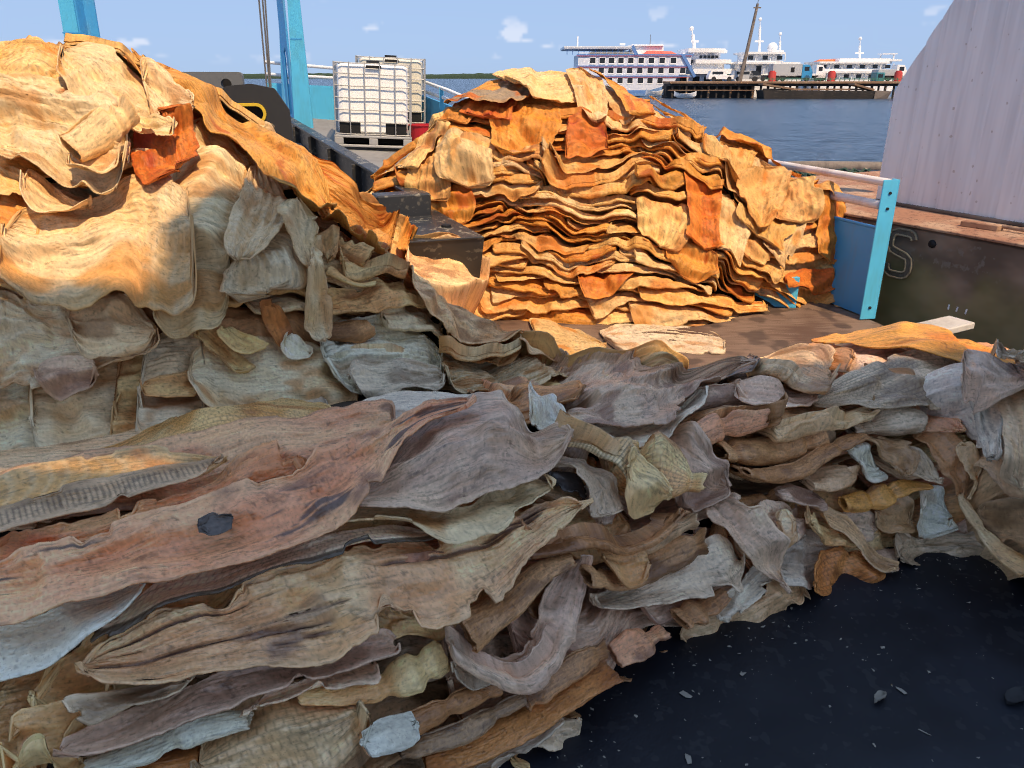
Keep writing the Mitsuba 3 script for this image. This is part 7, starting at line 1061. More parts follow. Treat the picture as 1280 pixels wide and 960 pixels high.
H(LEFT, 'fold', [(0.631, -0.062), (0.843, -0.023), (1.060, 0.064)], [(0.617, -0.175), (0.799, -0.165), (0.959, -0.138)], 'tan', 'topmost tan folded hide low on the left heap, right part', lift=0.04)
H(LEFT, 'roll', [(0.646, 0.116), (0.706, 0.035), (0.793, -0.067)], [(0.567, 0.050), (0.634, -0.051), (0.723, -0.133)], 'tan', 'lower tan rolled hide halfway up on the left heap, right part')
H(LEFT, 'roll', [(0.771, 0.145), (0.825, 0.086), (0.942, 0.034)], [(0.699, 0.071), (0.758, -0.015), (0.848, -0.062)], 'brown', 'brown rolled hide halfway up on the left heap, right part')
H(LEFT, 'roll', [(0.901, 0.191), (0.992, 0.196), (1.736, 1.104)], [(0.805, 0.079), (0.878, 0.023), (1.067, 0.099)], 'tan', 'upper tan rolled hide halfway up on the left heap, right part')
H(LEFT, 'roll', [(0.566, -0.131), (0.657, -0.204), (0.761, -0.211)], [(0.523, -0.182), (0.632, -0.244), (0.743, -0.252)], 'tan', 'tan rolled hide low on the left heap, right part')
H(LEFT, 'sheet', [(1.174, -0.213), (1.295, -0.340), (2.420, 0.201)], [(1.144, -0.381), (1.259, -0.557), (1.522, -0.582)], 'tan', 'tan flat hide low on the left heap, right part', lift=0.04)
H(LEFT, 'fold', [(1.075, -0.497), (1.265, -0.540), (1.558, -0.486)], [(1.059, -0.569), (1.244, -0.601), (1.528, -0.570)], 'yellow', 'yellow folded hide low on the left heap, right part', lift=0.03, rho=0.012)
H(LEFT, 'sheet', [(2.557, 0.350), (2.558, 0.112), (2.380, -0.293)], [(1.577, -0.427), (1.663, -0.559), (2.169, -0.429)], 'grey tan', 'grey tan flat hide low on the left heap, right part', lift=0.03)
H(LEFT, 'sheet', [(1.683, 1.008), (2.510, 1.312), (2.556, 0.807), (2.558, 0.263)], [(0.964, -0.125), (1.161, -0.278), (1.358, -0.417), (1.623, -0.445)], 'grey tan', 'grey tan long flap slanting down the right flank of the left heap', lift=0.05)
H(LEFT, 'sheet', [(-0.010, -0.324), (0.061, -0.415), (0.134, -0.546)], [(-0.098, -0.367), (-0.018, -0.468), (0.046, -0.566)], 'tan', 'second highest tan flat hide low on the left heap, middle', lift=0.03)
H(LEFT, 'sheet', [(0.077, -0.329), (0.144, -0.386), (0.228, -0.440)], [(0.007, -0.367), (0.067, -0.453), (0.145, -0.487)], 'tan', 'topmost tan flat hide low on the left heap, middle', lift=0.03)
H(LEFT, 'sheet', [(0.293, -0.294), (0.323, -0.362), (0.344, -0.440)], [(0.207, -0.289), (0.238, -0.380), (0.270, -0.466)], 'rust brown', 'rust brown narrow strip hanging in the hollow of the left heap', lift=0.03)
H(LEFT, 'sheet', [(0.315, -0.411), (0.367, -0.429), (0.407, -0.476)], [(0.263, -0.465), (0.307, -0.518), (0.388, -0.523)], 'bluish white', 'bluish white small frilled fin end hanging in the hollow of the left heap', lift=0.03, crease=1)
H(LEFT, 'sheet', [(-0.766, 0.092), (-0.618, -0.083), (-0.430, -0.161), (-0.251, -0.212)], [(-0.923, -0.503), (-0.702, -0.454), (-0.503, -0.463), (-0.226, -0.454)], 'drab cream', 'dull cream lumpy flap hanging over the lower left of the left heap', lift=0.06, wr=2.2, rag=1.6, res=0.006)
H(LEFT, 'sheet', [(-0.675, -0.385), (-0.574, -0.385), (-0.465, -0.444)], [(-0.682, -0.473), (-0.598, -0.554), (-0.481, -0.550)], 'mauve grey', 'mauve grey small rounded lump hanging below the lumpy flap on the left heap', lift=0.05)
H(LEFT, 'sheet', [(-0.536, -0.161), (-0.417, -0.151), (-0.259, -0.258), (-0.226, -0.328)], [(-0.538, -0.311), (-0.466, -0.452), (-0.341, -0.459), (-0.259, -0.442)], 'grey tan', 'grey tan dull folded flap with lumps low on the left heap', lift=0.03, wr=2)
H(LEFT, 'sheet', [(-0.728, 0.611), (-0.661, 0.562), (-0.570, 0.390)], [(-0.841, 0.029), (-0.743, 0.003), (-0.667, -0.101)], 'pale orange', 'lower pale orange flat hide halfway up on the left heap, left part', lift=0.04)
H(LEFT, 'sheet', [(0.033, 0.766), (0.192, 0.812), (0.329, 0.556)], [(-0.240, -0.340), (-0.080, -0.307), (0.016, -0.316), (0.093, -0.165)], 'white', 'white sheet half in sun and half in shade on the left heap', lift=0.06, rag=1.5)
H(LEFT, 'sheet', [(-0.645, 0.317), (-0.390, 0.383), (-0.174, 0.418), (-0.014, 0.223)], [(-0.752, 0.018), (-0.615, -0.135), (-0.481, -0.188), (-0.334, -0.152), (-0.203, -0.330), (-0.066, -0.293)], 'cream', 'cream broad smooth sheet on the middle of the left heap', lift=0.06, wr=0.7, rag=1.5)
H(LEFT, 'sheet', [(0.123, -0.138), (0.072, -0.246), (0.057, -0.298)], [(0.324, 0.035), (0.399, -0.071), (0.404, -0.257)], 'drab cream', 'upper dull cream flat hide low on the left heap, middle', lift=0.05, crease=0.5, raise_=0.02)
H(LEFT, 'sheet', [(0.312, 0.475), (0.190, 0.108), (0.092, -0.139)], [(0.396, 0.465), (0.455, 0.269), (0.364, 0.059), (0.200, -0.176)], 'white', 'white pleated fan of skin in the shade of the left heap', lift=0.03, crease=1.3, raise_=0.03)
H(LEFT, 'sheet', [(0.553, 0.166), (0.552, 0.032), (0.544, -0.117)], [(0.674, 0.208), (0.641, 0.043), (0.601, -0.075)], 'tan', 'tan flat hide halfway up on the left heap, right part', lift=0.03)
H(LEFT, 'sheet', [(0.377, 0.147), (0.389, -0.022), (0.408, -0.193)], [(0.577, 0.204), (0.531, 0.008), (0.487, -0.169)], 'white', 'white smooth tongue hanging under the orange sash on the left heap', lift=0.03, raise_=0.03)
H(LEFT, 'sheet', [(0.449, -0.079), (0.428, -0.243), (0.410, -0.461)], [(0.502, -0.104), (0.510, -0.278), (0.501, -0.475)], 'drab cream', 'dull cream thin strip hanging below the smooth tongue on the left heap', lift=0.02, raise_=0.02)
H(LEFT, 'sheet', [(0.452, 1.188), (0.677, 1.310), (0.756, 0.738), (0.870, 0.635), (1.015, 0.519)], [(0.552, 1.023), (0.650, 0.601), (0.720, 0.441), (0.884, 0.429)], 'cream', 'cream crumpled frill along the right edge of the left heap', lift=0.03, wr=1.6, rag=1.8)
H(LEFT, 'sheet', [(0.816, 1.106), (0.699, 0.596), (0.760, 0.459)], [(0.792, 0.689), (0.875, 0.637), (0.948, 0.599)], 'pale orange', '', lift=0.03, raise_=0.02, mesh=False)
H(LEFT, 'sheet', [(2.289, 2.068), (2.545, 1.712), (2.558, 1.219), (1.469, -0.277)], [(1.106, 0.150), (2.083, 1.046), (2.430, 0.988), (2.557, 0.668)], 'orange', 'orange ridge strip at the right edge of the left heap, lowest of its sunlit part', lift=0.02)
H(LEFT, 'sheet', [(0.563, 1.133), (0.723, 0.803), (0.936, 0.611), (2.073, 2.160)], [(0.631, 0.480), (0.666, 0.241), (0.798, 0.096), (0.938, 0.031)], 'orange', 'orange bright sash at the right end of the left heap', lift=0.05, raise_=0.02)
H(LEFT, 'sheet', [(-0.762, 1.686), (-0.547, 2.160), (-0.358, 1.524), (-0.242, 1.538), (-0.166, 1.445)], [(-0.743, 1.129), (-0.621, 1.054), (-0.469, 1.048), (-0.357, 1.152), (-0.180, 1.091)], 'pale orange', 'pale orange sheet over the very top of the left heap', lift=0.05)
H(LEFT, 'sheet', [(-0.742, 1.149), (-0.507, 1.054), (-0.378, 1.059), (-0.253, 0.884)], [(-0.755, 0.934), (-0.522, 0.876), (-0.338, 0.816), (-0.166, 0.751)], 'cream', 'cream flat hide stained with red patches high on the left heap', lift=0.03, stain_red=1)
H(LEFT, 'sheet', [(-0.361, 1.524), (-0.216, 1.536), (-0.114, 1.403), (0.013, 1.115), (0.128, 0.854)], [(-0.440, 1.091), (-0.346, 0.854), (-0.179, 0.753), (0.012, 0.719)], 'cream', 'cream broad sheet on the upper right of the left heap', lift=0.04, raise_=0.0, grow=0.02)
H(LEFT, 'sheet', [(-0.144, 1.559), (-0.027, 1.513), (0.085, 1.463), (0.290, 1.378)], [(-0.083, 1.124), (0.023, 1.081), (0.140, 1.107), (0.271, 1.183)], 'orange', 'orange curled cap on the crest of the left heap', lift=0.03, raise_=0.01, grow=0.0)
H(LEFT, 'sheet', [(-0.124, 1.444), (0.083, 1.465), (0.274, 1.379), (0.355, 1.123), (0.597, 1.194), (0.699, 0.596), (0.694, 0.286)], [(0.033, 1.054), (0.108, 0.817), (0.247, 0.646), (0.341, 0.412), (0.424, 0.262), (0.579, 0.213), (0.669, 0.252)], 'orange', 'orange long smooth sash sweeping down the left heap', lift=0.05, raise_=0.02, wr=0.8, grow=0.01)
H(LEFT, 'sheet', [(-0.073, 1.232), (0.043, 1.130), (0.123, 0.824)], [(-0.073, 0.863), (-0.012, 0.738), (0.096, 0.737)], 'white', 'white frilly torn edge beside the long orange sash on the left heap', lift=0.02, rag=2.2, wr=1.3, raise_=0.0, grow=0.0)
H(LEFT, 'sheet', [(-0.750, 0.634), (-0.661, 0.562), (-0.584, 0.498)], [(-0.765, 0.413), (-0.675, 0.395), (-0.581, 0.394)], 'pale orange', 'upper pale orange flat hide halfway up on the left heap, left part', lift=0.03)
H(LEFT, 'sheet', [(-0.140, 0.749), (-0.161, 0.509), (-0.150, 0.321)], [(0.092, 0.761), (0.069, 0.492), (0.098, 0.431)], 'red orange', 'red orange bright curled flap in the middle of the left heap', lift=0.04, raise_=0.01, wr=1.3)
H(LEFT, 'sheet', [(-0.604, 0.536), (-0.507, 0.430), (-0.394, 0.349)], [(-0.633, 0.333), (-0.559, 0.228), (-0.464, 0.236), (-0.386, 0.310)], 'cream', 'cream small flap with a curled lower edge on the left heap', lift=0.06, curl=0.03, raise_=0.02)
H(LEFT, 'sheet', [(-0.738, 1.006), (-0.517, 0.933), (-0.336, 0.834), (-0.163, 0.770)], [(-0.766, 0.587), (-0.560, 0.492), (-0.441, 0.362), (-0.279, 0.279)], 'white', 'white torn frilly sheet across the left of the left heap', lift=0.08, rag=2.5, wr=2, raise_=0.02)
H(LEFT, 'sheet', [(-0.422, 0.634), (-0.320, 0.646), (-0.235, 0.523)], [(-0.447, 0.416), (-0.358, 0.339), (-0.256, 0.364)], 'white', 'upper white flat hide halfway up on the left heap, left part', lift=0.05, raise_=0.02)
H(LEFT, 'sheet', [(-0.212, 0.797), (-0.115, 0.749), (0.005, 0.676)], [(-0.179, 0.659), (-0.088, 0.574), (-0.017, 0.529)], 'cream', 'cream flat hide halfway up on the left heap, middle', lift=0.05, raise_=0.03, rag=2, wr=1.5)
H(LEFT, 'roll', [(-0.428, 0.582), (-0.286, 0.713), (-0.151, 0.769)], [(-0.418, 0.460), (-0.270, 0.548), (-0.152, 0.617)], 'cream', 'cream thick rolled end in the middle of the white torn sheet on the left heap')
H(FRONT, 'sheet', [(-0.425, -0.540), (-0.352, -0.554), (-0.275, -0.577)], [(-0.435, -0.610), (-0.362, -0.620), (-0.291, -0.606)], 'tan', 'tan flat hide near the foot of the front heap, centre', rag=1.5, lift=0.01)
H(FRONT, 'sheet', [(-0.372, -0.494), (-0.281, -0.485), (-0.207, -0.505)], [(-0.388, -0.539), (-0.304, -0.563), (-0.205, -0.556)], 'grey', 'lower grey flat hide near the foot of the front heap, centre', wr=2, rag=2)
H(FRONT, 'sheet', [(-0.611, -0.582), (-0.423, -0.524), (-0.302, -0.490)], [(-0.474, -0.625), (-0.372, -0.558), (-0.262, -0.505)], 'bluish grey', 'bluish grey flat strip lowest under the reddish roll')
H(FRONT, 'sheet', [(1.362, -0.110), (1.493, -0.084), (1.629, -0.105), (1.761, -0.155)], [(1.375, -0.215), (1.510, -0.197), (1.646, -0.197), (1.775, -0.284)], 'grey', 'grey crumpled scraps along the foot of the front heap', wr=2, rag=2)
H(FRONT, 'sheet', [(0.290, -0.304), (0.501, -0.263), (0.670, -0.223), (0.840, -0.208)], [(0.300, -0.357), (0.530, -0.386), (0.681, -0.347), (0.856, -0.264)], 'grey tan', 'grey tan broad flap touching the dark deck in the middle of the front heap', rag=1.5)
H(FRONT, 'roll', [(-0.737, -0.496), (-0.543, -0.470), (-0.363, -0.434), (-0.073, -0.359)], [(-0.627, -0.571), (-0.464, -0.556), (-0.304, -0.502), (-0.010, -0.419)], 'rust brown', 'rust brown long reddish roll lowest in the front heap', turns=1.3)
H(FRONT, 'roll', [(-0.055, -0.321), (0.057, -0.276), (0.180, -0.284)], [(-0.006, -0.392), (0.100, -0.386), (0.201, -0.333)], 'pinkish brown', 'pinkish brown rolled hide with a red tinged end by the dark deck')
H(FRONT, 'roll', [(-0.403, -0.383), (-0.234, -0.333), (-0.087, -0.305)], [(-0.348, -0.462), (-0.192, -0.414), (-0.052, -0.361)], 'brown', 'brown rolled hide near the foot of the front heap, centre')
H(FRONT, 'roll', [(-0.760, -0.477), (-0.605, -0.463), (-0.445, -0.412), (-0.368, -0.405)], [(-0.732, -0.527), (-0.594, -0.516), (-0.434, -0.474), (-0.358, -0.439)], 'dark brown', 'dark brown rolled hide near the foot of the front heap, centre')
H(FRONT, 'roll', [(-1.414, -0.391), (-1.313, -0.376), (-1.234, -0.381)], [(-1.403, -0.436), (-1.293, -0.453), (-1.219, -0.443)], 'rust brown', 'rust brown reddish end at the bottom edge beside the bluish roll')
H(FRONT, 'fold', [(-1.216, -0.391), (-1.103, -0.315), (-0.987, -0.307), (-0.863, -0.349)], [(-1.208, -0.471), (-1.077, -0.485), (-0.960, -0.474), (-0.838, -0.404)], 'grey tan', 'grey tan broad netted hide doubled over at the bottom of the front heap', kind='skin', rho=0.03)
H(FRONT, 'roll', [(-0.852, -0.438), (-0.701, -0.401), (-0.547, -0.360), (-0.428, -0.355)], [(-0.831, -0.500), (-0.701, -0.473), (-0.556, -0.437), (-0.415, -0.401)], 'brown', 'brown rolled hide with a pale bluish cut end')
H(FRONT, 'sheet', [(-0.851, -0.430), (-0.777, -0.407), (-0.710, -0.403)], [(-0.831, -0.496), (-0.762, -0.491), (-0.696, -0.470)], 'bluish white', 'bluish white pale cut end wrapped round a brown roll', th=0.004, wr=0.4, raise_=0.0)
H(FRONT, 'roll', [(-0.991, -0.287), (-0.823, -0.289), (-0.673, -0.235), (-0.598, -0.222)], [(-0.981, -0.341), (-0.842, -0.368), (-0.707, -0.366), (-0.573, -0.308)], 'tan', 'tan rolled hide with a creamy twisted left end')
H(FRONT, 'sheet', [(0.400, -0.270), (0.533, -0.207), (0.684, -0.132)], [(0.444, -0.324), (0.597, -0.254), (0.735, -0.188)], 'bluish grey', 'bluish grey flat hide near the foot of the front heap, right part')
H(FRONT, 'roll', [(0.222, -0.242), (0.371, -0.205), (0.438, -0.202)], [(0.264, -0.319), (0.393, -0.303), (0.468, -0.240)], 'brown', 'brown rolled hide near the foot of the front heap, right part')
H(FRONT, 'sheet', [(0.761, -0.031), (0.930, -0.025), (1.133, -0.083)], [(0.702, -0.205), (0.852, -0.215), (1.062, -0.142)], 'bluish grey', 'bluish grey flat hide with a small slit')
H(FRONT, 'sheet', [(0.878, -0.202), (1.037, -0.117), (1.196, -0.111)], [(0.836, -0.256), (1.012, -0.268), (1.254, -0.228)], 'rust brown', 'brown scaled flap touching the deck', kind='skin')
H(FRONT, 'sheet', [(-0.584, -0.285), (-0.522, -0.293), (-0.473, -0.340)], [(-0.579, -0.324), (-0.511, -0.358), (-0.466, -0.361)], 'bluish grey', 'bluish grey flat hide near the foot of the front heap, centre')
H(FRONT, 'fold', [(-0.575, -0.215), (-0.466, -0.289), (-0.396, -0.320), (-0.328, -0.255), (-0.256, -0.142), (-0.166, -0.076)], [(-0.578, -0.277), (-0.474, -0.356), (-0.396, -0.397), (-0.270, -0.345), (-0.184, -0.216), (-0.112, -0.077)], 'mauve grey', 'mauve grey smooth bent loop hanging in the middle of the front heap', rho=0.018, lift=0.02, wr=0.6)
H(FRONT, 'roll', [(-0.550, -0.162), (-0.379, -0.088), (-0.268, -0.034), (-0.161, -0.044)], [(-0.517, -0.286), (-0.370, -0.208), (-0.244, -0.134), (-0.133, -0.086)], 'brown', 'brown fat glossy roll above the bent loop', wr=0.8)
H(FRONT, 'sheet', [(-0.093, -0.165), (0.132, -0.122), (0.341, -0.060), (0.488, -0.034), (0.574, -0.063)], [(-0.031, -0.199), (0.157, -0.223), (0.288, -0.214), (0.460, -0.208), (0.577, -0.151)], 'pale olive', 'pale olive stiff flat sheet with an orange stain jutting out', wr=0.5, lift=0.04)
H(FRONT, 'roll', [(-0.131, -0.073), (0.052, -0.080), (0.251, -0.022), (0.355, -0.011)], [(-0.123, -0.175), (0.041, -0.166), (0.208, -0.152), (0.403, -0.100)], 'brown', 'brown fat roll right of the bent loop')
H(FRONT, 'roll', [(0.114, 0.001), (0.238, 0.048), (0.340, 0.051)], [(0.150, -0.067), (0.260, -0.047), (0.362, -0.011)], 'grey tan', 'grey tan rolled hide on the face of the front heap, right part')
H(FRONT, 'sheet', [(-0.040, -0.035), (0.084, -0.031), (0.157, -0.058)], [(-0.011, -0.090), (0.080, -0.164), (0.140, -0.141)], 'tan', 'tan triangular flap over the fat roll')
H(FRONT, 'fold', [(-0.280, 0.012), (-0.057, 0.011), (0.059, -0.030), (0.263, 0.046)], [(-0.279, -0.034), (-0.076, -0.029), (0.043, -0.056), (0.292, 0.034)], 'brown', 'brown thin wavy strip under the twisted ribbed hide', rho=0.012)
H(FRONT, 'roll', [(0.578, 0.134), (0.732, 0.141), (0.852, 0.148)], [(0.591, 0.051), (0.717, 0.050), (0.835, 0.073)], 'brown', 'second highest brown rolled hide on the face of the front heap, right part')
H(FRONT, 'fold', [(0.648, 0.043), (0.786, 0.074), (0.885, 0.030)], [(0.674, -0.024), (0.780, -0.048), (0.878, -0.010)], 'mauve grey', 'upper mauve grey folded hide on the face of the front heap, right part', rho=0.02)
H(FRONT, 'sheet', [(0.602, 0.062), (0.692, 0.018), (0.737, -0.007)], [(0.586, -0.028), (0.649, -0.092), (0.712, -0.071)], 'bluish white', '', mesh=False)
H(FRONT, 'sheet', [(0.761, 0.047), (0.801, 0.069), (0.822, 0.034)], [(0.735, -0.040), (0.758, -0.074), (0.793, -0.055)], 'drab cream', 'dull cream flat hide on the face of the front heap, right part')
H(FRONT, 'sheet', [(0.578, 0.134), (0.658, -0.001), (0.713, -0.144), (0.708, -0.258)], [(0.461, 0.091), (0.533, -0.045), (0.624, -0.147), (0.697, -0.231)], 'mauve grey', 'mauve grey long pointed strip hanging diagonally down the front heap', raise_=0.025, wr=0.7)
H(FRONT, 'sheet', [(1.160, 0.024), (1.247, 0.035), (1.316, -0.013)], [(1.126, -0.043), (1.222, -0.078), (1.306, -0.080)], 'grey', 'lower grey flat hide on the face of the front heap, right part')
H(FRONT, 'sheet', [(1.327, 0.044), (1.427, 0.048), (1.494, 0.005)], [(1.296, -0.034), (1.395, -0.080), (1.493, -0.078)], 'olive', 'olive flat hide on the face of the front heap, right part', wr=1.6)
H(FRONT, 'sheet', [(1.507, 0.068), (1.553, 0.058), (1.614, -0.024)], [(1.473, -0.091), (1.550, -0.114), (1.660, -0.106)], 'bluish white', 'bluish white sheet with a brown streak near the right pile')
H(FRONT, 'fold', [(0.860, 0.008), (1.009, 0.022), (1.155, -0.068)], [(0.847, -0.064), (1.013, -0.076), (1.163, -0.103)], 'tan', 'lower tan folded hide on the face of the front heap, right part')
H(FRONT, 'sheet', [(1.023, 0.062), (1.139, 0.013), (1.225, -0.107), (1.339, -0.188)], [(0.981, 0.006), (1.093, -0.064), (1.159, -0.148), (1.234, -0.226)], 'grey tan', 'grey tan strip bent down over the brown scaled flap', raise_=0.02)
H(FRONT, 'roll', [(1.120, 0.085), (1.295, 0.112), (1.443, 0.134), (1.529, 0.066)], [(1.160, 0.024), (1.335, 0.008), (1.472, 0.032), (1.535, 0.037)], 'amber', 'golden brown roll with a pointed end')
H(FRONT, 'sheet', [(0.810, 0.138), (0.960, 0.155), (1.040, 0.114)], [(0.804, 0.080), (0.947, 0.026), (1.019, 0.045)], 'mauve grey', 'mauve grey flat hide on the face of the front heap, right part')
H(FRONT, 'fold', [(1.007, 0.201), (1.136, 0.227), (1.247, 0.192)], [(0.980, 0.119), (1.108, 0.122), (1.207, 0.138)], 'olive', 'olive folded hide on the face of the front heap, right part')
H(FRONT, 'roll', [(0.639, 0.262), (0.817, 0.245), (0.917, 0.217)], [(0.620, 0.190), (0.791, 0.174), (0.901, 0.170)], 'brown', 'topmost brown rolled hide on the face of the front heap, right part')
H(FRONT, 'sheet', [(1.435, 0.251), (1.505, 0.176), (1.556, 0.083)], [(1.436, 0.151), (1.486, 0.095), (1.533, 0.048)], 'grey', 'upper grey flat hide on the face of the front heap, right part', raise_=0.01)
H(FRONT, 'sheet', [(1.617, 0.283), (1.623, 0.103), (1.626, -0.007)], [(1.493, 0.274), (1.545, 0.097), (1.587, 0.002)], 'brown', 'brown long flap hanging before the right pile', raise_=0.02)
H(FRONT, 'sheet', [(1.630, 0.169), (1.659, 0.075), (1.656, -0.013)], [(1.586, 0.158), (1.607, 0.067), (1.625, -0.016)], 'grey tan', 'second highest grey tan flat hide on the face of the front heap, right part')
H(FRONT, 'sheet', [(1.695, 0.450), (1.684, 0.347), (1.646, 0.211)], [(1.515, 0.370), (1.534, 0.275), (1.597, 0.236)], 'pinkish brown', 'pinkish brown flat hide with dark creases', crease=0.8, raise_=0.01)
H(FRONT, 'sheet', [(1.228, 0.291), (1.290, 0.268), (1.332, 0.203)], [(1.227, 0.230), (1.282, 0.125), (1.367, 0.136)], 'bluish white', 'bluish white little flap hanging from the rolls', raise_=0.02)
H(FRONT, 'sheet', [(1.311, 0.316), (1.339, 0.213), (1.375, 0.130)], [(1.431, 0.263), (1.452, 0.179), (1.425, 0.110)], 'grey tan', 'topmost grey tan flat hide on the face of the front heap, right part', raise_=0.02)
H(FRONT, 'roll', [(0.924, 0.317), (1.081, 0.371), (1.215, 0.386)], [(0.925, 0.212), (1.068, 0.246), (1.206, 0.306)], 'olive', 'olive rolled hide on top of the front heap, right part')
H(FRONT, 'roll', [(0.582, 0.371), (0.853, 0.361), (1.151, 0.407)], [(0.564, 0.239), (0.830, 0.233), (1.123, 0.283)], 'brown', 'brown open ended roll facing left')
H(FRONT, 'roll', [(0.613, 0.214), (0.888, 0.219), (1.097, 0.292), (1.307, 0.337)], [(0.621, 0.150), (0.892, 0.141), (1.103, 0.207), (1.322, 0.288)], 'brown', 'brown thin dark strip rolled like a rope')
H(FRONT, 'roll', [(1.282, 0.405), (1.445, 0.437), (1.540, 0.365)], [(1.271, 0.311), (1.390, 0.261), (1.508, 0.239)], 'grey', 'short grey roll right of centre')
H(FRONT, 'fold', [(0.911, 0.528), (1.156, 0.527), (1.331, 0.477), (1.352, 0.398)], [(0.837, 0.309), (1.022, 0.336), (1.211, 0.359), (1.339, 0.371)], 'grey tan', 'grey tan broad doubled hide lying over the rolls', rho=0.017)
H(FRONT, 'fold', [(0.498, 0.446), (0.729, 0.508), (0.881, 0.446)], [(0.478, 0.342), (0.694, 0.398), (0.859, 0.360)], 'brown', 'brown folded hide on top of the front heap, right part')
H(FRONT, 'roll', [(0.477, 0.397), (0.675, 0.444), (0.830, 0.419)], [(0.476, 0.289), (0.627, 0.328), (0.813, 0.356)], 'pinkish brown', 'lower pinkish brown rolled hide on top of the front heap, right part')
H(FRONT, 'sheet', [(0.265, 0.348), (0.428, 0.398), (0.500, 0.277), (0.561, 0.192)], [(0.269, 0.202), (0.350, 0.165), (0.387, 0.100), (0.536, 0.114)], 'mauve grey', 'mauve grey rounded hide with a pale tip behind the scaled hide')
H(FRONT, 'sheet', [(1.767, 1.096), (1.899, 1.056), (2.009, 0.931)], [(1.668, 0.990), (1.811, 0.933), (1.894, 0.812)], 'pale orange', 'pale orange thin sunlit edge behind the brown hides')
H(FRONT, 'sheet', [(1.300, 0.647), (1.707, 0.894), (1.952, 0.895), (2.070, 0.794)], [(1.193, 0.514), (1.378, 0.542), (1.704, 0.635), (1.922, 0.584)], 'mauve grey', 'broad dull hide behind the big grey one')
H(FRONT, 'sheet', [(2.001, 0.943), (2.081, 0.874), (2.044, 0.739)], [(1.869, 0.809), (1.901, 0.722), (1.947, 0.620)], 'mauve grey', 'mauve grey small flap with a dark hole over the sunlit sheet', raise_=0.02)
H(FRONT, 'sheet', [(1.641, 1.070), (1.801, 1.028), (1.682, 0.847)], [(1.483, 0.850), (1.480, 0.740), (1.521, 0.691)], 'brown', 'upper brown flat hide on top of the front heap, right part')
H(FRONT, 'sheet', [(1.203, 0.540), (1.559, 0.653), (1.857, 0.702), (2.005, 0.572)], [(1.195, 0.471), (1.411, 0.385), (1.577, 0.367), (1.862, 0.457)], 'grey', 'big stiff grey hide with a pale lower edge', raise_=0.02, wr=0.6, kind='skin')
H(FRONT, 'sheet', [(1.654, 1.059), (1.940, 1.006), (2.076, 0.870), (2.260, 0.649)], [(1.749, 0.913), (1.809, 0.683), (1.884, 0.528), (2.208, 0.505)], 'vivid orange', 'vivid orange sunlit smooth sheet at the back right of the front heap', wr=0.4, rag=0.3, raise_=0.02, kind='leather', grow=0.02)
H(FRONT, 'sheet', [(0.981, 0.784), (1.147, 0.712), (1.211, 0.580)], [(0.742, 0.472), (0.951, 0.464), (1.182, 0.498)], 'mauve grey', 'mauve grey flat hide on top of the front heap, right part')
H(FRONT, 'fold', [(1.431, 1.059), (1.611, 1.089), (1.593, 0.939), (1.384, 0.695)], [(1.075, 0.743), (1.172, 0.690), (1.167, 0.544), (1.213, 0.521)], 'grey tan', 'grey tan lumpy doubled hide near the back edge', rho=0.02)
H(FRONT, 'sheet', [(0.816, 1.030), (0.962, 0.949), (1.381, 1.060)], [(0.930, 0.997), (0.895, 0.779), (0.982, 0.705)], 'blue dark', 'dark blue grey dark bluish sheet at the back edge of the front heap', raise_=0.02)
H(FRONT, 'sheet', [(1.076, 0.980), (1.121, 0.979), (0.981, 0.784)], [(0.859, 0.765), (0.878, 0.743), (0.930, 0.732)], 'rust brown', '', mesh=False)
H(FRONT, 'roll', [(1.031, 2.160), (0.275, 0.867), (0.601, 0.971), (0.890, 1.006)], [(0.073, 0.779), (0.276, 0.750), (0.589, 0.786), (0.766, 0.811)], 'tan', 'tan long soft roll at the back of the front heap', wr=0.8)
H(FRONT, 'sheet', [(-0.185, 0.918), (0.678, 2.138), (1.075, 2.133)], [(-0.275, 0.632), (-0.100, 0.706), (0.080, 0.746)], 'pinkish brown', 'pinkish brown flat hide on top of the front heap, centre')
H(FRONT, 'sheet', [(0.058, 0.548), (0.226, 0.476), (0.537, 0.543), (0.679, 0.623)], [(0.104, 0.368), (0.231, 0.312), (0.434, 0.410), (0.666, 0.563)], 'bluish grey', 'bluish grey flat hide with a yellowish rim under the draped hide', lift=0.04, wr=0.6)
H(FRONT, 'sheet', [(0.080, 0.912), (1.345, 2.137), (0.779, 0.991), (0.807, 0.979), (1.027, 0.828)], [(-0.005, 0.457), (0.187, 0.496), (0.435, 0.498), (0.474, 0.561), (0.883, 0.695)], 'mauve grey', 'mauve grey long draped hide with a wavy lower edge in the centre', lift=0.03, wr=1)
H(FRONT, 'sheet', [(-0.060, 0.801), (0.092, 0.906), (0.366, 0.940)], [(-0.218, 0.523), (-0.095, 0.567), (0.115, 0.607)], 'brown', 'folded dark brown corner in the centre', lift=0.02)
H(FRONT, 'sheet', [(0.029, 0.837), (-0.009, 0.623), (-0.023, 0.409)], [(-0.096, 0.553), (-0.081, 0.451), (-0.051, 0.376)], 'bluish white', 'bluish white small pale tongue in the centre', raise_=0.03)
H(FRONT, 'roll', [(0.134, 0.340), (0.282, 0.333), (0.415, 0.185)], [(0.110, 0.207), (0.184, 0.101), (0.383, 0.090)], 'tan', 'tan fat scaled hide right of the twisted ribs', kind='skin', wr=0.7)
H(FRONT, 'roll', [(-0.242, 0.246), (-0.136, 0.218), (-0.039, 0.198)], [(-0.244, 0.176), (-0.149, 0.128), (-0.058, 0.125)], 'olive', 'olive rolled hide on the face of the front heap, centre')
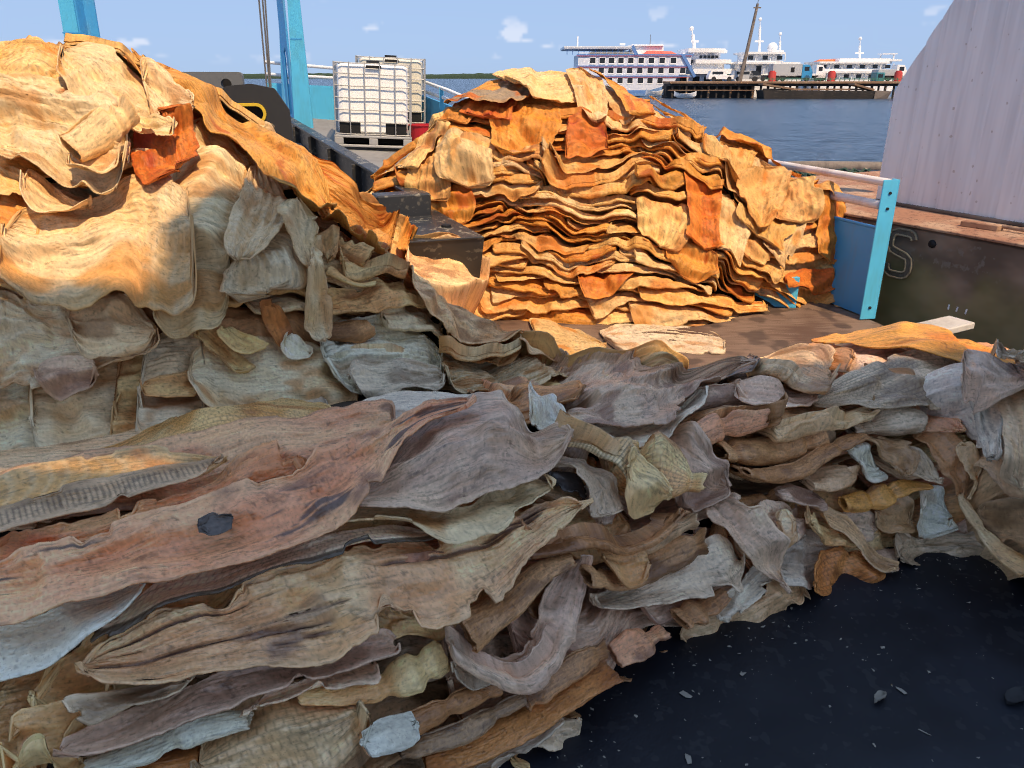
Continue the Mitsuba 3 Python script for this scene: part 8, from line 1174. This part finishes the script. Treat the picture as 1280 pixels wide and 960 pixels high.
H(FRONT, 'sheet', [(-0.160, 0.248), (-0.076, 0.231), (-0.027, 0.198)], [(-0.182, 0.171), (-0.113, 0.137), (-0.044, 0.135)], 'dark', 'blackish dark hollow flap beside the twisted ribs')  # dark colour of this sheet stands in for shade in a hollow
H(FRONT, 'roll', [(-0.051, 0.198), (-0.049, 0.116), (-0.027, 0.048)], [(0.088, 0.175), (0.082, 0.094), (0.047, 0.046)], 'mauve grey', 'mauve grey rounded end under the twisted ribs')
H(FRONT, 'sheet', [(-0.133, 0.300), (0.009, 0.272), (0.084, 0.180), (0.092, 0.084)], [(-0.160, 0.230), (-0.074, 0.198), (-0.038, 0.135), (-0.043, 0.058)], 'grey', 'grey flat hide on the face of the front heap, centre', raise_=0.02)
H(FRONT, 'fold', [(-0.094, 0.386), (0.069, 0.335), (0.160, 0.250), (0.189, 0.151)], [(-0.136, 0.307), (0.011, 0.278), (0.095, 0.196), (0.123, 0.113)], 'yellow', 'yellow twisted strip with dark ribs', kind='ribs', raise_=0.05, rho=0.014, wr=0.5)
H(FRONT, 'sheet', [(0.128, 0.263), (0.184, 0.204), (0.224, 0.108)], [(0.061, 0.114), (0.125, 0.063), (0.216, 0.069)], 'tan', 'tan frayed brown end of the twisted ribs', rag=1.2, wr=1, raise_=0.015)
H(FRONT, 'sheet', [(-1.606, -0.171), (-1.561, -0.159), (-1.515, -0.160)], [(-1.643, -0.387), (-1.564, -0.403), (-1.516, -0.401)], 'tan', 'tan torn brown flap at the lower left corner', rag=2, wr=1.8, lift=0.03)
H(FRONT, 'sheet', [(-1.520, -0.153), (-1.464, -0.135), (-1.407, -0.094)], [(-1.528, -0.320), (-1.474, -0.330), (-1.401, -0.267)], 'tan', 'tan torn brown flap with holes below the bluish sheet', rag=2, wr=1.6, lift=0.03)
H(FRONT, 'sheet', [(-1.559, -0.278), (-1.505, -0.275), (-1.420, -0.277)], [(-1.559, -0.398), (-1.499, -0.410), (-1.431, -0.382)], 'tan', 'tan flat hide near the foot of the front heap, left part', rag=2.5, wr=2, lift=0.03)
H(FRONT, 'roll', [(-1.442, -0.379), (-1.323, -0.345), (-1.229, -0.305), (-1.101, -0.336)], [(-1.428, -0.416), (-1.315, -0.404), (-1.216, -0.394), (-1.099, -0.378)], 'bluish white', 'bluish white pale bluish roll with a dark open end')
H(FRONT, 'sheet', [(-1.099, -0.306), (-0.984, -0.279), (-0.816, -0.238)], [(-1.116, -0.337), (-0.988, -0.318), (-0.791, -0.305)], 'mauve grey', 'mauve grey flat hide near the foot of the front heap, left part', lift=0.02)
H(FRONT, 'sheet', [(-1.456, -0.333), (-1.322, -0.281), (-1.192, -0.225), (-0.978, -0.212), (-0.754, -0.194)], [(-1.449, -0.380), (-1.326, -0.357), (-1.199, -0.326), (-1.061, -0.305), (-0.911, -0.280), (-0.739, -0.257)], 'mauve grey', 'mauve grey long smooth strip with a rolled lower edge low on the left', lift=0.03, wr=0.6, curl=0.02)
H(FRONT, 'sheet', [(-1.457, -0.264), (-1.378, -0.239), (-1.227, -0.221)], [(-1.419, -0.312), (-1.350, -0.285), (-1.252, -0.265)], 'grey', 'grey narrow strip with a plaited looking edge', wr=1.5, lift=0.02)
H(FRONT, 'sheet', [(-1.416, -0.140), (-1.314, -0.099), (-1.182, -0.064), (-1.038, -0.018), (-0.797, 0.038), (-0.633, 0.063), (-0.437, 0.060), (-0.180, 0.120), (-0.103, 0.095)], [(-1.412, -0.222), (-1.257, -0.234), (-1.157, -0.216), (-1.016, -0.222), (-0.781, -0.208), (-0.599, -0.196), (-0.432, -0.133), (-0.304, -0.047), (-0.100, 0.076)], 'fibrous', 'pale brown big fibrous split hide with a frayed edge in the left foreground', lift=0.03, rag=1.5, wr=1.1, raise_=0.015, split=1)
H(FRONT, 'sheet', [(-1.336, -0.022), (-1.276, 0.008), (-1.137, 0.026), (-0.956, 0.072), (-0.790, 0.101), (-0.627, 0.102)], [(-1.411, -0.122), (-1.275, -0.077), (-1.111, -0.035), (-0.961, 0.006), (-0.788, 0.023), (-0.587, 0.053)], 'pale olive', 'pale olive long pale scaled strip with a black lower edge', lift=0.02, wr=0.5, kind='skin', dark_edge=1)
H(FRONT, 'sheet', [(-1.645, -0.051), (-1.535, -0.025), (-1.425, -0.004), (-1.335, -0.001)], [(-1.628, -0.198), (-1.521, -0.172), (-1.436, -0.122), (-1.377, -0.084), (-1.321, -0.036)], 'bluish white', 'bluish white pale bluish sheet at the left edge of the foreground', lift=0.03, wr=0.4, raise_=0.015)
H(FRONT, 'sheet', [(-0.854, 0.162), (-0.681, 0.160), (-0.501, 0.143), (-0.349, 0.171), (-0.224, 0.194)], [(-0.878, 0.117), (-0.691, 0.089), (-0.547, 0.040), (-0.425, 0.034), (-0.262, 0.096), (-0.181, 0.130)], 'yellow', 'strip with a frayed yellow edge under the central grey hide', lift=0.02, rag=1.5, wr=0.6, raise_=0.01)
H(FRONT, 'sheet', [(-0.744, 0.721), (-0.493, 0.856), (-0.274, 0.799), (-0.159, 0.666)], [(-0.729, 0.570), (-0.557, 0.583), (-0.356, 0.574), (-0.217, 0.485)], 'bluish grey', 'bluish grey flat hide on top of the front heap, centre', wr=0.6)
H(FRONT, 'sheet', [(-0.674, 0.336), (-0.536, 0.533), (-0.354, 0.685), (-0.162, 0.688), (-0.158, 0.437), (-0.095, 0.369)], [(-0.804, 0.156), (-0.611, 0.148), (-0.383, 0.195), (-0.258, 0.203), (-0.128, 0.263)], 'mauve grey', 'mauve grey big smooth bluish central hide', lift=0.02, wr=0.5, raise_=0.015)
H(FRONT, 'sheet', [(-1.459, 1.250), (-1.276, 1.354), (-1.035, 1.286), (-0.839, 0.759)], [(-1.269, 0.692), (-1.096, 0.696), (-0.938, 0.685), (-0.835, 0.620)], 'bluish grey', 'bluish grey flat hide on top of the front heap, left part', wr=0.6)
H(FRONT, 'sheet', [(-2.349, 1.077), (-1.726, 0.902), (-1.103, 0.776)], [(-1.776, 0.275), (-1.472, 0.318), (-1.068, 0.403)], 'grey tan', 'grey tan dull sheet tucked along the back edge of the left foreground', wr=0.8)
H(FRONT, 'sheet', [(-1.579, 0.526), (-1.442, 0.714), (-1.389, 1.198), (-1.077, 0.996), (-0.842, 0.692)], [(-1.535, 0.457), (-1.332, 0.468), (-1.120, 0.481), (-0.937, 0.508), (-0.828, 0.564)], 'golden', 'golden brown golden hide with a pattern of pale scales at the back', kind='skin', wr=0.5)
H(FRONT, 'sheet', [(-1.806, 0.406), (-1.682, 0.475), (-1.487, 0.517), (-1.263, 0.529), (-1.035, 0.576), (-0.835, 0.613), (-0.623, 0.679)], [(-1.747, 0.279), (-1.494, 0.265), (-1.265, 0.256), (-1.109, 0.288), (-0.941, 0.339), (-0.666, 0.425)], 'pinkish brown', 'pinkish brown uppermost long pink hide along the back of the left foreground', wr=0.8)
H(FRONT, 'sheet', [(-1.682, 0.199), (-1.529, 0.200), (-1.337, 0.254), (-1.191, 0.290), (-1.021, 0.369), (-0.928, 0.364)], [(-1.672, 0.075), (-1.536, 0.083), (-1.426, 0.108), (-1.255, 0.147), (-1.030, 0.166), (-0.952, 0.236)], 'reddish', 'reddish brown long hide with a row of torn holes', rag=2, lift=0.02, wr=1.2, raise_=0.01)
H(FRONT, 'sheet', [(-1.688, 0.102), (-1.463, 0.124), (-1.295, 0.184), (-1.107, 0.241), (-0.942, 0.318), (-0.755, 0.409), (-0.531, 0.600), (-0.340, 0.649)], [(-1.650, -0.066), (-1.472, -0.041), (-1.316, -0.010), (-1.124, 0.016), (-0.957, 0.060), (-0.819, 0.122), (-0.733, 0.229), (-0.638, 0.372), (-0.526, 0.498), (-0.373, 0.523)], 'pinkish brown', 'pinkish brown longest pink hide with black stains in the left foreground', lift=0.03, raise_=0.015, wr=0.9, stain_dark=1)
H(FRONT, 'sheet', [(-1.207, 0.147), (-1.167, 0.162), (-1.116, 0.159)], [(-1.203, 0.103), (-1.166, 0.104), (-1.117, 0.120)], 'dark', 'blackish small glossy black torn patch on the longest pink hide', th=0.003, wr=0.6, rag=0.5, raise_=0.004, grow=0)
H(FRONT, 'sheet', [(-1.768, 0.329), (-1.629, 0.445), (-1.430, 0.471), (-1.245, 0.418), (-1.150, 0.365)], [(-1.730, 0.230), (-1.567, 0.271), (-1.389, 0.304), (-1.234, 0.329), (-1.153, 0.340)], 'pale orange', 'pale orange upper half of the pointed tongue at the left edge', wr=0.5, rag=0.5, raise_=0.02)
H(FRONT, 'sheet', [(-1.734, 0.245), (-1.575, 0.296), (-1.395, 0.331), (-1.170, 0.352)], [(-1.713, 0.179), (-1.556, 0.226), (-1.380, 0.257), (-1.156, 0.331)], 'olive', 'olive lower half of the pointed tongue at the left edge', wr=0.5, rag=0.5, raise_=0.025, kind='ribs')
H(SIDE, 'sheet', [(-0.007, -0.161), (0.073, -0.171), (0.158, -0.176)], [(0.018, -0.245), (0.107, -0.276), (0.194, -0.290)], 'olive', 'olive flat hide on the right pile', wr=1.6)
H(SIDE, 'sheet', [(-0.138, 0.262), (-0.078, 0.120), (-0.032, -0.045)], [(-0.024, 0.214), (0.014, 0.071), (0.016, -0.078)], 'bluish grey', 'bluish grey hanging sheet on the left of the right pile', crease=0.6, lift=0.03)
H(SIDE, 'sheet', [(-0.042, 0.219), (0.021, 0.058), (0.056, -0.125)], [(0.062, 0.214), (0.100, 0.038), (0.158, -0.153)], 'grey tan', 'grey tan wide hanging sheet on the right pile with a bluish tip', crease=0.8, lift=0.03, raise_=0.01)
H(SIDE, 'sheet', [(-0.197, 0.896), (-0.085, 0.925), (0.054, 0.265)], [(-0.158, 0.197), (-0.083, 0.161), (-0.021, 0.171), (0.070, 0.173)], 'mauve grey', 'mauve grey crumpled mauve top layer of the right pile', wr=1.8, lift=0.04, raise_=0.02)
H(SIDE, 'sheet', [(-0.084, 0.960), (-0.041, 0.340), (0.085, 0.959)], [(-0.073, 0.305), (-0.014, 0.253), (0.056, 0.249)], 'grey', 'crumpled grey lump on top of the right pile', wr=2, lift=0.03, raise_=0.04)
H(SIDE, 'roll', [(-0.051, -0.115), (0.052, -0.237), (0.197, -0.334)], [(-0.093, -0.129), (0.028, -0.301), (0.208, -0.431)], 'yellow', 'long yellowish twisted roll at the foot of the right pile', wr=0.9)
for a, k in PLAN: lay(*a, trial=True, **k)      # trial laying, to find how thick the layers come out
for h in (FRONT, LEFT, BACK, SIDE): h.settle()
HIDE_NO[0] = 0
DECK.D = DECK.B.copy()
HIDE_NO[0] = 0
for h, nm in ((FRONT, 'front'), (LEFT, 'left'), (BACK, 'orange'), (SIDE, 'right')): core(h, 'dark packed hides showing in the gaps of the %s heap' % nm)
for a, k in PLAN: lay(*a, **k)
